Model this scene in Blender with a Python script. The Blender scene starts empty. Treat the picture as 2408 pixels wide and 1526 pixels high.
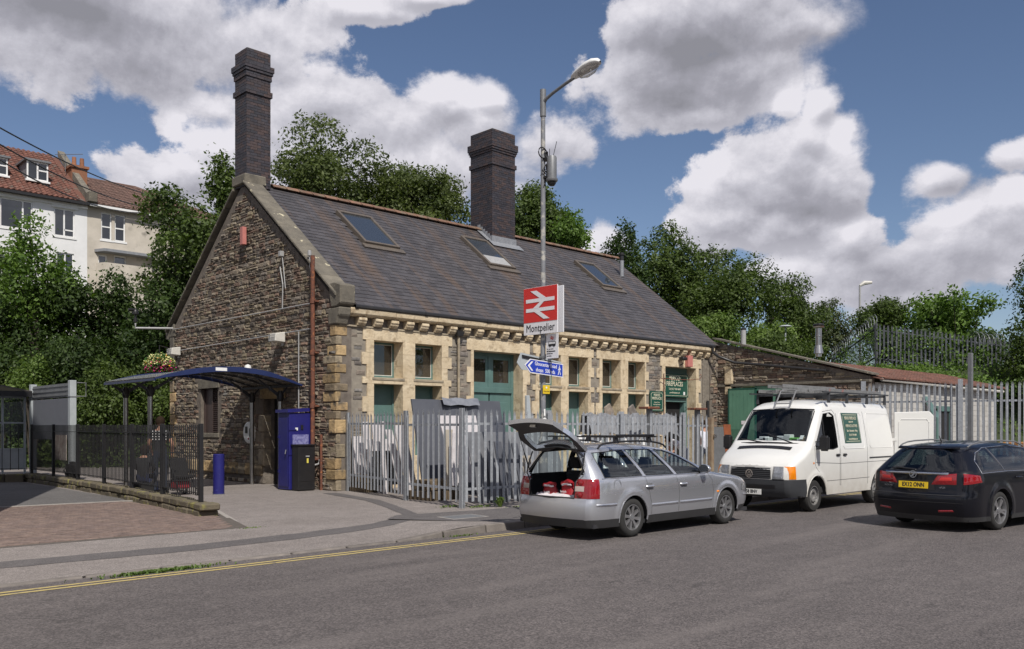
import bpy, bmesh, math, random
import numpy as np
from mathutils import Vector, Matrix, Euler
from math import sin, cos, pi, radians as R_
random.seed(7); NR = np.random.RandomState(11)
S = bpy.context.scene; COL = S.collection

# ---------------------------------------------------------------- camera
F_, CX_, HY_, H_ = 2057.0, 1204.0, 1001.0, 1.78      # photograph's focal length, centre column and horizon row (in 2408 px)
CAMX, CAMY = -12.30, -19.25
_a = R_(46.04); FX, FY_ = cos(_a), sin(_a); RX, RY = FY_, -FX
cam = bpy.data.cameras.new('camera'); cam.sensor_width = 36; cam.lens = F_/2408*36
cam.shift_y = (HY_-763)/2408; cam.clip_start = .1; cam.clip_end = 3000
co = bpy.data.objects.new('camera', cam); COL.objects.link(co)
co.location = (CAMX, CAMY, H_); co.rotation_euler = (pi/2, 0, R_(46.04-90)); S.camera = co

# ---------------------------------------------------------------- light
SUN = Vector((-.45, -1, 1.25)).normalized()
sl = bpy.data.lights.new('sun', 'SUN'); sl.energy = 5.0; sl.angle = R_(.5); sl.color = (1, .95, .87)
so = bpy.data.objects.new('sun', sl); COL.objects.link(so); so.rotation_euler = SUN.to_track_quat('Z', 'Y').to_euler()
S.view_settings.view_transform = 'Standard'; S.view_settings.look = 'None'; S.view_settings.gamma = 1
S.view_settings.use_curve_mapping = False; S.view_settings.exposure = -.18
S.render.engine = 'CYCLES'

def nn(nt, t, **k):
    n = nt.nodes.new(t)
    for a, b in k.items(): setattr(n, a, b)
    return n
def mth(nt, op, a, b=None, c=None, clamp=False):
    n = nn(nt, 'ShaderNodeMath', operation=op, use_clamp=clamp)
    for i, v in enumerate((a, b, c)):
        if v is None: continue
        if isinstance(v, (int, float)): n.inputs[i].default_value = v
        else: nt.links.new(v, n.inputs[i])
    return n.outputs[0]
def vmth(nt, op, a, b=None, c=None):
    n = nn(nt, 'ShaderNodeVectorMath', operation=op)
    for i, v in enumerate((a, b, c)):
        if v is None: continue
        if isinstance(v, (tuple, list)): n.inputs[i].default_value = v
        elif isinstance(v, (int, float)): n.inputs[3].default_value = v
        else: nt.links.new(v, n.inputs[i])
    return n.outputs['Value'] if op in ('LENGTH', 'DOT_PRODUCT', 'DISTANCE') else n.outputs['Vector']
def ramp(nt, fac, stops, interp='LINEAR'):
    n = nn(nt, 'ShaderNodeValToRGB'); e = n.color_ramp.elements; n.color_ramp.interpolation = interp
    while len(e) < len(stops): e.new(.5)
    for i, (p, c) in enumerate(stops):
        e[i].position = p; e[i].color = (*c, 1) if len(c) == 3 else c
    nt.links.new(fac, n.inputs[0]); return n.outputs[0]
def mixc(nt, f, a, b, mode='MIX'):
    n = nn(nt, 'ShaderNodeMix', data_type='RGBA', blend_type=mode)
    for s, v in ((0, f), (6, a), (7, b)):
        if isinstance(v, (int, float)): n.inputs[s].default_value = v
        elif isinstance(v, (tuple, list)): n.inputs[s].default_value = (*v[:3], 1)
        else: nt.links.new(v, n.inputs[s])
    return n.outputs[2]
def noise(nt, vec, sc, det=3, rough=.55, dist=0):
    n = nn(nt, 'ShaderNodeTexNoise'); n.inputs['Scale'].default_value = sc; n.inputs['Detail'].default_value = det
    n.inputs['Roughness'].default_value = rough; n.inputs['Distortion'].default_value = dist
    if vec is not None: nt.links.new(vec, n.inputs['Vector'])
    return n.outputs['Fac']

# world: clear blue sky with cumulus clouds in its direction space (azimuth/elevation)
wd = bpy.data.worlds.new('World'); S.world = wd; wd.use_nodes = True; nt = wd.node_tree; nt.nodes.clear()
wd.cycles.sampling_method = 'MANUAL'; wd.cycles.sample_map_resolution = 256
sky = nn(nt, 'ShaderNodeTexSky', sky_type='NISHITA'); sky.sun_disc = False
sky.sun_elevation = math.asin(SUN.z); sky.sun_rotation = math.atan2(SUN.x, SUN.y)
sky.air_density = 1.0; sky.dust_density = .15; sky.ozone_density = 1.2
def azel(px, py):
    a = (px-CX_)/F_; d = Vector((RX*a+FX, RY*a+FY_, (HY_-py)/F_)).normalized()
    return math.atan2(d.y, d.x), math.asin(d.z)
geo = nn(nt, 'ShaderNodeNewGeometry')
inc = vmth(nt, 'SCALE', geo.outputs['Incoming'], None, None); nt.nodes[-1].inputs[3].default_value = -1
sp = nn(nt, 'ShaderNodeSeparateXYZ'); nt.links.new(inc, sp.inputs[0])
az = mth(nt, 'ARCTAN2', sp.outputs[1], sp.outputs[0]); el = mth(nt, 'ARCSINE', sp.outputs[2])
cb = nn(nt, 'ShaderNodeCombineXYZ'); nt.links.new(az, cb.inputs[0]); nt.links.new(el, cb.inputs[1])
# cloud masses: centre and half size (photo pixels turned into angles)
BL = [(60,60,420,190),(330,60,380,180),(600,120,250,190),(760,240,260,170),(560,330,210,170),(900,300,240,120),(1060,250,150,110),(1130,300,120,110),(1060,215,60,45),(1150,235,80,60),
 (590,440,300,120),(440,420,170,90),(350,470,130,60),(520,260,110,80),(980,400,330,120),(860,20,160,50),(1290,330,110,90),(1000,-10,150,35),
 (1650,60,310,130),(1560,190,250,130),(1720,190,230,120),(1880,50,170,100),(1640,270,160,60),(1950,60,90,70),
 (1740,430,180,130),(1840,380,190,150),(1920,330,120,100),(1850,240,60,60),(1930,250,60,60),(1960,440,110,160),(1700,520,140,90),(1860,540,200,90),
 (2040,650,370,100),(2250,570,190,120),(2370,490,160,150),(2220,420,100,55),(2380,370,110,60),(2000,560,110,90),(1400,590,110,80),(1830,640,160,70)]
TONE = [(150,20,440,130,-.75),(330,170,330,110,-.32),(520,330,160,130,.30),(700,130,220,100,.15),(420,320,60,90,.55),(1130,230,150,70,.55),(1010,210,90,50,.4),(920,350,260,80,.12),(760,270,110,60,-.25),(1640,130,340,190,-.68),(1600,250,240,90,-.3),
 (1650,390,110,110,.5),(1880,240,130,90,.6),(1980,340,90,90,.45),(1900,500,200,90,-.5),(1720,520,130,60,-.1),(2000,540,110,60,.3),(2230,500,110,60,.5),(2080,640,300,80,-.35),(2300,420,140,60,-.3),(2390,440,90,70,.4),(480,440,150,50,-.2)]
g = bpy.data.node_groups.new('cloud_field', 'ShaderNodeTree')
g.interface.new_socket('V', in_out='INPUT', socket_type='NodeSocketVector'); g.interface.new_socket('D', in_out='OUTPUT', socket_type='NodeSocketFloat')
gi = g.nodes.new('NodeGroupInput'); go = g.nodes.new('NodeGroupOutput')
# broken cloud all round the sky; the masses the photograph shows are added to it
far = vmth(g, 'LENGTH', vmth(g, 'MULTIPLY_ADD', gi.outputs[0], (1/.8, 1/.62, 0), (-R_(46.04)/.8, -.12/.62, 0)))
fm = nn(g, 'ShaderNodeMapRange'); g.links.new(far, fm.inputs[0]); fm.inputs[1].default_value = .9; fm.inputs[2].default_value = 1.3
acc = mth(g, 'ADD', mth(g, 'MULTIPLY', mth(g, 'SUBTRACT', noise(g, gi.outputs[0], 1.7, 1, .5), .48), 3.0), mth(g, 'MULTIPLY', mth(g, 'SUBTRACT', fm.outputs[0], 1), 2.5))
for b in BL:
    b = (b[0], b[1], b[2]*.88, b[3]*.86); a0, e0 = azel(b[0], b[1]); a1, _ = azel(b[0]+b[2], b[1]); _, e1 = azel(b[0], b[1]-b[3]); ra, re = abs(a1-a0), abs(e1-e0)
    v = vmth(g, 'MULTIPLY_ADD', gi.outputs[0], (1/ra, 1/re, 0), (-a0/ra, -e0/re, 0))
    acc = mth(g, 'SMOOTH_MAX', acc, mth(g, 'SUBTRACT', 1.0, vmth(g, 'LENGTH', v)), .25)
n1 = noise(g, vmth(g, 'MULTIPLY', gi.outputs[0], (1, 1.25, 1)), 7.0, 10, .69, .1)
dd = mth(g, 'ADD', acc, mth(g, 'MULTIPLY', mth(g, 'SUBTRACT', n1, .45), 2.1))
wv = nn(g, 'ShaderNodeTexNoise'); wv.inputs['Scale'].default_value = 22; wv.inputs['Detail'].default_value = 2; g.links.new(gi.outputs[0], wv.inputs['Vector'])
wp = vmth(g, 'ADD', gi.outputs[0], vmth(g, 'MULTIPLY', wv.outputs['Color'], (.025, .025, 0)))
for sc_, am in ((15, .5), (38, .24)):
    vo = nn(g, 'ShaderNodeTexVoronoi', voronoi_dimensions='2D'); vo.inputs['Scale'].default_value = sc_; g.links.new(wp, vo.inputs['Vector'])
    dd = mth(g, 'ADD', dd, mth(g, 'MULTIPLY', mth(g, 'SUBTRACT', .42, vo.outputs['Distance']), am))
g.links.new(dd, go.inputs[0])
def field(vec):
    n = nn(nt, 'ShaderNodeGroup'); n.node_tree = g; nt.links.new(vec, n.inputs[0]); return n.outputs[0]
V = cb.outputs[0]
D0 = field(V); D1 = field(vmth(nt, 'ADD', V, (.004, .011, 0)))
soft = mth(nt, 'ADD', .16, mth(nt, 'MULTIPLY', ramp(nt, noise(nt, vmth(nt, 'ADD', V, (3.3, 7.7, 0)), 4.5, 2, .5), [(.44, (0, 0, 0)), (.66, (1, 1, 1))]), .6))
mask = nn(nt, 'ShaderNodeMapRange', interpolation_type='SMOOTHSTEP'); nt.links.new(D0, mask.inputs[0]); mask.inputs[1].default_value = -.05; nt.links.new(soft, mask.inputs[2])
edge = mth(nt, 'MAXIMUM', mth(nt, 'MINIMUM', mth(nt, 'SUBTRACT', D0, D1), .5), -.35)   # positive where the cloud thins out towards the sun: a lit top
thick = nn(nt, 'ShaderNodeMapRange', interpolation_type='SMOOTHSTEP'); nt.links.new(D1, thick.inputs[0]); thick.inputs[1].default_value = .25; thick.inputs[2].default_value = 1.2
br = mth(nt, 'ADD', .76, mth(nt, 'MULTIPLY', edge, .5))
br = mth(nt, 'SUBTRACT', br, mth(nt, 'MULTIPLY', thick.outputs[0], .14))
br = mth(nt, 'ADD', br, mth(nt, 'MULTIPLY', mth(nt, 'SUBTRACT', noise(nt, vmth(nt, 'ADD', V, (4.1, 2.2, 0)), 6.0, 3, .5), .5), .45))
for b in TONE:
    a0, e0 = azel(b[0], b[1]); a1, _ = azel(b[0]+b[2], b[1]); _, e1 = azel(b[0], b[1]-b[3]); ra, re = abs(a1-a0), abs(e1-e0)
    q = mth(nt, 'MAXIMUM', mth(nt, 'SUBTRACT', 1.0, vmth(nt, 'LENGTH', vmth(nt, 'MULTIPLY_ADD', V, (1/ra, 1/re, 0), (-a0/ra, -e0/re, 0)))), 0)
    br = mth(nt, 'MULTIPLY_ADD', mth(nt, 'MULTIPLY', q, q), b[4]*1.5, br)
ccol = ramp(nt, br, [(0, (4.4, 4.4, 5.0)), (.35, (6.0, 5.95, 6.8)), (.7, (9.2, 9.1, 10.1)), (1, (13.0, 12.7, 13.6))])
hz_ = nn(nt, 'ShaderNodeMapRange'); nt.links.new(el, hz_.inputs[0]); hz_.inputs[1].default_value = -.02; hz_.inputs[2].default_value = .03
skyc = mixc(nt, 1.0, sky.outputs[0], (1.20, 1.20, 1.32), 'MULTIPLY')
mx = mixc(nt, mth(nt, 'MULTIPLY', mask.outputs[0], hz_.outputs[0]), skyc, ccol)
bg = nn(nt, 'ShaderNodeBackground'); bg.inputs[1].default_value = .07; nt.links.new(mx, bg.inputs[0])
wo = nn(nt, 'ShaderNodeOutputWorld'); nt.links.new(bg.outputs[0], wo.inputs[0])

# ---------------------------------------------------------------- helpers
def W_(X, Y): return (CAMX+RX*X+FX*Y, CAMY+RY*X+FY_*Y)
def D_(px, py, Y):
    x, y = W_((px-CX_)/F_*Y, Y); return Vector((x, y, H_+(HY_-py)/F_*Y))
def onY(px, py, y=0):
    a = (px-CX_)/F_; Y = (y-CAMY)/(RY*a+FY_); return CAMX+(RX*a+FX)*Y, H_+(HY_-py)/F_*Y
def onX(px, py, x=0):
    a = (px-CX_)/F_; Y = (x-CAMX)/(RX*a+FX); return CAMY+(RY*a+FY_)*Y, H_+(HY_-py)/F_*Y
def onG(px, py, z=0):
    Y = (H_-z)*F_/(py-HY_); return W_((px-CX_)/F_*Y, Y)

class MB:
    def __init__(s): s.v = []; s.f = []; s.m = []
    def add(s, vs, fs, mi=0, M=None):
        o = len(s.v)
        s.v += [tuple(M @ Vector(p)) for p in vs] if M is not None else [tuple(p) for p in vs]
        s.f += [tuple(i+o for i in f) for f in fs]; s.m += [mi]*len(fs); return s
    def box(s, a, b, mi=0, M=None):
        (x0, y0, z0), (x1, y1, z1) = a, b
        return s.add([(x0,y0,z0),(x1,y0,z0),(x1,y1,z0),(x0,y1,z0),(x0,y0,z1),(x1,y0,z1),(x1,y1,z1),(x0,y1,z1)],
              [(0,3,2,1),(4,5,6,7),(0,1,5,4),(1,2,6,5),(2,3,7,6),(3,0,4,7)], mi, M)
    def cbox(s, c, d, mi=0, M=None):
        return s.box([c[i]-d[i]/2 for i in range(3)], [c[i]+d[i]/2 for i in range(3)], mi, M)
    def prism(s, pts, off, mi=0, M=None):            # pts: 3d polygon, off: extrusion vector
        n = len(pts); off = Vector(off); A = [Vector(p) for p in pts]; B = [p+off for p in A]
        return s.add(A+B, [tuple(range(n))[::-1], tuple(range(n, 2*n))]+[(i, (i+1) % n, (i+1) % n+n, i+n) for i in range(n)], mi, M)
    def tube(s, pts, r, n=8, mi=0, cap=True, M=None):
        pts = [Vector(p) for p in pts]; rs = r if isinstance(r, (list, tuple)) else [r]*len(pts)
        up = Vector((0, 0, 1)); vs = []; fs = []
        for i, p in enumerate(pts):
            t = (pts[min(i+1, len(pts)-1)]-pts[max(i-1, 0)]).normalized()
            u = up if abs(t.z) < .95 else Vector((1, 0, 0))
            a = t.cross(u).normalized(); b = a.cross(t)
            for k in range(n):
                q = 2*pi*k/n; vs.append(p+(a*cos(q)+b*sin(q))*rs[i])
        for i in range(len(pts)-1):
            for k in range(n): fs.append((i*n+k, i*n+(k+1) % n, (i+1)*n+(k+1) % n, (i+1)*n+k))
        if cap: fs += [tuple(range(n))[::-1], tuple((len(pts)-1)*n+k for k in range(n))]
        return s.add(vs, fs, mi, M)
    def lathe(s, prof, c=(0, 0, 0), n=20, axis='z', mi=0, M=None):   # prof: (r, h)
        vs = []; fs = []
        for r, h in prof:
            for k in range(n):
                q = 2*pi*k/n; p = (r*cos(q), r*sin(q), h)
                if axis == 'y': p = (p[0], p[2], p[1])
                if axis == 'x': p = (p[2], p[0], p[1])
                vs.append((p[0]+c[0], p[1]+c[1], p[2]+c[2]))
        for i in range(len(prof)-1):
            for k in range(n): fs.append((i*n+k, i*n+(k+1) % n, (i+1)*n+(k+1) % n, (i+1)*n+k))
        return s.add(vs, fs, mi, M)
    def grid(s, P, mi=0, closed=False):              # P[i][j]
        n, m = len(P), len(P[0]); vs = [p for r in P for p in r]
        return s.add(vs, [(i*m+j, (i+1)*m+j, (i+1)*m+j+1, i*m+j+1) for i in range(n-1) for j in range(m-1)], mi)
    def build(s, name, mat, par=None, local=False, smooth=False, bevel=0, fix=True, ang=40, seg=1):
        me = bpy.data.meshes.new(name); me.from_pydata(s.v, [], s.f)
        for m in (mat if isinstance(mat, (list, tuple)) else [mat]): me.materials.append(m)
        me.polygons.foreach_set('material_index', s.m)
        if fix or bevel:
            bm = bmesh.new(); bm.from_mesh(me)
            if smooth: bmesh.ops.remove_doubles(bm, verts=bm.verts, dist=1e-5)
            if bevel: bmesh.ops.bevel(bm, geom=[e for e in bm.edges if e.is_manifold and e.calc_face_angle(0) > .5], offset=bevel, segments=seg, affect='EDGES', clamp_overlap=True)
            if fix: bmesh.ops.recalc_face_normals(bm, faces=bm.faces)
            bm.to_mesh(me); bm.free()
        if smooth:
            me.polygons.foreach_set('use_smooth', [True]*len(me.polygons)); me.set_sharp_from_angle(angle=R_(ang))
        return link(name, me, par, local)
def link(name, me, par=None, local=False):
    o = bpy.data.objects.new(name, me); COL.objects.link(o)
    if par is not None:
        o.parent = par
        if not local: o.matrix_parent_inverse = PINV(par)
    return o
def PINV(p):
    M = Matrix.Identity(4)
    while p is not None:
        M = p.matrix_basis.copy() @ M if p.parent is None else p.matrix_parent_inverse @ p.matrix_basis @ M
        p = p.parent
    return M.inverted()
def thing(name, label, cat, loc=(0, 0, 0), rz=0, group=None):
    o = bpy.data.objects.new(name, None); COL.objects.link(o); o.location = loc; o.rotation_euler = (0, 0, rz); o.empty_display_size = .2
    o['label'] = label; o['category'] = cat
    if group: o['group'] = group
    return o
def tag(o, label, cat, group=None):
    o['label'] = label; o['category'] = cat
    if group: o['group'] = group
    return o
def struct(o): o['kind'] = 'structure'; return o
def stuff(o): o['kind'] = 'stuff'; return o
def copytree(o, par=None):
    c = o.copy(); COL.objects.link(c); c.parent = par
    for ch in list(o.children): copytree(ch, c)
    return c
def inst(o, name, loc, par=None, rz=0, sc=None):     # another object of the same mesh
    c = bpy.data.objects.new(name, o.data if hasattr(o, 'data') else o); COL.objects.link(c)
    c.location = loc; c.rotation_euler = (0, 0, rz)
    if sc: c.scale = sc
    if par is not None: c.parent = par; c.matrix_parent_inverse = PINV(par)
    return c
def camdist(p): return math.hypot(p[0]-CAMX, p[1]-CAMY)
def pieces(name, lst, mat, par, limit=300, smooth=False, fix=False):
    """lst: (centre, verts, faces). The nearest ones become parts, the others one joined part."""
    lst = sorted(lst, key=lambda t: camdist(t[0])); rest = MB()
    for i, (c, vs, fs) in enumerate(lst):
        if i < limit:
            me = bpy.data.meshes.new(name); me.from_pydata([(v[0]-c[0], v[1]-c[1], v[2]-c[2]) for v in vs], [], fs); me.materials.append(mat)
            if fix: me.validate()
            o = link(name, me, par); o.location = c
        else: rest.add(vs, fs)
    if rest.v:
        o = rest.build(name+'work', mat, par, fix=False); stuff(o)

# ---------------------------------------------------------------- materials
MATS = {}
def M(name, col, col2=None, rough=.7, metal=0, sc=6, bump=0, bsc=30, rnd=0, rcols=None, spec=.5, det=4, streak=None, spots=None, emit=0, coat=0, alpha=None, trans=0, band=None):
    m = bpy.data.materials.new(name); m.use_nodes = True; nt = m.node_tree; b = nt.nodes['Principled BSDF']
    geo = nn(nt, 'ShaderNodeNewGeometry'); pos = geo.outputs['Position']
    c = None
    if rcols or rnd:
        oi = nn(nt, 'ShaderNodeObjectInfo')
        rv = mth(nt, 'FRACT', mth(nt, 'ADD', mth(nt, 'MULTIPLY', geo.outputs['Random Per Island'], 7.31), mth(nt, 'MULTIPLY', oi.outputs['Random'], 5.77)))
    if rcols:
        c = ramp(nt, rv, [(i/len(rcols), q) for i, q in enumerate(rcols)], 'CONSTANT')
    nz = noise(nt, pos, sc, det, .6)
    if c is None: c = mixc(nt, ramp(nt, nz, [(.3, (0, 0, 0)), (.7, (1, 1, 1))]), col, col2 or tuple(q*.75 for q in col))
    else: c = mixc(nt, 1.0, c, ramp(nt, nz, [(.25, (.62, .62, .62)), (.75, (1.3, 1.3, 1.3))]), 'MULTIPLY')
    if rnd:
        rv2 = mth(nt, 'FRACT', mth(nt, 'MULTIPLY', rv, 13.7))
        k = mth(nt, 'ADD', 1-rnd, mth(nt, 'MULTIPLY', rv2, 2*rnd)); cb_ = nn(nt, 'ShaderNodeCombineColor')
        for i in range(3): nt.links.new(k, cb_.inputs[i])
        c = mixc(nt, 1.0, c, cb_.outputs[0], 'MULTIPLY')
    if streak:                                       # (colour, scale vector, low, high)
        s_ = noise(nt, vmth(nt, 'MULTIPLY', pos, streak[1]), 1, 4, .6)
        c = mixc(nt, ramp(nt, s_, [(streak[2], (0, 0, 0)), (streak[3], (1, 1, 1))]), c, streak[0])
    if spots:                                        # (colour, scale, low, high)
        s_ = noise(nt, pos, spots[1], 3, .55)
        c = mixc(nt, ramp(nt, s_, [(spots[2], (0, 0, 0)), (spots[3], (1, 1, 1))]), c, spots[0])
    nt.links.new(c, b.inputs['Base Color'])
    b.inputs['Roughness'].default_value = rough; b.inputs['Metallic'].default_value = metal
    b.inputs['Specular IOR Level'].default_value = spec; b.inputs['Coat Weight'].default_value = coat; b.inputs['Coat Roughness'].default_value = .04
    if trans: b.inputs['Transmission Weight'].default_value = trans
    if bump:
        bn = nn(nt, 'ShaderNodeBump'); bn.inputs['Strength'].default_value = 1; bn.inputs['Distance'].default_value = bump
        nt.links.new(noise(nt, pos, bsc, 5, .65), bn.inputs['Height']); nt.links.new(bn.outputs[0], b.inputs['Normal'])
    MATS[name] = m; return m
def glass_mat(name, tint, rough=.02, refl=.12, opac=0, ocol=(.02, .02, .02)):
    m = bpy.data.materials.new(name); m.use_nodes = True; nt = m.node_tree; nt.nodes.clear(); ge = nn(nt, 'ShaderNodeNewGeometry')
    t = nn(nt, 'ShaderNodeBsdfTransparent'); t.inputs[0].default_value = (*tint, 1)
    gl = nn(nt, 'ShaderNodeBsdfGlossy'); gl.inputs['Roughness'].default_value = rough; gl.inputs[0].default_value = (.9, .95, 1, 1)
    cs = mth(nt, 'ABSOLUTE', vmth(nt, 'DOT_PRODUCT', ge.outputs['Normal'], ge.outputs['Incoming']))
    fm = mth(nt, 'MULTIPLY_ADD', mth(nt, 'POWER', mth(nt, 'SUBTRACT', 1.0, cs, clamp=True), 5), 1-refl, refl)
    base = t.outputs[0]
    if opac:
        d = nn(nt, 'ShaderNodeBsdfDiffuse'); d.inputs[0].default_value = (*ocol, 1)
        mm = nn(nt, 'ShaderNodeMixShader'); mm.inputs[0].default_value = opac; nt.links.new(base, mm.inputs[1]); nt.links.new(d.outputs[0], mm.inputs[2]); base = mm.outputs[0]
    mx = nn(nt, 'ShaderNodeMixShader'); nt.links.new(fm, mx.inputs[0]); nt.links.new(base, mx.inputs[1]); nt.links.new(gl.outputs[0], mx.inputs[2])
    o = nn(nt, 'ShaderNodeOutputMaterial'); nt.links.new(mx.outputs[0], o.inputs[0]); return m
def leaf_mat(name, a, b_, tr=.3):
    m = bpy.data.materials.new(name); m.use_nodes = True; nt = m.node_tree; nt.nodes.clear()
    geo = nn(nt, 'ShaderNodeNewGeometry')
    nz = noise(nt, geo.outputs['Position'], .55, 3, .6)
    v = mth(nt, 'ADD', mth(nt, 'MULTIPLY', geo.outputs['Random Per Island'], .42), mth(nt, 'MULTIPLY', nz, .9))
    c = ramp(nt, v, [(.3, a), (.95, b_)])
    d = nn(nt, 'ShaderNodeBsdfPrincipled'); nt.links.new(c, d.inputs['Base Color']); d.inputs['Roughness'].default_value = .55; d.inputs['Specular IOR Level'].default_value = .32
    t = nn(nt, 'ShaderNodeBsdfTranslucent'); nt.links.new(mixc(nt, 1.0, c, (1.3, 1.5, .5), 'MULTIPLY'), t.inputs[0])
    mx = nn(nt, 'ShaderNodeMixShader'); mx.inputs[0].default_value = tr; nt.links.new(d.outputs[0], mx.inputs[1]); nt.links.new(t.outputs[0], mx.inputs[2])
    o = nn(nt, 'ShaderNodeOutputMaterial'); nt.links.new(mx.outputs[0], o.inputs[0]); return m

FONTS = {}
def text(name, s, size, mat, loc, rot, par=None, local=False, ext=.001, align='CENTER', sx=1, bold=0, hold=True):
    cu = bpy.data.curves.new('t', 'FONT'); cu.body = s; cu.size = size; cu.extrude = ext; cu.align_x = align; cu.align_y = 'CENTER'; cu.offset = bold if bold > .0005 else 0; cu.resolution_u = 2
    t = bpy.data.objects.new('t', cu); COL.objects.link(t)
    bpy.context.view_layer.update()
    me = bpy.data.meshes.new_from_object(t.evaluated_get(bpy.context.evaluated_depsgraph_get())); bpy.data.objects.remove(t); bpy.data.curves.remove(cu)
    me.materials.clear(); me.materials.append(mat)
    Mx = (Matrix.Translation(loc) @ (rot if isinstance(rot, Matrix) else Euler(rot).to_matrix().to_4x4()) @ Matrix.Diagonal((sx, 1, 1, 1)))
    me.transform(Mx); return link(name, me, par, local)
def frame_mat(xd, zd):                               # local x -> xd, local y -> zd, local z -> normal
    x = Vector(xd).normalized(); y = Vector(zd); y = (y-x*y.dot(x)).normalized(); z = x.cross(y)
    return Matrix((x, y, z)).transposed().to_4x4()
# ---------------------------------------------------------------- shared materials
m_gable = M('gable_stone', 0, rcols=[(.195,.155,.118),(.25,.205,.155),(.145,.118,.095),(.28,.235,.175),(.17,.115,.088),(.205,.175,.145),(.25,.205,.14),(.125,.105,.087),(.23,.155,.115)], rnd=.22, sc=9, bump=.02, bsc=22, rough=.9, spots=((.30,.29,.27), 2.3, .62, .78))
m_fstone = M('facade_stone', 0, rcols=[(.19,.165,.135),(.25,.22,.18),(.16,.14,.125),(.225,.185,.15),(.20,.185,.17)], rnd=.2, sc=10, bump=.01, bsc=30, rough=.9)
m_mortar = M('mortar', (.20,.17,.14), (.12,.10,.085), sc=5, bump=.012, bsc=40, rough=.95)
m_pmortar = M('pale_mortar', (.30,.265,.215), (.2,.175,.145), sc=5, bump=.008, bsc=40, rough=.95)
m_quoin = M('ochre_stone', 0, rcols=[(.40,.285,.15),(.31,.22,.115),(.46,.35,.21),(.23,.18,.12),(.36,.25,.13),(.28,.23,.16)], rnd=.2, sc=5, bump=.035, bsc=11, rough=.92, spots=((.10,.085,.065), 3.6, .52, .68))
m_cream = M('cream_stone', (.66,.555,.395), (.51,.405,.265), rnd=.05, sc=2.6, bump=.02, bsc=10, rough=.88, spots=((.36,.275,.175), 4.5, .54, .70), streak=((.34,.275,.19), (3.5,3.5,.8), .57, .78))
m_sill = M('weathered_sill', (.42,.35,.25), (.2,.17,.13), sc=4, bump=.01, rough=.9)
m_lich = M('lichened_stone', (.185,.165,.13), (.10,.09,.075), rnd=.12, sc=3, bump=.014, bsc=20, rough=.95, spots=((.52,.47,.33), 4.2, .66, .71))
m_slate = M('slate', (.078,.072,.076), (.056,.053,.058), rnd=.2, sc=3, bump=.004, bsc=50, rough=.55, streak=((.135,.088,.058), (2.2,.22,.22), .50, .80))
m_ridge = M('terracotta', (.21,.11,.07), (.135,.085,.06), rnd=.22, sc=4, bump=.006, rough=.85, spots=((.16,.14,.10), 3, .52, .7))
m_brick = M('chimney_brick', 0, rcols=[(.040,.034,.042),(.030,.028,.037),(.055,.038,.038),(.036,.034,.043),(.048,.038,.042),(.062,.041,.039)], rnd=.18, sc=12, bump=.004, bsc=60, rough=.6)
m_bmort = M('chimney_mortar', (.035,.031,.032), rough=.95)
m_rust = M('rusty_iron', (.19,.065,.035), (.085,.04,.03), sc=9, bump=.003, rough=.8, spots=((.32,.12,.05), 13, .58, .7))
m_black = M('black_iron', (.012,.012,.014), (.018,.017,.018), rough=.45)
m_gutter = M('black_gutter', (.02,.02,.022), (.03,.028,.028), rough=.4)
m_green = M('green_paint', (.105,.19,.175), (.08,.15,.14), sc=3, rough=.5, bump=.001, spots=((.2,.22,.2), 9, .7, .8))
m_dgreen = M('sign_green', (.018,.085,.062), (.015,.07,.052), rough=.35)
m_sgreen = M('shed_green', (.11,.25,.175), (.085,.20,.14), sc=2.5, rough=.5, spots=((.04,.09,.07), 7, .68, .78))
m_white = M('white_paint', (.78,.78,.77), (.70,.70,.69), rough=.5)
m_offw = M('off_white', (.62,.60,.55), (.52,.50,.46), rough=.6)
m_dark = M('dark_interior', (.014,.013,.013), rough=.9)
m_galv = M('galvanised_steel', (.40,.42,.45), (.30,.315,.34), rnd=.12, sc=14, rough=.5, metal=.35, bump=.001, spots=((.54,.55,.57), 22, .6, .72))
m_greym = M('grey_metal', (.20,.205,.215), (.155,.16,.168), rough=.5, metal=.3)
m_steel = M('stainless_steel', (.5,.49,.47), (.42,.41,.4), rough=.28, metal=1)
m_lead = M('lead_flashing', (.30,.31,.33), (.22,.23,.25), sc=8, rough=.55, bump=.004, metal=.3)
m_bronze = M('skylight_frame', (.16,.135,.11), (.12,.10,.085), rough=.45, metal=.2)
g_dark = glass_mat('window_glass', (.62,.60,.56), refl=.08, opac=.3, ocol=(.10,.085,.07))
g_sky = glass_mat('skylight_glass', (.2,.22,.25), refl=.16, opac=.85, ocol=(.05,.06,.075))
m_blind = M('grey_blind', (.36,.31,.25), (.27,.235,.19), rough=.8)
m_navy = M('navy_paint', (.020,.020,.155), (.016,.016,.12), sc=4, rough=.35, spots=((.05,.055,.25), 8, .68, .75))
m_cnavy = M('canopy_blue', (.018,.03,.105), (.015,.025,.085), rough=.35)
m_redbox = M('faded_red_plastic', (.52,.19,.165), (.44,.16,.14), rough=.6)
m_conduit = M('grey_conduit', (.36,.36,.36), (.3,.3,.3), rough=.5)

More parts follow.
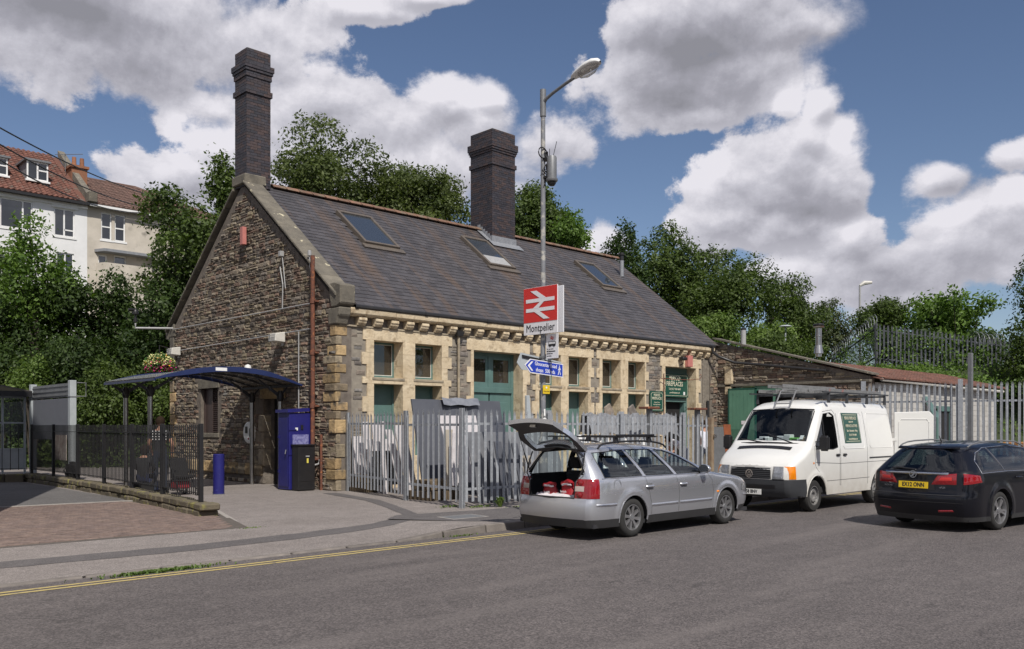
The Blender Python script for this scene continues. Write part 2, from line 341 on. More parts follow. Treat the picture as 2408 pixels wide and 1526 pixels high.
# ---------------------------------------------------------------- ground, road, pavement
def ksm(t): t = max(0, min(1, t)); return t*t*(3-2*t)
def kh(x): return .018+.105*ksm((x+4.3)/1.5)
def pz(x, y): return kh(x)+(.1-kh(x))*ksm((y+8.4)/2.2)
def asphalt(name, c1, c2, patch, sc=1.0, bump=.006):
    m = bpy.data.materials.new(name); m.use_nodes = True; nt = m.node_tree; b = nt.nodes['Principled BSDF']
    pos = nn(nt, 'ShaderNodeNewGeometry').outputs['Position']
    v = nn(nt, 'ShaderNodeTexVoronoi'); v.inputs['Scale'].default_value = 62*sc; nt.links.new(pos, v.inputs['Vector'])
    vc = nn(nt, 'ShaderNodeSeparateColor'); nt.links.new(v.outputs['Color'], vc.inputs[0])
    grain = mth(nt, 'ADD', mth(nt, 'MULTIPLY', vc.outputs[0], .6), mth(nt, 'MULTIPLY', noise(nt, pos, 30*sc, 4, .7), .55))
    c = ramp(nt, grain, [(.22, c2), (.62, c1), (.97, tuple(q*1.6 for q in c1))])
    big = noise(nt, vmth(nt, 'MULTIPLY', pos, (.28, .75, 1)), 1, 4, .6)
    c = mixc(nt, 1.0, c, ramp(nt, big, [(.3, patch), (.7, (1.1, 1.1, 1.1))]), 'MULTIPLY')
    sm = noise(nt, pos, 3.4, 5, .65)
    c = mixc(nt, 1.0, c, ramp(nt, sm, [(.3, (.86, .86, .86)), (.7, (1.1, 1.1, 1.1))]), 'MULTIPLY')
    if name == 'road_asphalt':                       # old tar seams, hairline cracks, worn tracks and stains
        wv = noise(nt, vmth(nt, 'MULTIPLY', pos, (.22, .5, 1)), 1, 4, .6); ln = mth(nt, 'ABSOLUTE', mth(nt, 'SUBTRACT', wv, .5)); gate = noise(nt, pos, .25, 2, .5)
        k = mth(nt, 'MULTIPLY', ramp(nt, ln, [(0, (1, 1, 1)), (.0035, (0, 0, 0))]), ramp(nt, gate, [(.48, (0, 0, 0)), (.6, (1, 1, 1))]))
        c = mixc(nt, mth(nt, 'MULTIPLY', k, .55), c, (.03, .027, .027)); st_ = noise(nt, vmth(nt, 'ADD', pos, (9, 3, 0)), .9, 5, .7)
        c = mixc(nt, ramp(nt, st_, [(.60, (0, 0, 0)), (.72, (.45, .55, .55))]), c, (.055, .048, .047)); lt = noise(nt, vmth(nt, 'MULTIPLY', pos, (.12, 1.1, 1)), 1, 3, .6)
        c = mixc(nt, ramp(nt, lt, [(.52, (0, 0, 0)), (.70, (.35, .35, .35))]), c, (.20, .175, .165))
    nt.links.new(c, b.inputs['Base Color']); b.inputs['Roughness'].default_value = .85
    bn = nn(nt, 'ShaderNodeBump'); bn.inputs['Distance'].default_value = bump; bn.inputs['Strength'].default_value = .9
    nt.links.new(mth(nt, 'ADD', v.outputs['Distance'], mth(nt, 'MULTIPLY', noise(nt, pos, 20*sc, 3, .7), 1.0)), bn.inputs['Height']); nt.links.new(bn.outputs[0], b.inputs['Normal'])
    return m
m_road = asphalt('road_asphalt', (.116,.101,.097), (.056,.049,.048), (.84, .84, .85))
m_pave = asphalt('pavement_asphalt', (.225,.200,.187), (.140,.123,.115), (.88, .87, .86), 1.5, .003)
m_strip = asphalt('patch_asphalt', (.105,.096,.095), (.07,.063,.062), (.92, .92, .92), 1.6, .003)
m_fore = asphalt('forecourt_asphalt', (.125,.118,.115), (.07,.066,.065), (.85, .85, .85), 1.4, .003)
m_ground = M('rough_ground', (.055,.06,.035), (.09,.08,.055), sc=.8, rough=1)
m_yel = M('yellow_road_paint', (.52,.40,.14), (.38,.31,.15), sc=14, rough=.8, spots=((.17,.15,.12), 9, .58, .70))
m_kerb = M('kerb_stone', (.21,.185,.165), (.13,.115,.105), rnd=.15, sc=5, rough=.9, bump=.006)
m_conc = M('concrete_edging', (.36,.33,.30), (.28,.26,.24), sc=6, rough=.9)
m_paver = M('brick_paver', 0, rcols=[(.175,.125,.105),(.155,.112,.098),(.19,.138,.115),(.165,.122,.107)], rnd=.1, sc=7, rough=.9, bump=.002, bsc=70)
m_pbase = M('paver_joints', (.115,.098,.085), (.085,.072,.062), rough=1)

struct(MB().box((-700, -700, -.35), (700, 700, -.05)).build('ground', m_ground))
struct(MB().add([(-120,-90,0),(160,-90,0),(160,-8.30,0),(-120,-8.30,0)], [(0,1,2,3)]).build('road', m_road, fix=False))
xs = [-120,-60,-30,-20,-15]+[-13+.25*i for i in range(0, 60)]+[2.5,4,6,8,10,12,16,20,30,50,90,160]
ys = [-8.40,-8.2,-8.0,-7.7,-7.4,-7.1,-6.8,-6.5,-6.2,-5.5,-4,-2,0,3,8,14,20,30]
b = MB(); P = [[(x, y, pz(x, y)) for x in xs] for y in ys]; b.grid(P)
struct(b.build('pavement', m_pave, smooth=True, ang=60))
def sheet(name, poly, m, dz, base=pz, n=1):
    b = MB(); b.add([(x, y, base(x, y)+dz) for x, y in poly], [tuple(range(len(poly)))]); return b.build(name, m, fix=True)
def ribbon(name, pts, w, m, base, dz):
    b = MB(); L = []; R = []; pts = [Vector(p) for p in pts]; fine = []
    for i in range(len(pts)-1):
        n = max(1, int((pts[i+1]-pts[i]).length/.25)); fine += [pts[i].lerp(pts[i+1], k/n) for k in range(n)]
    fine.append(pts[-1]); rr = random.Random(5)
    for i, p in enumerate(fine):
        t = (fine[min(i+1, len(fine)-1)]-fine[max(i-1, 0)]).normalized(); nrm = Vector((-t.y, t.x)); ww = (w if not callable(w) else w(i/(len(fine)-1)))*(1+rr.uniform(-.06, .06))
        L.append(p+nrm*ww/2); R.append(p-nrm*ww/2)
    b.grid([[(q.x, q.y, base(q.x, q.y)+dz) for q in L], [(q.x, q.y, base(q.x, q.y)+dz) for q in R]]); return b.build(name, m)
struct(ribbon('tarmac_patch_strip', [(-30,-6.9),(-12,-7.12),(-9.4,-7.16),(-7.0,-7.27),(-5.2,-7.16),(-3.5,-6.95),(-2.7,-6.55),(-2.3,-6.35)], .42, m_strip, pz, .004))
struct(ribbon('tarmac_repair_strip', [(-.45,-.4),(-.66,-1.5),(-.9,-2.9),(-1.45,-4.3),(-2.05,-5.7),(-2.45,-6.5)], lambda t: .34-.06*t, m_strip, pz, .006))
struct(sheet('tarmac_repair_patch', [(-3.1,-6.5),(-2.6,-6.1),(-.6,-6.45),(3.0,-6.5),(3.0,-8.15),(-2.0,-8.22)], m_strip, .0045, lambda x, y: .118))
yl = [struct(ribbon('yellow_line', [(-60, yy+.02), (-9.7, yy), (-6.8, yy-.02), (-4.8, yy-.03), (-2.2, yy-.06), (14, yy-.15)], .07, m_yel, lambda x, y: 0, .004)) for yy in (-8.78, -8.93)]
# kerb stones
kb = struct(MB().box((-60, -8.40, -.05), (40, -8.32, -.02)).build('kerb', m_kerb)); rr = random.Random(2)
x = -16.0
while x < 17:
    L = .9 if x < -3.5 else .915; c = x+L/2; k0, k1 = kh(x), kh(x+L)
    d = .018; v = [(x+d,-8.46+rr.uniform(-.012,.012),-.02),(x+L-d,-8.46+rr.uniform(-.012,.012),-.02),(x+L-d,-8.31,-.02),(x+d,-8.31,-.02)]
    v += [(v[0][0],v[0][1]+.02,k0+.004),(v[1][0],v[1][1]+.02,k1+.004),(x+L-d,-8.31,k1+.004),(x+d,-8.31,k0+.004)]
    bb = MB().add(v, [(0,3,2,1),(4,5,6,7),(0,1,5,4),(1,2,6,5),(2,3,7,6),(3,0,4,7)]); o = bb.build('kerb_stone', m_kerb, kb, bevel=.012); x += L
ic = MB().prism([(-2.25,-7.35,.119),(-1.55,-7.40,.119),(-1.5,-6.95,.119),(-2.2,-6.9,.119)], (0,0,.008)).build('inspection_cover', m_greym, bevel=.003); tag(ic, 'square metal inspection cover let into the pavement near the kerb', 'cover')
MB().prism([(-2.30,-7.40,.118),(-1.50,-7.45,.118),(-1.45,-6.90,.118),(-2.25,-6.85,.118)], (0,0,.005)).build('cover_frame', m_conc, ic)
# left forecourt: asphalt, white edging line, block paving with its drain
fc = [(-4.75,14),(-30,14),(-30,1.6),(-7.36,1.15),(-4.75,.6)]
struct(sheet('forecourt', fc, m_fore, .004))
bp = struct(sheet('brick_paving', [(-4.75,.58),(-7.36,1.13),(-30,3.4),(-30,-5.72),(-9.03,-5.76),(-5.41,-5.82),(-4.5,-2.7)], m_pbase, .003))
MB().prism([(-4.75,.52,.1),(-30,3.34,.1),(-30,3.48,.1),(-4.75,.66,.1)], (0,0,.022)).build('edging_stone', m_conc, bp)
MB().prism([(-4.45,-2.75,.09),(-5.41,-5.9,.075),(-5.50,-5.86,.075),(-4.53,-2.7,.09)], (0,0,.02)).build('edging_stone', m_conc, bp)
dr = MB(); dr.box((-30,-5.90,.07), (-5.45,-5.80,.094)); 
for i in range(150): dr.box((-5.5-i*.1,-5.89,.0945), (-5.56-i*.1,-5.81,.0985))
dr.build('drain_channel', m_greym, bp)
pv = []; rr = random.Random(4)
def inpoly(x, y, poly):
    c = False; n = len(poly)
    for i in range(n):
        (x1, y1), (x2, y2) = poly[i][:2], poly[i-1][:2]
        if (y1 > y) != (y2 > y) and x < (x2-x1)*(y-y1)/(y2-y1)+x1: c = not c
    return c
pp = [(-4.98,.62),(-7.36,1.08),(-17,2.1),(-17,-5.68),(-9.03,-5.70),(-5.55,-5.72),(-4.75,-3.1)]
ca, sa = cos(R_(3)), sin(R_(3))
for i in range(-2, 60):
    for j in range(-2, 90):
        x = -17+i*.205*1+(.1025 if j % 2 else 0); y = -6.4+j*.104
        if not all(inpoly(x+dx, y+dy, pp) for dx, dy in ((.09,.04),(-.09,-.04),(.09,-.04),(-.09,.04))): continue
        z = pz(x, y)+.004; t = .010+rr.uniform(-.0015, .0015); a, c = .0985, .048
        tp = [(x-a+.006,y-c+.006,z+t+rr.uniform(0,.001)),(x+a-.006,y-c+.006,z+t+rr.uniform(0,.001)),(x+a-.006,y+c-.006,z+t),(x-a+.006,y+c-.006,z+t)]
        pv.append(((x, y, z), [(x-a,y-c,z),(x+a,y-c,z),(x+a,y+c,z),(x-a,y+c,z)]+tp, [(4,5,6,7),(0,1,5,4),(1,2,6,5),(2,3,7,6),(3,0,4,7)]))
pieces('paver', pv, m_paver, bp)

# ---------------------------------------------------------------- station building
SB = thing('station_building', 'old stone station building with slate roof, cream window surrounds and two tall brick chimneys', 'building', (8, 5, .1))
W, L = 10.2, 16.6
EZ, RZ, RYY = 4.85, 9.10, 5.1                        # eave (at y=-.35), ridge
def roofz(y): return EZ+.78*(y+.35) if y < RYY else EZ+.78*(W+.35-y)
def stones(u0, u1, z0, z1, inside, hr, wr, seed, mk, depth=(.015, .06)):
    """rubble courses in a wall plane; mk(u, z, d) gives the world point"""
    r = random.Random(seed); out = []; z = z0
    while z < z1:
        h = r.uniform(*hr); u = u0-r.uniform(0, .2); zz = z+h
        while u < u1:
            w = r.uniform(*wr)*(1.4 if r.random() < .12 else 1); hh = h
            sub = [(z, z+h)] if r.random() > .18 or h < hr[0]*1.25 else [(z, z+h*.5), (z+h*.5, z+h)]
            for (a, c) in sub:
                g = r.uniform(.005, .012); ua, ub = u+g, u+w-g; za, zb = a+g*.8, c-g*.8
                m_ = ((ua+ub)/2, (za+zb)/2)
                if inside(ua, za) and inside(ub, za) and inside(ua, zb) and inside(ub, zb) and inside(*m_):
                    d = r.uniform(*depth); j = lambda s: r.uniform(-s, s); b_ = min(.028, (zb-za)*.25)
                    base = [(ua+j(.006), za+j(.005), -.01), (ub+j(.006), za+j(.005), -.01), (ub+j(.006), zb+j(.005), -.01), (ua+j(.006), zb+j(.005), -.01)]
                    mid = [(p[0], p[1], d*r.uniform(.35, .7)) for p in base]
                    top = [(ua+b_+abs(j(.02)), za+b_+abs(j(.01)), d+j(.012)), (ub-b_-abs(j(.02)), za+b_+abs(j(.01)), d+j(.012)), (ub-b_-abs(j(.02)), zb-b_, d+j(.012)), (ua+b_+abs(j(.02)), zb-b_, d+j(.012))]
                    vs = [mk(*p) for p in base+mid+top]
                    fs = [(0,1,5,4),(1,2,6,5),(2,3,7,6),(3,0,4,7),(4,5,9,8),(5,6,10,9),(6,7,11,10),(7,4,8,11),(8,9,10,11)]
                    out.append((mk(m_[0], m_[1], 0), vs, fs))
            u += w
        z = zz
    return out
# openings
OPW = [(1.17,2.12),(2.54,3.49),(7.45,8.45),(8.82,9.79),(10.52,11.49),(11.91,12.86)]
DZ = [(4.70,6.72,4.0),(14.09,16.05,3.97)]
CR = [(.86,3.80),(4.52,6.95),(7.22,10.02),(10.30,13.02),(13.84,16.32)]       # dressed surrounds
WZ = [(3.07,4.05),(.95,2.90)]
# gable wall core, with recess for window and door
core = MB(); X0, X1 = .03, .45
core.prism([(X1,0,.1),(X1,W,.1),(X1,W,4.95),(X1,5.1,9.0),(X1,0,4.95)], (.02,0,0))
GW = (6.75,7.96,1.55,2.96); GD = (2.87,3.75,.1,2.55)
def slab(y0, y1, z0, z1): core.box((X0,y0,z0), (X1,y1,z1))
slab(0,GD[0],.1,2.55); slab(GD[1],GW[0],.1,2.55); slab(GW[0],GW[1],.1,GW[2]); slab(GW[1],W,.1,2.55)
slab(0,GW[0],2.55,2.96); slab(GW[1],W,2.55,2.96)
core.prism([(X0,0,2.96),(X0,W,2.96),(X0,W,4.95),(X0,5.1,9.0),(X0,0,4.95)], (X1-X0,0,0))
gw = core.build('gable_wall', m_mortar, SB)
gpoly = [(0.0,.1),(W-.15,.1),(W-.15,4.9),(5.1,8.85),(.15,5.02),(.0,4.9)]
def gin(y, z):
    if not inpoly(y, z, gpoly): return False
    if GW[0]-.1 < y < GW[1]+.1 and GW[2]-.16 < z < GW[3]+.36: return False
    if GD[0]-.02 < y < GD[1]+.02 and z < GD[3]+.38: return False
    if z < .62 and 3.75 < y: return False
    return True
st = stones(0, W, .1, 9, gin, (.065,.15), (.11,.36), 5, lambda u, z, d: (X0-d, u, z), (.012,.048))
pieces('stone', st, m_gable, gw)
pl = []                                              # ochre plinth stones
r = random.Random(8); y = 3.78
while y < W-.2:
    w = r.uniform(.45,.85); w = min(w, W-.15-y); d = .07+r.uniform(0,.03)
    pl.append(MB().box((X0-d, y+.01, .34), (X0+.05, y+w-.015, .68)).build('plinth_stone', m_quoin, gw, bevel=.025)); y += w
st = stones(3.78, W-.2, .1, .34, lambda u, z: 3.78 < u < W-.15 and z < .345, (.1,.13), (.15,.3), 15, lambda u, z, d: (X0-d, u, z))
pieces('plinth_rubble', st, m_gable, gw, limit=60)
# gable window with louvres, lintel, sill
MB().box((X0-.045,GW[0]-.12,GW[3]),(X0+.12,GW[1]+.12,GW[3]+.3)).build('lintel', m_lich, SB, bevel=.01)
MB().box((X0-.05,GW[0]-.1,GW[2]-.14),(X0+.12,GW[1]+.1,GW[2])).build('sill', m_lich, SB, bevel=.01)
m_louv = M('brown_louvre', (.075,.05,.045), (.05,.035,.033), rough=.5)
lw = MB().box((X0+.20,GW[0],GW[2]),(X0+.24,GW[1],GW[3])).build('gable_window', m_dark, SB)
for y in (GW[0]+.005, GW[1]-.055, (GW[0]+GW[1])/2-.03): MB().box((X0+.1,y,GW[2]),(X0+.2,y+.05,GW[3])).build('frame_bar', m_louv, lw)
for i in range(22):
    z = GW[2]+.03+i*.063; MB().add([(X0+.11,GW[0]+.055,z),(X0+.11,(GW[0]+GW[1])/2-.03,z),(X0+.17,(GW[0]+GW[1])/2-.03,z+.05),(X0+.17,GW[0]+.055,z+.05),(X0+.12,GW[0]+.055,z-.008),(X0+.12,(GW[0]+GW[1])/2-.03,z-.008),(X0+.18,(GW[0]+GW[1])/2-.03,z+.042),(X0+.18,GW[0]+.055,z+.042)],[(0,1,2,3),(4,5,6,7),(0,1,5,4),(2,3,7,6)]).build('louvre', m_louv, lw)
MB().box((X0+.14,(GW[0]+GW[1])/2+.03,GW[2]),(X0+.16,GW[1]-.05,GW[3])).build('louvre_panel', m_louv, lw)
# gable doorway
MB().box((X0-.03,GD[0]-.3,GD[3]),(X0+.15,GD[1]+.25,GD[3]+.36)).build('lintel', m_quoin, SB, bevel=.015)
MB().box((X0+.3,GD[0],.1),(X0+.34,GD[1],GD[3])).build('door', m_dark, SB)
for k, z in enumerate((.1,.62,1.1,1.6,2.1)): 
    MB().box((X0-.05,GD[1]-.008,z+.006),(X0+.2,GD[1]+(.32 if k % 2 else .5),z+.49 if k < 4 else 2.55)).build('jamb_stone', m_gable, SB, bevel=.02)
# corner quoins
qb = []; z = .1; k = 0; r = random.Random(12)
while z < 4.35:
    h = r.uniform(.2,.38) if z < 4.0 else 4.38-z; lx, ly = (.30, .35) if k % 2 else (.13, .6)
    lx += r.uniform(-.04,.08); ly += r.uniform(-.1,.12); d = r.uniform(.0,.06)
    MB().box((X0-.02-d,-.01-r.uniform(0,.03),z+.008),(lx,ly if ly < .6 else .6,z+h-.008)).build('quoin', m_quoin, SB, bevel=.018, seg=1); qb.append((z,z+h,lx)); z += h; k += 1
# far left corner quoins on the gable
z = .7; k = 0
while z < 4.9:
    h = r.uniform(.3,.42); MB().box((X0-.06,W-(.4 if k % 2 else .25),z+.01),(X0+.5,W+.05,z+h-.01)).build('quoin', m_quoin if z < 3 else m_lich, SB, bevel=.02); z += h; k += 1
# front wall: core only where there is rubble, dressed blocks elsewhere (they make the reveals)
fc_ = MB(); DP = .42
seg = [(.05,CR[0][0])]+[(CR[i][1], CR[i+1][0]) for i in range(4)]+[(CR[4][1], L)]
for a, c in seg: fc_.box((max(a-.12,.06),.02,.1),(c+.12,.4,4.38))
fc_.box((.45,.66,.1),(L,.70,4.38))
MB().box((.3,.03,4.40),(L,.45,4.86)).build('frieze', m_gable, SB)  # brown rubble band; its dark stone also stands in for shade between corbels
fw = fc_.build('front_wall', m_pmortar, SB)
def fin(u, z):
    if not (.05 < u < L and z < 4.40): return False
    if u < .47: return False
    return not any(a+.06 < u < c-.06 for a, c in CR)
st = stones(0, L, .1, 4.38, fin, (.07,.16), (.14,.42), 21, lambda u, z, d: (u, .02-d*.5, z), (.02,.05))
for a, b_, lx in qb: st += stones(lx+.015, .47, a, b_-.01, lambda u, z, a=a, b_=b_, lx=lx: lx < u < .50 and a-.01 <= z <= b_+.01, (.07,.13), (.14,.36), int(a*100), lambda u, z, d: (u, .02-d*.5, z), (.02,.05))
pieces('stone', st, m_fstone, fw)
r = random.Random(31)
for ci, (c0, c1) in enumerate(CR):
    ops = [(a, c, z0, z1) for a, c in OPW for z0, z1 in WZ if c0 < a < c1]+[(a, c, .1, z1) for a, c, z1 in DZ if c0 < a < c1]
    door = any(o[2] == .1 for o in ops); top = ops[0][3] if door else 4.05
    zs = [.1,.5,.95,1.35,1.75,2.15,2.55,2.90,3.07,3.4,3.72,top,4.40] if not door else [.1,.55,1.0,1.4,1.85,2.25,2.65,3.05,3.5,top,4.40]
    for k in range(len(zs)-1):
        za, zb = zs[k], zs[k+1]; t0 = -.08 if k % 2 else .07; t1 = .07 if k % 2 else -.08
        if zb > 4.3: t0 = t1 = 0; t0 = -.06; t1 = .06
        sp_ = [(c0+t0+r.uniform(-.03,.03), c1+t1+r.uniform(-.03,.03))]
        for (a, c, z0, z1) in ops:
            if z0 < (za+zb)/2 < z1:
                ns = []
                for s0, s1 in sp_:
                    if a > s0 and c < s1: ns += [(s0, a), (c, s1)]
                    else: ns.append((s0, s1))
                sp_ = ns
        for s0, s1 in sp_:
            n = max(1, round((s1-s0)/1.5)); 
            tr = abs(za-2.90) < .01 and not door
            for q in range(n):
                u0, u1 = s0+(s1-s0)*q/n, s0+(s1-s0)*(q+1)/n; pr = .012+r.uniform(0, .006)
                MB().box((u0+.0006,-pr,za+.0006),(u1-.0006,DP,zb-.0006)).build('block', m_cream, fw, bevel=.004)
    for (a, c, z0, z1) in ops:
        if z0 > 3: MB().box((a-.06,-.035,2.99),(c+.06,DP-.02,3.067)).build('sill', m_sill, fw, bevel=.012)
# cornice blocks, corbels
x = .30; r = random.Random(3)
while x < 16.9:
    w = min(r.uniform(1.3,1.9), 17.0-x); w = 17.0-x if 17.0-x-w < .5 else w; q = .04; y0 = -.235
    pts = [(x,.05,4.62),(x,-.13,4.62),(x,-.19,4.65),(x,y0,4.68),(x,y0-.01,4.80),(x,-.2,4.84),(x,.05,4.84)]
    MB().prism([(p[0]+.005,p[1]+r.uniform(-.006,.006),p[2]) for p in pts], (w-.01,0,0)).build('cornice_stone', m_cream, SB, bevel=.008); x += w
cbm = None; x = .73
while x < 16.7:
    w = .25; pts = [(0,.04,.21),(0,-.165,.21),(0,-.18,.13),(0,-.15,.11),(0,-.14,.06),(0,-.10,.03),(0,-.09,0),(0,.04,0)]
    if cbm is None:
        cbm = MB().prism([(p[0]-w/2,p[1],p[2]) for p in pts], (w,0,0)).build('corbel', m_cream, SB, local=True, bevel=.012); cbm.location = (x-8,-5,4.40-.1)
    else:
        c = cbm.copy(); COL.objects.link(c); c.location = (x-8,-5+r.uniform(-.01,.01),4.40-.1+r.uniform(-.006,.006))
    x += .515
MB().box((.1,-.035,4.355),(L,.03,4.40)).build('string_course', m_sill, SB, bevel=.006)
# gutter and pipes
gt = MB(); pr = [(-.30,.0),(-.33,-.03),(-.33,-.08),(-.30,-.11),(-.25,-.11),(-.22,-.08),(-.22,-.02)]
gt.prism([(.42,y+.045,4.915+z) for y, z in pr], (17.0-.42,0,0)); 
for x in (.42,2.7,5.0,8.0,11.0,14.0,16.6): gt.prism([(x,y+.045+(-.012 if y < -.28 else .0),4.915+z+(-.012 if z < -.1 else 0)) for y, z in pr], (.09,0,0))
gt.build('gutter', m_gutter, SB)
MB().tube([(16.75,-.3,4.82),(16.75,-.3,4.62),(16.95,-.45,4.45),(17.35,-.9,4.22),(17.38,-2.0,4.08),(17.38,-4.6,3.74)], .055, 10).build('waste_pipe', m_gutter, SB, smooth=True)
dp = MB().tube([(4.05,-.09,.1),(4.05,-.09,4.35)], .04, 10).build('downpipe', m_sill, SB, smooth=True)
MB().prism([(3.95,-.17,4.35),(4.15,-.17,4.35),(4.19,-.2,4.5),(3.91,-.2,4.5)], (0,.16,0)).build('hopper', m_gutter, dp)
MB().tube([(16.72,-.1,.1),(16.72,-.1,2.75)], .05, 10).build('downpipe', m_gutter, SB, smooth=True)
# windows (recessed) and doors
def window(a, c, z0, z1, lower):
    y = DP-.02; f = MB(); t = .055
    f.box((a,y,z0),(a+t,y+.06,z1)); f.box((c-t,y,z0),(c,y+.06,z1)); f.box((a+t,y,z1-t),(c-t,y+.06,z1)); f.box((a+t,y,z0),(c-t,y+.06,z0+t+.02))
    o = f.build('window' if not lower else 'lower_panel', m_green, SB, bevel=.006)
    if lower:
        MB().box((a+t,y+.03,z0+t),(c-t,y+.05,z1-t)).build('panel', m_green, o); MB().box((a+t,y+.02,(z0+z1)/2-.04),(c-t,y+.03,(z0+z1)/2+.04)).build('rail', m_green, o)
    else:
        w = MB(); s = .018; A, B, C_, E_ = a+t, c-t, z0+t+.02, z1-t
        w.box((A,y+.012,C_),(A+s,y+.04,E_)); w.box((B-s,y+.012,C_),(B,y+.04,E_)); w.box((A+s,y+.012,E_-s),(B-s,y+.04,E_)); w.box((A+s,y+.012,C_),(B-s,y+.04,C_+s)); w.build('glazing_bead', m_offw, o)
        MB().box((A+s,y+.02,C_+s),(B-s,y+.026,E_-s)).build('pane', g_dark, o); MB().box((A,y+.09,C_),(B,y+.11,E_)).build('blind', m_blind, o)
for a, c in OPW:
    window(a, c, *WZ[0], False); window(a, c, *WZ[1], True)
y = DP-.02; a, c, zt = DZ[0]
d = MB().box((a,y,.1),(a+.1,y+.08,zt)).box((c-.1,y,.1),(c,y+.08,zt)).box((a+.1,y,zt-.1),(c-.1,y+.08,zt)).box((a+.1,y-.03,2.78),(c-.1,y+.08,2.95)).box(((a+c)/2-.06,y,2.95),((a+c)/2+.06,y+.08,zt-.1))
d = d.build('double_door', m_green, SB, bevel=.008)
for k in (0, 1):
    A = a+.1 if k == 0 else (a+c)/2+.06; B = (a+c)/2-.06 if k == 0 else c-.1
    f = MB().box((A,y+.02,2.95),(A+.1,y+.06,zt-.1)).box((B-.1,y+.02,2.95),(B,y+.06,zt-.1)).box((A+.1,y+.02,zt-.2),(B-.1,y+.06,zt-.1)).box((A+.1,y+.02,2.95),(B-.1,y+.06,3.1)).build('transom_frame', m_green, d, bevel=.006)
    MB().box((A+.1,y+.035,3.1),(B-.1,y+.041,zt-.2)).build('pane', g_dark, d)
    cu = MB(); n = 22; cu.grid([[(A+.1+(B-A-.2)*i/n, y+.1+.012*sin(i*2.1), z) for i in range(n+1)] for z in (3.1, zt-.2)]); cu.build('curtain', m_blind, d, smooth=True)
    lf = MB().box((A-.03 if k else A,y+.03,.12),(B if k else B+.03,y+.07,2.77)).build('door_leaf', m_green, d)
    for z0, z1 in ((.35,1.15),(1.3,2.5)): MB().box((A+.12,y+.018,z0),(B-.12,y+.031,z1)).build('door_panel', m_green, lf, bevel=.01)
a, c, zt = DZ[1]
d = MB().box((a,y,.1),(a+.08,y+.08,zt)).box((c-.08,y,.1),(c,y+.08,zt)).box((a+.08,y,zt-.08),(c-.08,y+.08,zt)).box((a+.08,y-.02,2.68),(c-.08,y+.08,2.82)).build('doorway', m_green, SB, bevel=.008)
MB().box((a+.08,y+.03,2.82),(c-.08,y+.05,zt-.08)).build('transom_panel', m_green, d)
lf = MB().box((a+.08,y+.02,.12),(a+.62,y+.06,2.67)).build('door_leaf', m_green, d); MB().box((a+.16,y+.008,.4),(a+.54,y+.021,2.4)).build('door_panel', m_green, lf, bevel=.008)
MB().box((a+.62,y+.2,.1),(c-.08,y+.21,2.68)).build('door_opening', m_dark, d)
MB().box((c-.2,y-.0,.12),(c-.08,y+.45,2.66)).build('door_leaf', m_green, d)
# slate roof
rf = MB().prism([(.45,-.19,roofz(-.19)-.05),(.45,5.1,9.03),(.45,W+.42,roofz(W+.42)-.05),(.45,W+.4,roofz(W+.4)-.25),(.45,5.1,8.83),(.45,-.02,roofz(-.02)-.22),(.45,-.19,roofz(-.19)-.09)], (17.25-.45,0,0)).build('roof', m_slate, SB)
tv = Vector((0,1,.78)).normalized(); nv = Vector((0,-.78,1)).normalized()
SK = [(2.72,4.03,2.7,4.28),(7.78,9.02,2.68,4.22),(13.57,14.75,2.56,4.06)]      # skylights x0,x1,y0,y1
sl_ = []; r = random.Random(6); rows = 33; run = 5.30/tv.y; ex = run/rows
for j in range(rows):
    x = .48-(.14 if j % 2 else 0)
    while x < 17.3:
        w = .285; x0, x1 = max(x, .48), min(x+w, 17.3)
        s = j*ex; p0 = Vector((0,-.235,roofz(-.235)-.045))+tv*s; cy_ = p0.y+.1; cx_ = (x0+x1)/2
        skip = any(a-.02 < cx_ < b_+.02 and y0 < cy_ < y1 for a, b_, y0, y1 in SK) or (9.48 < cx_ < 10.7 and cy_ > 4.45) or x1-x0 < .05
        if not skip:
            t0 = r.uniform(.014,.020); g = .0025; dl = r.uniform(-.006,.006)
            q = p0+tv*dl
            def P3(xx, ss, hh): v = q+tv*ss+nv*hh; return (xx, v.y, v.z)
            vs = [P3(x0+g,0,.0),P3(x1-g,0,.0),P3(x1-g,0,t0+r.uniform(0,.004)),P3(x0+g,0,t0+r.uniform(0,.004)),P3(x1-g,ex*1.12,.006),P3(x0+g,ex*1.12,.006)]
            sl_.append(((cx_, q.y, q.z), vs, [(0,1,2,3),(3,2,4,5),(1,4,2),(0,3,5)]))
        x += w
pieces('slate', sl_, m_slate, rf)
# ridge tiles
x = .95; r = random.Random(9)
while x < 17.2:
    if not 9.4 < x < 10.3:
        pr = [(-.17,-.13),(-.09,-.045),(0,-.01),(.09,-.045),(.17,-.13),(.15,-.15),(.08,-.07),(0,-.04),(-.08,-.07),(-.15,-.15)]
        MB().prism([(x+.006,5.1+a_,9.19+b_+r.uniform(-.004,.004)) for a_, b_ in pr], (.44,0,0)).build('ridge_tile', m_ridge, rf); 
        MB().prism([(x+.43,5.1+a_*1.1,9.20+b_) for a_, b_ in pr], (.04,0,0)).build('ridge_tile', m_ridge, rf)
    x += .46
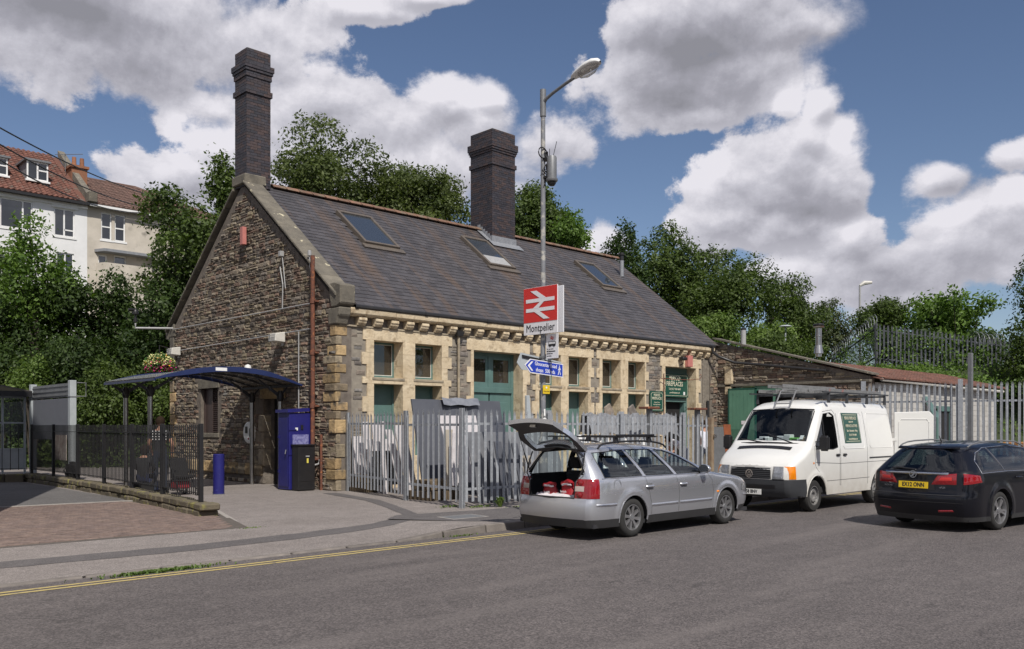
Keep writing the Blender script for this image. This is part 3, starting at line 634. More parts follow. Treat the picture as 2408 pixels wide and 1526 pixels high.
# skylights
for k, (a, c, y0, y1) in enumerate(SK):
    def Q(x, y, h): return Vector((x, y, roofz(y)))+nv*h
    f = MB()
    def bar(xa, xb, ya, yb, h0, h1): f.add([Q(xa,ya,h0),Q(xb,ya,h0),Q(xb,yb,h0),Q(xa,yb,h0),Q(xa,ya,h1),Q(xb,ya,h1),Q(xb,yb,h1),Q(xa,yb,h1)], [(0,3,2,1),(4,5,6,7),(0,1,5,4),(1,2,6,5),(2,3,7,6),(3,0,4,7)])
    bar(a,a+.09,y0,y1,-.06,.10); bar(c-.09,c,y0,y1,-.06,.10); bar(a+.09,c-.09,y0,y0+.07,-.06,.10); bar(a+.09,c-.09,y1-.09,y1,-.06,.11)
    o = f.build('skylight', m_bronze, rf, bevel=.01); f = MB(); bar(a-.1,c+.1,y0-.18,y0-.002,-.01,.03); f.build('flashing', m_bronze, rf)
    f = MB(); bar(a+.085,c-.085,y0+.065,y1-.085,.05,.06); f.build('pane', g_sky, o)
    if k == 1: f = MB(); bar(a+.1,c-.1,y0+.08,y0+.55,.061,.062); f.build('blind', m_conduit, o)
# roof vent pipe
MB().tube([(16.15,3.7,roofz(3.7)-.05),(16.15,3.7,8.62)], .09, 12).build('flue_base', m_lead, rf, smooth=True)
MB().tube([(16.15,3.7,8.6),(16.15,3.7,8.95)], .085, 12).lathe([(.0,0),(.13,0),(.13,.04),(.0,.06)], (16.15,3.7,8.85), 12).build('roof_vent', m_black, rf, smooth=True)
# gable copings
def coping(y0, y1, n, x0, x1):
    for i in range(n):
        a, c = y0+(y1-y0)*i/n, y0+(y1-y0)*(i+1)/n; g = .006 if y1 > y0 else -.006; a += g; c -= g; t = .10
        za, zb = roofz(a)+.05, roofz(c)+.05; pr = [(x0,a,za),(x0,c,zb),(x0,c,zb+t),(x0,a,za+t)]
        MB().prism(pr, (x1-x0,0,0)).build('coping_stone', m_lich, SB, bevel=.02)
coping(-.12, 4.85, 7, -.10, .50); coping(W+.3, 5.5, 9, -.10, .30)
MB().box((-.08,4.75,8.95),(.62,5.6,9.24)).build('apex_stone', m_lich, SB, bevel=.03)
MB().prism([(-.06,.15,4.82),(-.06,-.12,4.82),(-.06,-.30,4.90),(-.06,-.30,5.38),(-.06,-.02,5.46),(-.06,.3,5.45)], (.46,0,0)).build('kneeler_stone', m_lich, SB, bevel=.03)
MB().prism([(-.05,.3,4.38),(-.05,-.08,4.38),(-.05,-.16,4.56),(-.05,-.22,4.60),(-.05,-.24,4.81),(-.05,.3,4.81)], (.36,0,0)).build('kneeler_corbel', m_lich, SB, bevel=.03)
MB().prism([(.0,W-.3,4.6),(.0,W+.45,4.75),(.0,W+.45,5.0),(.0,W-.2,5.25)], (.4,0,0)).build('kneeler_stone', m_lich, SB, bevel=.02)
# chimneys
def chimney(x0, x1, y0, y1, zb, zt, label=None):
    ch = MB().box((x0+.012,y0+.012,zb),(x1-.012,y1-.012,zt)).build('chimney', m_bmort, SB); br = []; r = random.Random(int(x0*10)+4)
    n = int((zt-zb)/.082); rh = (zt-zb)/n
    def off(z):
        d = zt-z
        if d < .42: return .0
        if d < .62: return .085
        if d < .70: return .06
        if d < .80: return .03
        if d < 1.18: return .0
        if d < 1.33: return .045
        return 0
    def face(A, B, nrm, z, k):
        A = Vector(A); B = Vector(B); Ld = (B-A).length; t = (B-A)/Ld; e = off(z+rh/2); A = A-t*e; Ld += 2*e; u = -(.12 if k % 2 else 0)
        while u < Ld-.001:
            ua, ub = max(u, 0), min(u+.232, Ld); u += .232
            if ub-ua < .03: continue
            g = .004; d0 = -.02; d1 = .003+e+r.uniform(-.002,.003)
            a_ = A+t*(ua+(g if ua > 0 else -.001)); b_ = A+t*(ub-(g if ub < Ld else -.001)); N = Vector(nrm)
            vs = []
            for dd in (d0, d1):
                for p in (a_, b_):
                    for zz in (z+g, z+rh-g): q = p+N*dd; vs.append((q.x,q.y,zz))
            c = (a_+b_)/2
            br.append(((c.x,c.y,z+rh/2), vs, [(4,6,7,5),(0,2,6,4),(1,5,7,3),(0,4,5,1),(2,3,7,6)]))
    for k in range(n):
        z = zb+k*rh
        face((x0,y0,0),(x1,y0,0),(0,-1,0),z,k); face((x0,y1,0),(x0,y0,0),(-1,0,0),z,k+1)
        if off(z+rh/2) > 0 or k == n-1 or zt-z < 1.4 or True:
            face((x1,y0,0),(x1,y1,0),(1,0,0),z,k); face((x1,y1,0),(x0,y1,0),(0,1,0),z,k)
    return ch, br
c1, b1 = chimney(.0,.77,4.80,5.53,8.9,12.97); c2, b2 = chimney(9.50,10.66,4.40,5.60,8.45,12.72)
b1.sort(key=lambda t: -t[0][2]); pieces('brick', [q for q in b1], m_brick, c1, limit=290); pieces('brick', b2, m_brick, c2, limit=290)
for (x0,x1,y0,y1,zt) in ((.0,.77,4.80,5.53,12.97),(9.50,10.66,4.40,5.60,12.72)): MB().box((x0+.03,y0+.03,zt-.02),(x1-.03,y1-.03,zt+.03)).build('chimney_capping', m_lich, SB, bevel=.02)
# lead flashing around the second chimney
f = MB(); z0 = roofz(4.4)
f.add([(9.3,4.38,z0+.02),(10.86,4.38,z0+.02),(10.86,4.10,roofz(4.1)+.03),(9.3,4.10,roofz(4.1)+.03)], [(0,1,2,3)]); f.box((9.45,4.36,z0-.05),(10.70,4.392,z0+.22))
f.build('lead_apron', m_lead, rf, fix=True)
k = 0
for i in range(6):
    y = 4.4+i*.13; z = roofz(y); MB().box((9.47,y,z-.05),(9.492,y+.14,z+.22)).build('step_flashing', m_lead, rf)
MB().add([(9.25,4.4,roofz(4.4)+.03),(9.5,4.4,roofz(4.4)+.03),(9.5,5.1,roofz(5.1)+.03),(9.25,5.1,roofz(5.1)+.03)], [(0,1,2,3)]).build('lead_gutter', m_lead, rf, fix=False)
# right end gable and rear wall
MB().prism([(16.6,0,.1),(16.6,W,.1),(16.6,W,4.9),(16.6,5.1,8.9),(16.6,0,4.9)], (.35,0,0)).build('end_wall', m_gable, SB); MB().box((.46,W-.4,.1),(16.58,W,4.9)).build('rear_wall', m_gable, SB)
MB().box((16.5,-.03,.1),(16.95,.2,4.4)).build('end_pier', m_fstone, SB, bevel=.02)
# brown soil pipe on the corner, cables and conduits of the gable
sp_ = MB().tube([(-.12,.92,.1),(-.12,.92,6.25)], .058, 12)
for z in (.9,2.3,3.7,5.05): sp_.lathe([(.058,-.06),(.078,-.06),(.078,.06),(.058,.06)], (-.12,.92,z), 12); sp_.box((-.13,.80,z-.02),(.02,1.04,z+.02))
sp_.build('soil_pipe', m_rust, SB, smooth=True)
MB().tube([(-.05,.62,.1),(-.05,.62,1.55)], .035, 8).build('stub_pipe', m_rust, SB)
for pts in ([(-.06,1.05,5.02),(-.06,9.9,5.02)], [(-.05,1.05,4.35),(-.05,9.6,4.28)], [(-.06,1.07,1.7),(-.06,1.07,6.2)], [(-.05,1.75,1.9),(-.05,1.75,4.33)], [(-.05,2.75,6.2),(-.05,2.6,5.7),(-.05,2.62,5.0)]):
    MB().tube(pts, .017, 6).build('conduit', m_conduit, SB)
# ---------------------------------------------------------------- small things fixed to the station building
def boxthing(name, label, cat, a, b, m, bevel=.01, group=None):
    return tag(MB().box(a, b).build(name, m, bevel=bevel), label, cat, group)
y, z = onX(580, 553, 0); boxthing('bird_box', 'faded red narrow box high on the stone gable', 'box', (-.17,y-.09,z-.3), (-.045,y+.09,z+.22), m_redbox)
boxthing('alarm_box', 'faded pink alarm box on the cream wall above the open shop doorway', 'alarm box', (15.32,-.17,4.0), (15.62,-.02,4.42), m_redbox)
def floodlight(y, z, label):
    t = thing('floodlight', label, 'light', (0, y, z), 0, 'floodlights on the stone gable')
    MB().prism([(-.04,y-.17,z-.12),(-.36,y-.17,z-.1),(-.33,y-.17,z+.12),(-.04,y-.17,z+.17)], (0,.34,0)).build('housing', m_offw, t, bevel=.015)
    b = MB()
    for i in range(6): b.box((-.375,y-.165+i*.062,z-.1),(-.365,y-.155+i*.062,z+.1))
    for i in range(3): b.box((-.376,y-.165,z-.09+i*.08),(-.366,y+.155,z-.082+i*.08))
    b.build('grille', m_conduit, t); MB().box((-.05,y-.05,z-.2),(.0,y+.05,z+.1)).build('bracket', m_conduit, t)
y, z = onX(667, 796, 0); floodlight(y, z, 'white caged floodlight in the middle of the stone gable beside the soil pipe')
y, z = onX(417, 829, 0); floodlight(y-.2, z, 'small white caged floodlight at the far left end of the stone gable')
t = thing('security_camera', 'black camera on a grey bracket reaching out from the left end of the gable', 'camera', (0, 9.9, 5.05))
MB().tube([(.05,10.05,5.08),(-1.15,10.3,5.02),(-1.15,10.3,5.18)], .035, 8).build('bracket', m_conduit, t)
MB().lathe([(0,0),(.06,.02),(.06,.14),(.03,.16),(.03,.25),(.09,.27),(.1,.36),(.07,.42),(0,.43)], (-1.15,10.3,5.2), 12).build('camera_head', m_black, t, smooth=True)
MB().box((-1.38,10.25,5.58),(-1.1,10.36,5.66)).build('camera_body', m_black, t, bevel=.02)
y, z = onX(590, 1017, 0); t = thing('help_point', 'round pale help point disc on the gable wall beside the steel canopy post', 'help point', (0, y, z))
Mx = Matrix.Translation((-.1, y, z)) @ Matrix.Rotation(-pi/2, 4, 'Y')
MB().lathe([(0,.0),(.25,.0),(.30,-.01),(.32,-.03),(.32,-.14),(0,-.14)], n=36, M=Mx @ Matrix.Scale(1,4)).build('disc', m_white, t, smooth=True)
MB().box((-.115,y+.02,z-.02),(-.095,y+.14,z+.17)).box((-.115,y-.16,z-.12),(-.095,y-.12,z+.12)).build('screen', m_black, t)
MB().lathe([(0,.012),(.03,.012),(.03,0)], n=12, M=Matrix.Translation((-.1,y-.05,z-.18)) @ Matrix.Rotation(-pi/2,4,'Y')).build('button', M('red_button', (.4,.03,.03)), t)
t = thing('sensor', 'small grey sensor with a trailing cable high on the gable near the coping', 'sensor', (0, 2.8, 6.3))
y, z = onX(668, 600, 0); MB().box((-.15,y-.06,z-.05),(-.03,y+.06,z+.1)).build('sensor_body', m_conduit, t, bevel=.01); MB().tube([(-.06,y,z),(-.06,y-.1,z-.5),(-.06,y-.18,z-.95)], .014, 6).build('cable', m_conduit, t)
y, z = onX(734, 600, 0); t = thing('aerial_cap', 'small grey cap on a cable above the top of the rusty soil pipe', 'sensor', (0, y, z)); MB().lathe([(0,0),(.05,0),(.05,.12),(.02,.14),(0,.14)], (-.08,y,z-.02), 10).build('cap', m_conduit, t); MB().tube([(-.08,y,z),(-.07,y,z-.3),(-.06,1.07,z-.55)], .015, 6).build('cable', m_conduit, t)
# shop signs
m_cream_l = M('cream_lettering', (.72,.68,.52), rough=.5)
def signboard(name, label, x0, x1, z0, z1, y, lines, th=.03, par=None):
    t = thing(name, label, 'sign', ((x0+x1)/2, y, z0))
    bd = MB().box((x0,y-th,z0),(x1,y,z1)).build('board', m_dgreen, t, bevel=.004)
    g = .05; b = MB(); w = .012; n = .05; yy = y-th-.003
    for a in [((x0+g+n,z0+g),(x1-g-n,z0+g+w)),((x0+g+n,z1-g-w),(x1-g-n,z1-g)),((x0+g,z0+g+n),(x0+g+w,z1-g-n)),((x1-g-w,z0+g+n),(x1-g,z1-g-n))]: b.box((a[0][0],yy,a[0][1]),(a[1][0],y-th+.001,a[1][1]))
    for sx, sz in ((0,0),(0,1),(1,0),(1,1)):
        cx = x0+g if sx == 0 else x1-g; cz = z0+g if sz == 0 else z1-g; dx = n if sx == 0 else -n; dz = n if sz == 0 else -n
        b.box((min(cx,cx+dx)+.0,yy,min(cz+dz,cz+dz-w*(1 if dz > 0 else -1))),(max(cx,cx+dx),y-th+.001,max(cz+dz,cz+dz-w*(1 if dz > 0 else -1)))); b.box((min(cx+dx,cx+dx-w*(1 if dx > 0 else -1)),yy-.0005,min(cz,cz+dz)),(max(cx+dx,cx+dx-w*(1 if dx > 0 else -1)),y-th+.001,max(cz,cz+dz)))
    b.build('border', m_cream_l, t)
    for s, sz, zf, sx in lines: text('lettering', s, sz, m_cream_l, ((x0+x1)/2, y-th-.004, z0+(z1-z0)*zf), frame_mat((1,0,0),(0,0,1)), t, sx=sx, bold=sz*.012)
    return t
t = signboard('shop_sign', 'large green sign reading PERIOD FIREPLACES over the open shop doorway', 14.17, 15.95, 2.86, 3.74, .30, [('PERIOD',.24,.80,.85),('FIREPLACES',.24,.56,.85),('Tel: 0117 944 4449',.115,.34,.85),('periodfireplaces.co.uk',.085,.19,.85)])
MB().box((14.22,.262,2.98),(14.32,.27,3.1)).build('emblem', m_redbox, t); MB().box((15.62,.262,2.95),(15.72,.27,3.07)).build('emblem', m_white, t)
signboard('shop_sign', 'small green opening hours sign reading PERIOD FIREPLACES on the wall left of the shop doorway', 13.11, 13.9, 2.30, 3.03, -.03, [('PERIOD',.13,.80,.85),('FIREPLACES',.13,.64,.85),('Opening Times',.06,.45,.9),('Mon-Friday 9.00am-5pm',.05,.34,.85),('Sat 9am-4pm',.05,.23,.9)])
t = thing('sign_bracket', 'thin curled black iron bar bracket beside the shop doorway', 'bracket', (14, -.3, 3.2))
MB().tube([(13.95,-.03,3.52),(13.9,-.4,3.5)], .014, 6).tube([(13.95,-.05,3.7),(13.95,-.05,1.9)], .016, 6).tube([(13.7,-.1,3.5),(14.2,-.25,3.48),(15.0,-.5,3.48),(15.5,-.55,3.53),(15.62,-.55,3.62),(15.58,-.55,3.7),(15.5,-.55,3.66)], .014, 6).build('iron_bar', m_rust, t, smooth=True)
t = thing('wall_lamp', 'small black lamp on the wall above the shop doorway', 'light', (14.9,-.1,4.2)); MB().box((14.85,-.28,4.22),(15.12,-.05,4.34)).build('lamp_head', m_black, t, bevel=.03); MB().tube([(15.0,-.02,4.05),(15.0,-.16,4.1),(15.0,-.16,4.25)], .02, 6).build('arm', m_black, t)

m_plast0 = M('dark_rib', (.03,.032,.04), rough=.5)
# ---------------------------------------------------------------- entrance canopy
t = thing('entrance_canopy', 'blue edged arched canopy on steel posts in front of the gable doorway', 'canopy', (-2.5, 3, .1))
AR = [(-3.95,2.915),(-3.7,2.98),(-3.4,3.045),(-3.1,3.105),(-2.8,3.155),(-2.45,3.195),(-2.05,3.215),(-1.7,3.21),(-1.35,3.185),(-1.0,3.135),(-.7,3.07),(-.35,2.975),(0.0,2.87)]
m_poly = glass_mat('polycarbonate', (.5,.46,.40), rough=.25, refl=.05, opac=.6, ocol=(.27,.24,.20))
Y0, Y1 = 1.67, 5.0
def arcbar(name, y, w, h0, h1, m, pts=AR):
    b = MB(); b.grid([[(x,y,z+h1) for x, z in pts],[(x,y,z+h0) for x, z in pts],[(x,y+w,z+h0) for x, z in pts],[(x,y+w,z+h1) for x, z in pts],[(x,y,z+h1) for x, z in pts]])
    for x, z in (pts[0], pts[-1]): b.add([(x,y,z+h0),(x,y+w,z+h0),(x,y+w,z+h1),(x,y,z+h1)], [(0,1,2,3)])
    return b.build(name, m, t)
def fascia(y):
    b = MB(); n = len(AR); hh = [.02+.045*min(1, min(i, n-1-i)/3) for i in range(n)]
    b.grid([[(x,y,z+h) for (x, z), h in zip(AR, hh)],[(x,y,z-h) for (x, z), h in zip(AR, hh)],[(x,y+.04,z-h) for (x, z), h in zip(AR, hh)],[(x,y+.04,z+h) for (x, z), h in zip(AR, hh)],[(x,y,z+h) for (x, z), h in zip(AR, hh)]])
    for k in (0, n-1): (x, z), h = AR[k], hh[k]; b.add([(x,y,z-h),(x,y+.04,z-h),(x,y+.04,z+h),(x,y,z+h)], [(0,1,2,3)])
    return b.build('fascia', m_cnavy, t)
fascia(Y0-.03); fascia(Y1)
for yy in (2.5, 3.35, 4.2): arcbar('rib', yy, .03, -.03, .02, m_plast0)
for i in range(len(AR)-1):
    (xa, za), (xb, zb) = AR[i], AR[i+1]
    MB().prism([(xa+.012,Y0+.03,za+.025),(xb-.012,Y0+.03,zb+.025),(xb-.012,Y0+.03,zb+.035),(xa+.012,Y0+.03,za+.035)], (0,Y1-Y0-.04,0)).build('roof_panel', m_poly, t)
    MB().tube([(xa,Y0+.03,za+.0),(xa,Y1,za+.0)], .010, 6).build('purlin', m_plast0, t)
MB().box((-.12,Y0,2.84),(-.02,Y1,2.90)).build('edge_beam', m_plast0, t); MB().box((-3.98,Y0,2.86),(-3.92,Y1,2.91)).build('edge_beam', m_cnavy, t)
cj = []
for px, zt in ((-.27, 2.5), (-3.5, 2.58)):
    for py in (2.35, 3.95) if px > -1 else (3.1, 4.75):
        p = MB().tube([(px,py,.1),(px,py,zt)], .06, 16).build('post', m_steel, t, smooth=True)
        MB().lathe([(.062,0),(.09,.05),(.10,.18),(.05,.30),(0,.3)], (px,py,zt-.06), 14).build('post_cap', m_black, p, smooth=True)
        for s in (-1, 1):
            ex = max(px+s*.75, -3.9); ez = None
            if ex > -.05: ex = -.06
            for i in range(len(AR)-1):
                if AR[i][0] <= ex <= AR[i+1][0]: q = (ex-AR[i][0])/(AR[i+1][0]-AR[i][0]); ez = AR[i][1]*(1-q)+AR[i+1][1]*q
            b = MB(); A = Vector((px,py,zt+.02)); B = Vector((ex,py,ez-.05)); b.prism([(A.x,py-.015,A.z+.0),(B.x,py-.015,B.z-.02),(B.x,py-.015,B.z+.02),(A.x,py-.015,A.z+.12)], (0,.03,0)); b.build('arm', m_plast0, p)
MB().lathe([(0,0),(.09,.0),(.08,.08),(0,.12)], (-1.4,2.0,3.27), 12).build('dome', m_white, t, smooth=True); MB().box((-2.45,Y0-.035,3.16),(-2.15,Y0-.028,3.24)).build('badge', m_white, t)

# bollard, cabinets
t = thing('bollard', 'plain round navy blue steel bollard on the pavement before the gable', 'bollard', (-2.58, 1.2, .1))
MB().lathe([(.135,0),(.135,.97),(.12,.985),(0,.99)], (-2.58,1.2,.1), 28).build('post', m_navy, t, smooth=True); MB().lathe([(.15,0),(.15,.012),(.13,.012)], (-2.58,1.2,.101), 28).build('base_ring', m_greym, t)
t = thing('equipment_cabinet', 'tall navy blue steel cabinet against the gable corner', 'cabinet', (-.6, 1.5, .1))
MB().box((-.75,1.02,.12),(-.10,1.60,2.12)).build('cabinet_body', m_navy, t, bevel=.012)
MB().prism([(-.81,.98,2.12),(-.08,.98,2.16),(-.08,.98,2.25),(-.81,.98,2.20)], (0,.65,0)).build('cabinet_roof', m_navy, t)
MB().box((-.765,1.07,.2),(-.752,1.55,2.0)).build('door', m_navy, t, bevel=.004)
for z in (.55, 1.45): MB().box((-.78,1.48,z),(-.75,1.56,z+.08)).build('hinge', m_navy, t)
MB().tube([(-.77,1.15,1.15),(-.82,1.1,1.05)], .018, 6).build('handle', m_steel, t); 
MB().box((-.66,.995,1.28),(-.2,1.018,1.55)).build('notice', M('worn_notice', (.30,.30,.52), (.06,.06,.22), sc=16, rough=.6), t)
MB().box((-.42,1.0,1.68),(-.35,1.018,1.80)).build('lock_plate', m_black, t); MB().box((-.58,1.0,1.66),(-.51,1.018,1.73)).build('sticker', m_white, t)
for z in (1.02, 1.66): MB().box((-.77,1.0,z),(-.55,1.018,z+.03)).build('strap_hinge', m_navy, t)
t = thing('electricity_cabinet', 'low black metal cabinet in front of the navy blue one', 'cabinet', (-.5, .8, .1))
MB().box((-.70,.64,.12),(-.22,.98,1.27)).build('cabinet_body', m_black, t, bevel=.01); MB().box((-.72,.61,1.27),(-.20,1.0,1.30)).build('lid', m_black, t)
MB().box((-.67,.632,.35),(-.25,.64,1.2)).build('door', m_black, t, bevel=.003); MB().box((-.47,.625,.82),(-.42,.631,.94)).build('warning_label', M('warning_yellow', (.7,.6,.1)), t); MB().box((-.5,.625,.98),(-.39,.631,1.01)).build('label_plate', m_conduit, t)
MB().tube([(-.2,.75,.75),(-.05,.75,.78),(-.03,.75,.9)], .025, 8).build('conduit', m_conduit, t)

# ---------------------------------------------------------------- lamp column with its signs
LX, LY = -.55, -7.9
m_col = M('worn_grey_paint', (.205,.21,.225), (.16,.165,.18), sc=6, rough=.5, spots=((.42,.40,.36), 7, .55, .66))
t = thing('street_lamp', 'tall grey street lamp column with peeling paint standing on the pavement', 'street lamp', (LX, LY, .11))
MB().tube([(LX,LY,.1),(LX,LY,1.5)], .085, 14).tube([(LX,LY,1.5),(LX,LY,1.58)], [.085,.05], 14).tube([(LX,LY,1.55),(LX,LY,7.95)], [.05,.042], 14).build('column', m_col, t, smooth=True)
MB().tube([(LX,LY,7.55),(LX,LY,8.05)], .058, 12).tube([(LX,LY,7.80),(LX,LY-.08,7.86),(LX,LY-.25,7.92),(LX,LY-.55,8.0),(LX,LY-.78,8.05)], [.045,.034,.03,.03,.03], 10).build('bracket_arm', m_greym, t, smooth=True)
hd = MB(); rows = []
for i, (v, w, h, dz) in enumerate([(0,.04,.03,0),(.06,.09,.07,.01),(.2,.13,.10,.02),(.45,.17,.12,.03),(.65,.16,.11,.03),(.76,.11,.08,.02),(.82,.03,.03,.0)]):
    rows.append([(LX+w*.85*cos(q), LY-.72-v*.82, 8.04+v*.14+dz+(h*.85 if sin(q) > 0 else h*.3)*sin(q)) for q in [2*pi*k/14 for k in range(15)]])
hd.grid(rows); hd.build('lantern', m_white, t, smooth=True, ang=70)
bl = MB(); rows = []
for v, w, h in [(.2,.02,.0),(.26,.11,.07),(.42,.14,.12),(.6,.13,.11),(.74,.06,.04),(.77,.01,0)]: rows.append([(LX+w*.85*cos(q), LY-.72-v*.82, 8.02+v*.14+h*.85*sin(q)) for q in [pi+pi*k/8 for k in range(9)]])
bl.grid(rows); bl.build('lamp_bowl', glass_mat('lamp_bowl_glass', (.7,.7,.7), refl=.15, opac=.35, ocol=(.5,.45,.4)), t, smooth=True)
text('number', '1', .17, m_white, (LX-.035,LY-.075,2.02), frame_mat((.82,-.57,0),(0,0,1)), t, bold=.006); text('number', '0', .17, m_white, (LX-.035,LY-.075,1.86), frame_mat((.82,-.57,0),(0,0,1)), t, bold=.006)
t = thing('camera_unit', 'grey cylindrical camera unit with two aerials strapped to the lamp column', 'camera', (LX, LY, 6))
ux, uy = LX+.08, LY-.15
MB().lathe([(0,0),(.10,.0),(.112,.02),(.112,.05),(.092,.06),(.092,.44),(.08,.47),(0,.47)], (ux,uy,6.32), 20).build('housing', m_greym, t, smooth=True)
MB().lathe([(.0,-.08),(.05,-.065),(.075,-.03),(.08,.0)], (ux,uy,6.31), 14).build('dome', m_black, t, smooth=True)
MB().tube([(ux+.03,uy,6.78),(ux+.09,uy-.04,7.08)], .006, 5).tube([(ux-.06,uy,6.78),(ux-.06,uy,6.92)], .006, 5).build('aerial', m_black, t)
MB().box((LX-.03,LY-.10,6.38),(LX+.08,LY+.03,6.42)).box((LX-.03,LY-.10,6.72),(LX+.08,LY+.03,6.76)).build('bracket', m_black, t)
cb_ = MB(); r = random.Random(3)
for k in range(4):
    pts = [(LX+r.uniform(-.07,.07),LY-.06+r.uniform(-.05,.03),6.25+.09*i) for i in range(8)]; cb_.tube(pts, .012, 5)
cb_.tube([(LX-.06+.11*cos(q)*1,LY-.05,6.85+.10*sin(q)) for q in [2*pi*k/12 for k in range(13)]], .012, 5); cb_.build('cable_loop', m_black, t)
# station name sign: two boards back to back across the column
m_sred = M('sign_red', (.60,.035,.03), (.56,.033,.03), rough=.4); m_swhite = M('sign_white', (.74,.73,.76), (.72,.72,.74), rough=.4); m_sblk = M('sign_black', (.02,.02,.025), rough=.4)
m_sgrey = M('sign_back_grey', (.42,.45,.47), (.36,.39,.41), rough=.5)
def logo(name, par, O, X, Z, N, w, h, m):            # two parallel lines with arrow strokes; unit box -1..1
    b = MB(); T = .15
    def q(*pts): b.prism([Vector(O)+Vector(X)*(p[0]*w/2)+Vector(Z)*(p[1]*h/2) for p in pts], Vector(N)*.003)
    q((-1,.10),(-.42,.10),(-.12,.42),(1,.42),(1,.67),(-.0,.67),(-.35,1),(-.72,1),(-.24,.60),(-.24,.42-.06),(-.28,.35),(-1,.35)) if False else None
    q((-1,.20),(1,.20),(1,.45),(-1,.45)); q((-1,-.45),(1,-.45),(1,-.20),(-1,-.20))
    O = Vector(O)+Vector(N)*.0006
    q((-.68,1),(-.26,1),(.42,.45),(.02,.42)); O = O+Vector(N)*.0006
    q((.30,.22),(.02,.22)[::1],(-.52,-.22),(-.14,-.24)[::1]) ; O = O+Vector(N)*.0006
    q((-.42,-.43),(-.02,-.45),(.66,-1),(.26,-1))
    return b.build(name, m, par)
BX = Vector((0,-1,0)); BN = Vector((-1,0,0))
t = thing('station_sign', 'red and white railway sign reading Montpelier on the lamp column', 'sign', (LX, LY, 3.5))
ya = LY+.40; sx = LX-.11; z0, z1 = 3.48, 4.36; wd_ = .87; zs_ = z0+.23
MB().box((sx,ya-wd_,z0),(sx+.02,ya,z1)).build('panel', m_swhite, t, bevel=.003)
MB().box((sx-.004,ya-wd_+.004,zs_),(sx-.0005,ya-.004,z1-.004)).build('red_field', m_sred, t)
logo('emblem', t, (sx-.006,ya-wd_/2,(zs_+z1)/2-.01), BX, (0,0,1), BN, wd_*.84, .54, m_swhite)
text('lettering', 'Montpelier', .20, m_sblk, (sx-.003,ya-wd_/2,z0+.115), frame_mat(BX,(0,0,1)), t, sx=.83, bold=0)
MB().box((LX+.05,ya-wd_+.0,z0+.02),(LX+.07,ya-.0,z1-.0)).build('rear_panel', m_swhite, t, bevel=.003)
MB().box((sx+.02,LY-.07,z0+.12),(LX+.05,LY+.07,z0+.16)).box((sx+.02,LY-.07,z1-.2),(LX+.05,LY+.07,z1-.16)).build('clamp', m_steel, t)
t = thing('bus_notice', 'narrow white rail replacement bus notice hanging under the station sign', 'sign', (LX,LY-.2,3))
yb = LY-.13; MB().box((sx+.06,yb-.30,3.02),(sx+.07,yb,3.475)).build('panel', m_swhite, t)
logo('emblem', t, (sx+.058,yb-.15,3.395), BX, (0,0,1), BN, .1, .075, m_sred)
bs = MB(); bs.box((sx+.055,yb-.24,3.25),(sx+.0595,yb-.06,3.33)); bs.lathe([(0,0),(.018,0),(.018,.004),(0,.004)], n=10, M=Matrix.Translation((sx+.055,yb-.1,3.245)) @ Matrix.Rotation(pi/2,4,'Y')); bs.lathe([(0,0),(.018,0),(.018,.004),(0,.004)], n=10, M=Matrix.Translation((sx+.055,yb-.2,3.245)) @ Matrix.Rotation(pi/2,4,'Y')); bo = bs.build('bus_symbol', m_sblk, t)
wn = MB()
for k in range(5): wn.box((sx+.053,yb-.225+k*.032,3.285),(sx+.0548,yb-.20+k*.032,3.32))
wn.build('bus_windows', m_swhite, bo)
for i, (s, b_) in enumerate((('For use when',0),('Rail Replacement',.0015),('Services are',.001),('operating',0))): text('lettering', s, .036, m_sblk, (sx+.058,yb-.015,3.195-i*.042), frame_mat(BX,(0,0,1)), t, align='LEFT', sx=.85, bold=b_)
t = thing('direction_sign', 'blue arrow sign reading Gloucester Road shops 500 yds on the lamp column', 'sign', (LX,LY-.1,2.7))
m_sblue = M('sign_blue', (.016,.05,.42), (.014,.045,.38), rough=.35)
sy = LY-.13; tl = R_(-3.6); x0 = onY(1233, 860, sy)[0]; zc = onY(1233,858,sy)[1]; Wd, Hh = 1.02, .255
SX = Vector((cos(tl),0,sin(tl))); SZ = Vector((-sin(tl)*.2,0,1)).normalized(); SO = Vector((x0,sy,zc)); SN = Vector((0,-1,0))
def sp2(u, v, n=0): return SO+SX*u+SZ*v+SN*n
MB().prism([sp2(0,0),sp2(.14,-Hh/2),sp2(Wd,-Hh/2),sp2(Wd,Hh/2),sp2(.14,Hh/2)], SN*.012).build('panel', m_swhite, t)
MB().prism([sp2(.022,0,.0125),sp2(.15,-Hh/2+.016,.0125),sp2(Wd-.016,-Hh/2+.016,.0125),sp2(Wd-.016,Hh/2-.016,.0125),sp2(.15,Hh/2-.016,.0125)], SN*.001).build('blue_field', m_sblue, t)
MB().prism([sp2(.07,0,.014),sp2(.17,-.085,.014),sp2(.215,-.085,.014),sp2(.125,0,.014),sp2(.215,.085,.014),sp2(.17,.085,.014)], SN*.001).build('chevron', m_swhite, t)
fmx = Matrix((SX, SZ, SN)).transposed().to_4x4()
text('lettering', 'Gloucester Road', .10, m_swhite, sp2(.55,.055,.0145), fmx, t, sx=.86, bold=.0012); text('lettering', 'shops  500 yds', .10, m_swhite, sp2(.54,-.055,.0145), fmx, t, sx=.86, bold=.0012)
wk = MB()
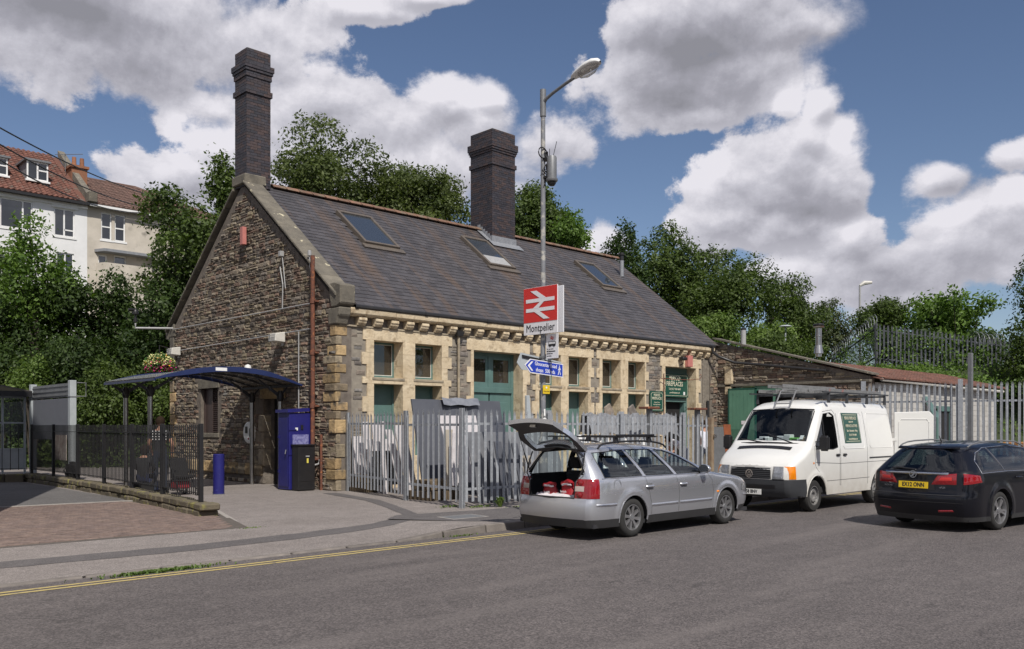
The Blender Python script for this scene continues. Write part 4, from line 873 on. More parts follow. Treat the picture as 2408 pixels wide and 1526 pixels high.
for pts in ([(.90,.075),(.915,.09),(.93,.075),(.915,.06)], [(.895,.055),(.93,.055),(.925,-.01),(.90,-.01)], [(.90,.05),(.875,.0),(.885,-.01),(.91,.03)], [(.93,.05),(.955,.01),(.948,.0),(.925,.025)], [(.90,-.005),(.915,-.005),(.89,-.09),(.872,-.09)], [(.912,-.005),(.927,-.005),(.955,-.085),(.938,-.09)]): wk.prism([sp2(u,v,.0145) for u, v in pts], SN*.001)
wk.build('walking_figure', m_swhite, t)
t = thing('reversed_sign', 'plain grey back of an arrow sign behind the blue direction sign', 'sign', (LX,LY+.1,2.8))
x0b, zb_ = onY(1216, 850, LY+.09); x1b = onY(1320, 850, LY+.09)[0]; yb = LY+.09
MB().prism([(x0b,yb,zb_-.02),(x0b+.1,yb,zb_+.17),(x1b,yb,zb_+.05),(x1b,yb,zb_-.2),(x0b+.12,yb,zb_-.14)], (0,.012,0)).build('panel', m_sgrey, t)
MB().prism([(x0b+.12,yb-.02,zb_+.13),(x1b-.03,yb-.02,zb_+.02),(x1b-.03,yb-.02,zb_-.03),(x0b+.12,yb-.02,zb_+.08)], (0,.02,0)).build('stiffener', m_black, t)
for z in (zb_+.08, zb_-.08, 3.05): MB().lathe([(.052,0),(.062,0),(.062,.03),(.052,.03)], (LX,LY,z), 14).build('clip', m_steel, t)
t = thing('parking_plate', 'small yellow no waiting at any time plate on the lamp column', 'sign', (LX,LY-.06,2.3))
MB().box((LX-.07,LY-.068,2.375),(LX+.11,LY-.06,2.535)).build('plate', M('plate_yellow', (.72,.50,.02), (.66,.46,.02), rough=.4), t); text('lettering', 'At any time', .042, m_sblk, (LX+.02,LY-.0695,2.42), frame_mat((1,0,0),(0,0,1)), t, sx=.75); MB().lathe([(0,0),(.02,0),(.02,.002),(0,.002)], n=12, M=Matrix.Translation((LX+.02,LY-.0695,2.49)) @ Matrix.Rotation(pi/2,4,'X')).build('roundel', m_swhite, t)

# ---------------------------------------------------------------- palisade fences
def pale_mesh(h, w=.066, th=.004):
    pr = [(-w/2,0),(-w*.30,.013),(0,.003),(w*.30,.013),(w/2,0)]; b = MB(); zt = h-.13
    out = [(x,y) for x, y in pr]+[(x,y+th) for x, y in reversed(pr)]
    b.prism([(x,y,0) for x, y in out], (0,0,zt))
    for (x0, x1, ap, ly) in ((-w/2,-w*.12,-w*.40,-.012),(w*.12,w/2,w*.40,-.012)): b.add([(x0,.004,zt),(x1,.006,zt),(x1,.010,zt),(x0,.008,zt),(ap,ly,h-.03)], [(0,1,4),(1,2,4),(2,3,4),(3,0,4)])
    b.add([(-w*.14,.003,zt),(w*.14,.003,zt),(w*.14,.009,zt),(-w*.14,.009,zt),(0,.004,h)], [(0,1,4),(1,2,4),(2,3,4),(3,0,4)])
    return b.build('tmp', m_galv2 if 'w' in PALES else m_galv).data
PALES = {}; m_galv2 = M('dull_galvanised_steel', (.11,.117,.135), (.06,.065,.078), rnd=.2, sc=9, rough=.6, metal=.2, spots=((.2,.21,.23), 9, .6, .75))
def palisade(label, A, B, n, zb, zt, rails, group, base=None, mat=None, post=(1,1), vary=.01, ph=None):
    key = round(zt-zb, 2)
    m_f = m_galv2 if 'w' in PALES else m_galv
    if key not in PALES: PALES[key] = pale_mesh(zt-zb, w=.09 if 'w' in PALES else .066); bpy.data.objects.remove([o for o in bpy.data.objects if o.name.startswith('tmp')][0])
    A = Vector(A); B = Vector(B); d = (B-A); Ln = d.length; d = d/Ln; ang = math.atan2(d.y, d.x); nr = Vector((d.y,-d.x))
    t = thing('palisade_fence', label, 'fence', (A.x, A.y, zb), 0, group); r = random.Random(int(Ln*100))
    s0, s1 = (.08 if post[0] else 0), (.08 if post[1] else 0)
    dz = (lambda s: 0) if base is None else base
    for i in range(n):
        s = s0+(Ln-s0-s1)*(i+.5)/n; p = A+d*s; o = inst(PALES[key], 'pale', (p.x+nr.x*.03, p.y+nr.y*.03, zb+dz(s)+r.uniform(-vary,vary)), t, ang)
        o.rotation_euler = (r.uniform(-.006,.006), r.uniform(-.008,.008), ang+r.uniform(-.05,.05))
    for zr in rails:
        p = A+d*.0; q = B; b = MB(); z0, z1 = zr+dz(0), zr+dz(Ln)
        for (o0, o1, h0, h1) in ((0,.006,-.025,.025),(-.05,0,.019,.025)):
            b.prism([(p.x+nr.x*o0,p.y+nr.y*o0,z0+h0),(q.x+nr.x*o0,q.y+nr.y*o0,z1+h0),(q.x+nr.x*o1,q.y+nr.y*o1,z1+h0),(p.x+nr.x*o1,p.y+nr.y*o1,z0+h0)], (0,0,h1-h0))
        b.build('rail', m_f, t)
    for on, P_, s in ((post[0], A, 0), (post[1], B, Ln)):
        if on:
            Mx = Matrix.Translation((P_.x,P_.y,0)) @ Matrix.Rotation(ang,4,'Z'); hz_t = ph or zt-.02
            MB().box((-.06,-.05,zb-.15+dz(s)),(.06,-.042,hz_t+dz(s)),0,Mx).box((-.06,.012,zb-.15+dz(s)),(.06,.02,hz_t+dz(s)),0,Mx).box((-.006,-.042,zb-.15+dz(s)),(.006,.012,hz_t+dz(s)),0,Mx).build('post', m_f, t)
    return t
gp = 'front yard palisade fence panels'
cA, cB, cC = (.30,-.12), (-.36,-3.45), (-.68,-5.75)
palisade('galvanised palisade panel running from the building corner to the second post', cA, cB, 17, .22, 2.14, (.52,1.83), gp, post=(1,1))
palisade('galvanised palisade panel before the dark sheets, next to the fence corner', cB, cC, 10, .22, 2.16, (.48,1.80), gp, post=(0,1))
xe = onY(1606, 1000, -6.05)[0]; xg = onY(1668, 1000, -6.1)[0]; n = 3; xs_ = [-.68+(xe+.68)*k/n for k in range(n+1)]
lab = ['galvanised palisade panel behind the tail of the silver estate car', 'galvanised palisade panel behind the roof of the silver estate car', 'galvanised palisade panel in front of the open shop doorway']
for k in range(n): palisade(lab[k], (xs_[k],-5.75-.3*(xs_[k]+.68)/(xe+.68)), (xs_[k+1],-5.75-.3*(xs_[k+1]+.68)/(xe+.68)), int((xs_[k+1]-xs_[k])/.166), .22, 2.14, (.48,1.82), gp, post=(0,1))
t = palisade('palisade gate at the right end of the front fence, hung on a rusty post', (xe+.1,-6.05), (xg-.06,-6.1), 5, .22, 2.1, (.48,1.78), 'front yard gate', post=(0,0))
MB().box((xg-.05,-6.2,.1),(xg+.07,-6.08,2.0)).build('gate_post', M('rusty_post', (.28,.22,.15), (.2,.13,.08), sc=6, rough=.8), t); MB().lathe([(0,0),(.06,0),(.06,.05),(0,.05)], n=10, M=Matrix.Translation((xg+.07,-6.2,1.5)) @ Matrix.Rotation(pi/2,4,'X')).build('padlock', m_steel, t)
gp = 'tall palisade fence panels at the right of the yard'
RA, RB = Vector((12.35,-8.2)), Vector((13.75,-13.4))
cuts = [0,.46,1]; lab = ['tall palisade fence panel behind the open rear door of the white van', 'tall palisade fence panel behind the dark blue estate car at the right edge']
for k in range(2): a = RA.lerp(RB, cuts[k]); b_ = RA.lerp(RB, cuts[k+1]); palisade(lab[k], a, b_, int((b_-a).length/.142), .15, 2.98, (.75,2.45), gp, post=(1,k), ph=3.05)
t = thing('steel_post', 'plain tall grey steel column rising above the right fence', 'post', (*onG(2282, 1130, 0), 0)); p = D_(2282, 830, 23.2)
MB().box((p.x-.055,p.y-.055,0),(p.x+.055,p.y+.055,p.z)).build('column', m_greym, t, bevel=.01)

# ---------------------------------------------------------------- railings on the low wall
RW = [(-5.08,-3.32),(-4.86,-1.0),(-4.66,1.2),(-4.52,3.4),(-4.44,5.6),(-4.42,7.7),(-4.44,9.7)]
lw = thing('low_stone_wall', 'low mossy stone wall carrying the black railings', 'wall', (-4.6, 3, .1))
m_wst = M('mossy_stone', (.145,.12,.082), (.085,.072,.05), rnd=.2, sc=5, bump=.012, rough=.95, spots=((.24,.22,.07), 5, .55, .7))
def along(pts, s):
    for i in range(len(pts)-1):
        a, b = Vector(pts[i]), Vector(pts[i+1]); L_ = (b-a).length
        if s <= L_ or i == len(pts)-2: return a+(b-a)*(s/L_), (b-a)/L_
        s -= L_
tot = sum((Vector(RW[i+1])-Vector(RW[i])).length for i in range(6)); r = random.Random(14)
for row in range(2):
    s = -.42-(.1 if row else 0); z0, z1 = (.06,.21) if row == 0 else (.215,.35)
    while s < tot+.1:
        l_ = r.uniform(.28,.6); (p, d) = along(RW, max(s, 0)); p = p+d*min(s, 0); nr = Vector((-d.y, d.x)); w = .17+r.uniform(-.02,.03)
        q = [p+d*.01+nr*w, p+d*(l_-.012)+nr*(w+r.uniform(-.015,.015)), p+d*(l_-.012)-nr*w, p+d*.01-nr*w]
        MB().prism([(v.x,v.y,z0) for v in q], (0,0,z1-z0+r.uniform(-.012,.006))).build('stone', m_wst, lw, bevel=.025); s += l_
p0, p1 = RW[6], (-9.5, 11.6)
d = (Vector(p1)-Vector(p0)); L_ = d.length; d /= L_; s = .2
while s < L_: p = Vector(p0)+d*s; nr = Vector((-d.y,d.x))*.15; q = [p+nr,p+d*.48+nr,p+d*.48-nr,p-nr]; MB().prism([(v.x,v.y,.06) for v in q], (0,0,.28)).build('stone', m_wst, lw, bevel=.02); s += .5
bar_me = MB().tube([(0,0,.46),(0,0,1.80)], .0105, 6).build('tmpbar', m_black).data; bpy.data.objects.remove(bpy.data.objects['tmpbar'])
def railing(label, pts, n, group):
    t = thing('railing_panel', label, 'railing', (*pts[0], .35), 0, group); A, B = Vector(pts[0]), Vector(pts[1]); d = (B-A).normalized()
    for z in (.5, 1.62): MB().prism([(A.x-d.y*.02,A.y+d.x*.02,z-.006),(B.x-d.y*.02,B.y+d.x*.02,z-.006),(B.x+d.y*.02,B.y-d.x*.02,z-.006),(A.x+d.y*.02,A.y-d.x*.02,z-.006)], (0,0,.012)).build('rail', m_black, t)
    for i in range(n): p = A.lerp(B, (i+.6)/(n+.2)); inst(bar_me, 'bar', (p.x, p.y, 0), t)
    MB().cbox((A.x,A.y,1.08),(.075,.075,1.48)).build('post', m_black, t, bevel=.006)
    return t
rl = ['nearest to the bollard, in front of the standing man','in front of the sitting woman','left of the canopy posts','beside the grey board','behind the sunlit asphalt','in the deep shade on the long run']
for k in range(6): railing('black railing panel '+rl[k], (RW[k], RW[k+1]), 20, 'black railings along the forecourt')
railing('black railing panel turning left at the far corner, before the glazed shelter', (RW[6], (-6.9,10.6)), 12, 'black railings along the forecourt'); railing('black railing panel at the left edge of the photo, before the glazed shelter', ((-6.9,10.6), p1), 12, 'black railings along the forecourt')
# information board and glazed shelter behind the railings
t = thing('information_board', 'large grey board seen from behind on two pale posts', 'board', (-3.7, 8.3, .1)); ax = -3.72
ya, yb = 8.35, 12.2; 
for yy in (ya, yb): MB().box((ax-.09,yy-.1,.1),(ax+.09,yy+.1,3.12)).build('post', m_sgrey, t, bevel=.01); MB().box((ax-.1,yy-.11,2.62),(ax+.1,yy+.11,2.65)).build('collar', m_greym, t)
m_bd = M('board_grey', (.15,.155,.18), (.135,.14,.165), rough=.6)
MB().box((ax-.03,ya+.1,1.35),(ax+.03,yb-.1,2.6)).build('panel', m_bd, t, bevel=.004); MB().box((ax-.03,ya+.1,2.64),(ax+.03,yb-.1,3.05)).build('header_panel', m_greym, t)
for z in (2.70,2.84,2.98): MB().box((ax-.05,ya+.1,z-.015),(ax-.031,yb-.1,z+.015)).build('header_rail', m_greym, t)
MB().tube([(ax+.1,ya-.1,2.65),(ax+.35,ya-.1,2.65),(ax+.35,ya-.1,3.05),(ax+.1,ya-.1,3.05)], .02, 6).build('side_bracket', m_greym, t)
t = thing('glazed_shelter', 'glazed waiting shelter with grey frames at the far left', 'shelter', (-5.5, 13, .1)); m_glz = glass_mat('shelter_glass', (.8,.84,.82), refl=.08)
xs2 = [-3.9,-4.55,-5.9,-7.4,-9.0]; ys2 = 12.45
for x in xs2: MB().box((x-.03,ys2-.03,.1),(x+.03,ys2+.03,2.72)).build('post', m_sgrey, t)
for z in (.35,1.0,1.85,2.68): MB().box((xs2[-1],ys2-.025,z),(xs2[0],ys2+.025,z+.05)).build('frame_bar', m_sgrey, t)
for i in range(4): MB().box((xs2[i+1]+.03,ys2-.004,1.05),(xs2[i]-.03,ys2+.004,2.68)).build('pane', m_glz, t); MB().box((xs2[i+1]+.03,ys2-.01,.4),(xs2[i]-.03,ys2+.01,1.0)).build('kick_panel', m_sgrey, t)
AR2 = [(-10,2.95),(-8,3.12),(-6,3.15),(-4.6,3.02),(-3.8,2.86)]
b = MB(); b.grid([[(x,yy,z+h) for x, z in AR2] for yy, h in ((ys2-.4,0),(ys2+1.6,0),(ys2+1.6,.05),(ys2-.4,.05),(ys2-.4,0))]); b.build('roof', M('smoky_roof', (.12,.105,.09), rough=.4), t); MB().box((-10,ys2-.45,2.72),(-3.8,ys2-.38,2.9)).build('gutter', m_black, t)
t = thing('notice_board', 'pale torn poster on a low board behind the railings', 'poster', (-3.8, 7.9, .9)); MB().box((-3.83,8.6,.75),(-3.79,9.9,1.5)).build('poster', M('pale_poster', (.55,.5,.45), (.35,.25,.22), sc=8), t)
# hanging basket
t = thing('hanging_basket', 'hanging basket overflowing with pink, yellow and white flowers at the left end of the gable', 'flower basket', (-.55, 10.0, 3.6))
hb = D_(375, 858, 28.0); r = random.Random(5); MB().tube([(0.05,10.0,4.35),(hb.x,hb.y,4.35),(hb.x,hb.y,3.9)], .015, 6).build('bracket', m_black, t)
MB().lathe([(0,-.25),(.14,-.22),(.24,-.1),(.27,0),(.25,0),(0,-.1)], tuple(hb), 14).build('basket', m_dark, t)
for nm, cols, cnt, up in (('leaves', ((.03,.09,.015),(.06,.15,.03)), 900, 0), ('yellow_flowers', ((.65,.62,.25),(.8,.75,.45)), 330, 1), ('pink_flowers', ((.6,.03,.2),(.75,.06,.35)), 260, 0), ('orange_flowers', ((.8,.45,.03),(.85,.25,.03)), 60, 0)):
    b = MB()
    for i in range(cnt):
        while True:
            p = Vector((r.uniform(-1,1), r.uniform(-1,1), r.uniform(-1,1)))
            if .6 < p.length < 1: break
        if up and p.z < .1: p.z = -p.z*.8
        if nm == 'pink_flowers' and p.z > .3: p.z *= -.6
        c = hb+Vector((p.x*.5, p.y*.5, p.z*.42)); s = r.uniform(.022,.036); u = Vector((r.uniform(-1,1),r.uniform(-1,1),r.uniform(-1,1))).normalized(); v = u.orthogonal().normalized()
        b.add([c+u*s,c+v*s,c-u*s,c-v*s], [(0,1,2,3)])
    stuff(b.build(nm, leaf_mat(nm, *cols, tr=.25), t, fix=False))
# ---------------------------------------------------------------- vehicles
def paint(name, c, metal=0, rough=.3, dirt=None):
    m = M(name, c, tuple(q*.96 for q in c), rough=rough, metal=metal, sc=1.2, coat=1)
    if dirt:
        nt = m.node_tree; b = nt.nodes['Principled BSDF']; old = b.inputs['Base Color'].links[0].from_socket; tc = nn(nt, 'ShaderNodeTexCoord'); sx_ = nn(nt, 'ShaderNodeSeparateXYZ'); nt.links.new(tc.outputs['Object'], sx_.inputs[0])
        f = mth(nt, 'MULTIPLY', mth(nt, 'SUBTRACT', 1.0, mth(nt, 'DIVIDE', sx_.outputs[2], dirt[1], clamp=True)), mth(nt, 'ADD', .35, noise(nt, tc.outputs['Object'], 5, 4, .65)), clamp=True)
        nt.links.new(mixc(nt, mth(nt, 'MULTIPLY', f, dirt[2]), old, dirt[0]), b.inputs['Base Color']); nt.links.new(mth(nt, 'ADD', rough, mth(nt, 'MULTIPLY', f, .4)), b.inputs['Roughness']); nt.links.new(mth(nt, 'SUBTRACT', 1.0, f, clamp=True), b.inputs['Coat Weight'])
    return m
m_silver = paint('silver_paint', (.56,.575,.62), metal=.75, rough=.26, dirt=((.22,.20,.18), .75, .5))
m_vwhite = paint('van_white', (.74,.735,.71), rough=.35, dirt=((.30,.26,.20), 1.15, .85))
m_navycar = paint('dark_blue_paint', (.0022,.0026,.006), metal=.0, rough=.35); m_navycar.node_tree.nodes['Principled BSDF'].inputs['Coat Weight'].default_value = .55; m_navycar.node_tree.nodes['Principled BSDF'].inputs['Specular IOR Level'].default_value = .2
m_plast = M('black_plastic', (.025,.025,.027), (.032,.032,.033), sc=5, rough=.6); m_vplast = M('grey_plastic', (.036,.038,.043), (.028,.030,.034), sc=4, rough=.65)
m_tyre = M('tyre_rubber', (.018,.018,.018), (.03,.029,.028), sc=9, rough=.85); m_alloy = M('alloy_wheel', (.42,.42,.43), (.36,.36,.37), rough=.35, metal=.8)
m_seat = M('dark_upholstery', (.022,.022,.026), (.03,.03,.034), rough=.9); m_chrome = M('chrome', (.65,.66,.68), rough=.12, metal=1)
m_tail = M('red_lens', (.30,.007,.012), (.20,.004,.008), sc=30, rough=.12, coat=1); m_tail2 = M('clear_lens', (.5,.42,.38), rough=.15, coat=1); m_amber = M('amber_lens', (.85,.25,.01), rough=.2, coat=1); m_hl = M('headlamp_lens', (.42,.43,.45), (.22,.23,.25), sc=26, rough=.12, metal=.5, coat=1)
g_car = glass_mat('car_glass', (.80,.87,.87), refl=.08); g_car2 = glass_mat('tinted_glass', (.16,.20,.20), refl=.07); g_scr = glass_mat('windscreen_glass', (.72,.78,.78), refl=.045)
m_py = M('plate_yellow_paint', (.82,.56,.02), (.80,.54,.02), rough=.4); m_pw = M('plate_white', (.78,.78,.75), (.76,.76,.73), rough=.4)

def interp(pts, x):
    if x <= pts[0][0]: return pts[0][1]
    for i in range(len(pts)-1):
        if x <= pts[i+1][0]:
            t = (x-pts[i][0])/(pts[i+1][0]-pts[i][0]); return pts[i][1]*(1-t)+pts[i+1][1]*t
    return pts[-1][1]
def smooth_interp(pts, n=3):                         # corner cutting
    for _ in range(n):
        q = [pts[0]]
        for i in range(len(pts)-1):
            a, b = pts[i], pts[i+1]; q += [(a[0]*.75+b[0]*.25, a[1]*.75+b[1]*.25), (a[0]*.25+b[0]*.75, a[1]*.25+b[1]*.75)]
        q.append(pts[-1]); pts = q
    return pts
def snap(a, b, segs, thr):
    best = thr; out = (a, b)
    for (x0, y0, x1, y1) in segs:
        if min(x0, x1)-thr > a or max(x0, x1)+thr < a or min(y0, y1)-thr > b or max(y0, y1)+thr < b: continue
        dx, dy = x1-x0, y1-y0; L2 = dx*dx+dy*dy
        t = max(0, min(1, ((a-x0)*dx+(b-y0)*dy)/L2)) if L2 else 0; px, py = x0+dx*t, y0+dy*t; d = math.hypot(a-px, b-py)
        if d < best: best = d; out = (px, py)
    return out
def segs(*polys): return [(p[i-1][0], p[i-1][1], p[i][0], p[i][1]) for p in polys for i in range(len(p))]
def circ(cx, cz, r, n=40): return [(cx+r*cos(2*pi*k/n), cz+r*sin(2*pi*k/n)) for k in range(n)]
class Car:
    def __init__(s, **k):
        s.__dict__.update(k); s.top = smooth_interp(s.top, 3); s.rear = smooth_interp(s.rear, 2); s.front = smooth_interp(s.front, 2)
    def xr(s, z): return interp(s.rear, z)
    def xf(s, z): return interp(s.front, z)
    def zt(s, x): return interp(s.top, x)
    def y(s, x, z):
        w = s.w0; d = x-s.xr(z); r = s.rr
        if d < r: q = (r-max(d, 0))/r; w -= s.cr*(1-math.sqrt(max(0, 1-q*q)))
        d = s.xf(z)-x; r = s.rf
        if d < r: q = (r-max(d, 0))/r; w -= s.cf*(1-math.sqrt(max(0, 1-q*q)))
        if z > s.belt: w -= (z-s.belt)*s.tum
        w -= s.bul*max(0, abs(z-s.zm)-.12)**2
        zt = s.zt(x); q = (z-(zt-s.re))/s.re
        if q > 0: q = min(q, 1); w -= s.re*(1-math.sqrt(max(0, 1-q*q*.96)))
        for (cx, R) in s.flare: 
            q = (math.hypot(x-cx, z-s.wr)-R)/.09
            if abs(q) < 1: w += .018*(1-q*q)**2
        return w
    def side_point(s, x, z, o=0, sg=1): return (x, sg*(s.y(x, z)+o), z)
    def cap_x(s, y, z, rear=True, o=0):
        x = s.xr(z) if rear else s.xf(z); ye = max(.2, s.y(x, z)); b = s.br if rear else s.bf
        q = max(0, 1-(y/ye)**2); return (x-b*q-o) if rear else (x+b*q+o)
    def top_z(s, x, y):
        ye = s.y(x, s.zt(x)); return s.zt(x)+interp(s.crown, x)*max(0, 1-(y/ye)**2)
def car_mesh(c, par, nu=150, nv=36):
    """body shell: side, top, rear and front grids; faces in openings are left out, faces of other parts go to their own mesh"""
    out = {}
    def put(part, vs, key=None): out.setdefault((part, key), MB()).add(vs, [tuple(range(len(vs)))])
    sseg = segs(*[p for _, p in c.side]) 
    for sg in (-1, 1):
        P = []
        for i in range(nu+1):
            u = i/nu; row = []
            z_top = 1.0
            for _ in range(25): z_top = z_top*.5+.5*c.zt(c.xr(min(z_top, c.rear[-1][0]))*(1-u)+c.xf(z_top)*u)
            for j in range(nv+1):
                v = j/nv; v = 1-(1-v)**1.25; z = c.zb+(z_top-c.zb)*v; x = c.xr(z)*(1-u)+c.xf(z)*u
                if 0 < j < nv and 0 < i < nu: x, z = snap(x, z, sseg, .72*max(c.cell, .02))
                z = min(z, c.zt(x)); row.append((x, z))
            P.append(row)
        Q = [[(x, sg*c.y(x, z), z) for x, z in r] for r in P]
        for i in range(nu):
            for j in range(nv):
                f = [P[i][j], P[i+1][j], P[i+1][j+1], P[i][j+1]]; cx, cz = sum(p[0] for p in f)/4, sum(p[1] for p in f)/4; part = 'body'
                key = None
                for q_, (nm, poly) in enumerate(c.side):
                    if inpoly(cx, cz, poly): part = nm; key = (sg, q_) if nm == 'side_glass' else None
                if part != 'hole': put(part, [Q[i][j], Q[i+1][j], Q[i+1][j+1], Q[i][j+1]], key)
                if part in ('body',) : put('interior_lining', [(q[0], q[1]-sg*.035, q[2]-.01) for q in (Q[i][j], Q[i+1][j], Q[i+1][j+1], Q[i][j+1])])
        if sg == 1: T = [r[-1] for r in P]
    ny = 24; G = []
    for i, (x, z) in enumerate(T):
        ye = c.y(x, z); u = i/nu; row = []
        for k in range(ny+1):
            y = ye*(2*k/ny-1); q = 1-(y/ye)**2; xx = x-c.br*q*max(0, 1-u*10)+c.bf*q*max(0, 1-(1-u)*8)
            row.append((xx, y, z+interp(c.crown, x)*q))
        G.append(row)
    tseg = segs(*[p for _, p in c.tops])
    for i in range(1, nu):
        for k in range(1, ny):
            x, y, z = G[i][k]; x2, y2 = snap(x, y, tseg, .55*.035)
            if (x2, y2) != (x, y) and .3 < x2 < 9: G[i][k] = (x2, y2, c.top_z(x2, y2))
    for i in range(nu):
        for k in range(ny):
            f = [G[i][k], G[i+1][k], G[i+1][k+1], G[i][k+1]]; cx, cy = sum(p[0] for p in f)/4, sum(p[1] for p in f)/4; part = 'body'
            for nm, poly in c.tops:
                if inpoly(cx, cy, poly): part = nm
            if part != 'hole': put(part, f)
    for rear in (True, False):
        z1 = T[0][1] if rear else T[-1][1]; nz = 40 if rear else 26; regs = c.rears if rear else c.fronts; rs = segs(*[p for _, p in regs]); g = []
        for j in range(nz+1):
            z = c.zb+(z1-c.zb)*j/nz; x = c.xr(z) if rear else c.xf(z); ye = c.y(x, z); row = []
            for k in range(41):
                y = ye*(2*k/40-1)
                if 0 < k < 40 and 0 < j < nz: y, z_ = snap(y, z, rs, .02)
                else: z_ = z
                q = max(0, 1-(y/ye)**2); cr = interp(c.crown, x)*q*(j/nz)**6
                row.append((c.cap_x(y, z_, rear), y, z_+cr))
            g.append(row)
        for j in range(nz):
            for k in range(40):
                f = [g[j][k], g[j][k+1], g[j+1][k+1], g[j+1][k]]; cy, cz = sum(p[1] for p in f)/4, sum(p[2] for p in f)/4; part = 'body'
                for nm, poly in regs:
                    if inpoly(cy, cz, poly): part = nm
                if part != 'hole': put(part, f)
                if part == 'body' and rear: put('interior_lining', [(q[0]+.035, q[1], q[2]) for q in f])
    res = {}
    for (nm, _k), mb in out.items():
        mt = c.mats.get(nm, c.mats['body']); o = mb.build(nm, mt, par, local=True, smooth=True, ang=38); res[nm] = o
    return res
def strip(c, name, pts, par, m, w=.012, o=.004, sg=-1, r=None):
    P = []
    for i in range(len(pts)-1):
        for k in range(6): t = k/6; P.append((pts[i][0]*(1-t)+pts[i+1][0]*t, pts[i][1]*(1-t)+pts[i+1][1]*t))
    P.append(pts[-1]); return MB().tube([c.side_point(x, z, o, sg) for x, z in P], r or w/2, 5).build(name, m, par, local=True, smooth=True)
def side_patch(c, name, poly4, par, m, o0=.0, o1=.02, sg=-1, n=8, mm=3):
    (a, b, d, e) = poly4; g = []
    for i in range(n+1):
        s = i/n; row = []
        for j in range(mm+1):
            t = j/mm; x = (a[0]*(1-s)+b[0]*s)*(1-t)+(e[0]*(1-s)+d[0]*s)*t; z = (a[1]*(1-s)+b[1]*s)*(1-t)+(e[1]*(1-s)+d[1]*s)*t
            row.append(c.side_point(x, z, o1 if 0 < i < n and 0 < j < mm else o0+.003, sg))
        g.append(row)
    return MB().grid(g).build(name, m, par, local=True, smooth=True, ang=80)
def cap_patch(c, name, poly4, par, m, o=.015, rear=True, n=10, mm=3, e0=.003):
    (a, b, d, e) = poly4; g = []
    for i in range(n+1):
        s = i/n; row = []
        for j in range(mm+1):
            t = j/mm; y = (a[0]*(1-s)+b[0]*s)*(1-t)+(e[0]*(1-s)+d[0]*s)*t; z = (a[1]*(1-s)+b[1]*s)*(1-t)+(e[1]*(1-s)+d[1]*s)*t
            row.append((c.cap_x(y, z, rear, o if 0 < i < n and 0 < j < mm else e0), y, z))
        g.append(row)
    return MB().grid(g).build(name, m, par, local=True, smooth=True, ang=80)
def wheel(par, x, y, R, rr_, kind, sg, wd=.2):
    """a wheel whose outer face looks to sg*y"""
    ty = MB().lathe([(rr_,-wd/2),(rr_+.02,-wd/2-.01),(R-.03,-wd/2),(R-.008,-wd/2+.025),(R,-wd/4),(R,wd/4),(R-.008,wd/2-.025),(R-.03,wd/2),(rr_+.02,wd/2+.01),(rr_,wd/2)], n=36, axis='y'); 
    w = bpy.data.objects.new('wheel', None); COL.objects.link(w); w.parent = par; w.location = (x, y, R)
    ty.build('tyre', m_tyre, w, local=True, smooth=True)
    f = sg*(wd/2-.01); k = MB()
    k.lathe([(rr_+.004,f+sg*.008),(rr_-.012,f+sg*.01),(rr_-.02,f-sg*.02),(rr_-.03,-f*.8)], n=36, axis='y')
    if kind == 'steel':
        k.lathe([(rr_-.025,f-sg*.02),(rr_*.80,f-sg*.045),(rr_*.62,f-sg*.005),(rr_*.38,f-sg*.01),(rr_*.33,f-sg*.04),(0,f-sg*.03)], n=36, axis='y')
        rim = k.build('rim', m_alloy if False else m_greysteel, w, local=True, smooth=True); h = MB()
        for i in range(14):
            a = 2*pi*i/14; M_ = Matrix.Rotation(a, 4, 'Y'); h.cbox((rr_*.74, f-sg*.022, 0), (.028, .012, .03), 0, M_)
        stuff(h.build('rim_slots', m_black, w, local=True))
    else:
        ns = 8 if kind == 'eight' else 5; k.lathe([(.0,f+sg*.0),(.055,f-sg*.0),(.065,f-sg*.03),(0,f-sg*.03)], n=20, axis='y')
        for i in range(ns):
            a = 2*pi*i/ns+.2
            for da in ((0,) if ns == 8 else (-.14, .14)):
                M_ = Matrix.Rotation(a+da, 4, 'Y'); w0, w1 = (.019, .028) if ns == 8 else (.014, .02)
                k.add([(.045,f-sg*.012,-w0),(.045,f-sg*.012,w0),(rr_-.015,f-sg*.005,w1),(rr_-.015,f-sg*.005,-w1),(.045,f-sg*.05,-w0),(.045,f-sg*.05,w0),(rr_-.015,f-sg*.05,w1),(rr_-.015,f-sg*.05,-w1)], [(0,1,2,3),(4,7,6,5),(0,4,5,1),(1,5,6,2),(2,6,7,3),(3,7,4,0)], 0, M_)
        k.build('rim', m_alloy, w, local=True, smooth=True, ang=35)
        MB().lathe([(0,f+sg*.004),(.03,f+sg*.002),(.032,f-sg*.01)], n=18, axis='y').build('hub_cap', m_greym, w, local=True, smooth=True)
    MB().lathe([(rr_-.02,-f*.6),(.0,-f*.6)], n=20, axis='y').build('brake', m_black, w, local=True)
    return w
m_greysteel = M('steel_wheel', (.30,.30,.30), (.2,.19,.18), sc=20, rough=.55, metal=.4)
def lips(c, par, R, m, xs):
    for x in xs:
        for sg in (-1, 1): a0 = math.asin(max(-1, (c.zb+.06-c.wr)/R)); strip(c, 'arch_lip', [(x+R*cos(q), c.wr+R*sin(q)) for q in [a0+(pi-2*a0)*k/18 for k in range(19)]], par, m, .026, -.006, sg)
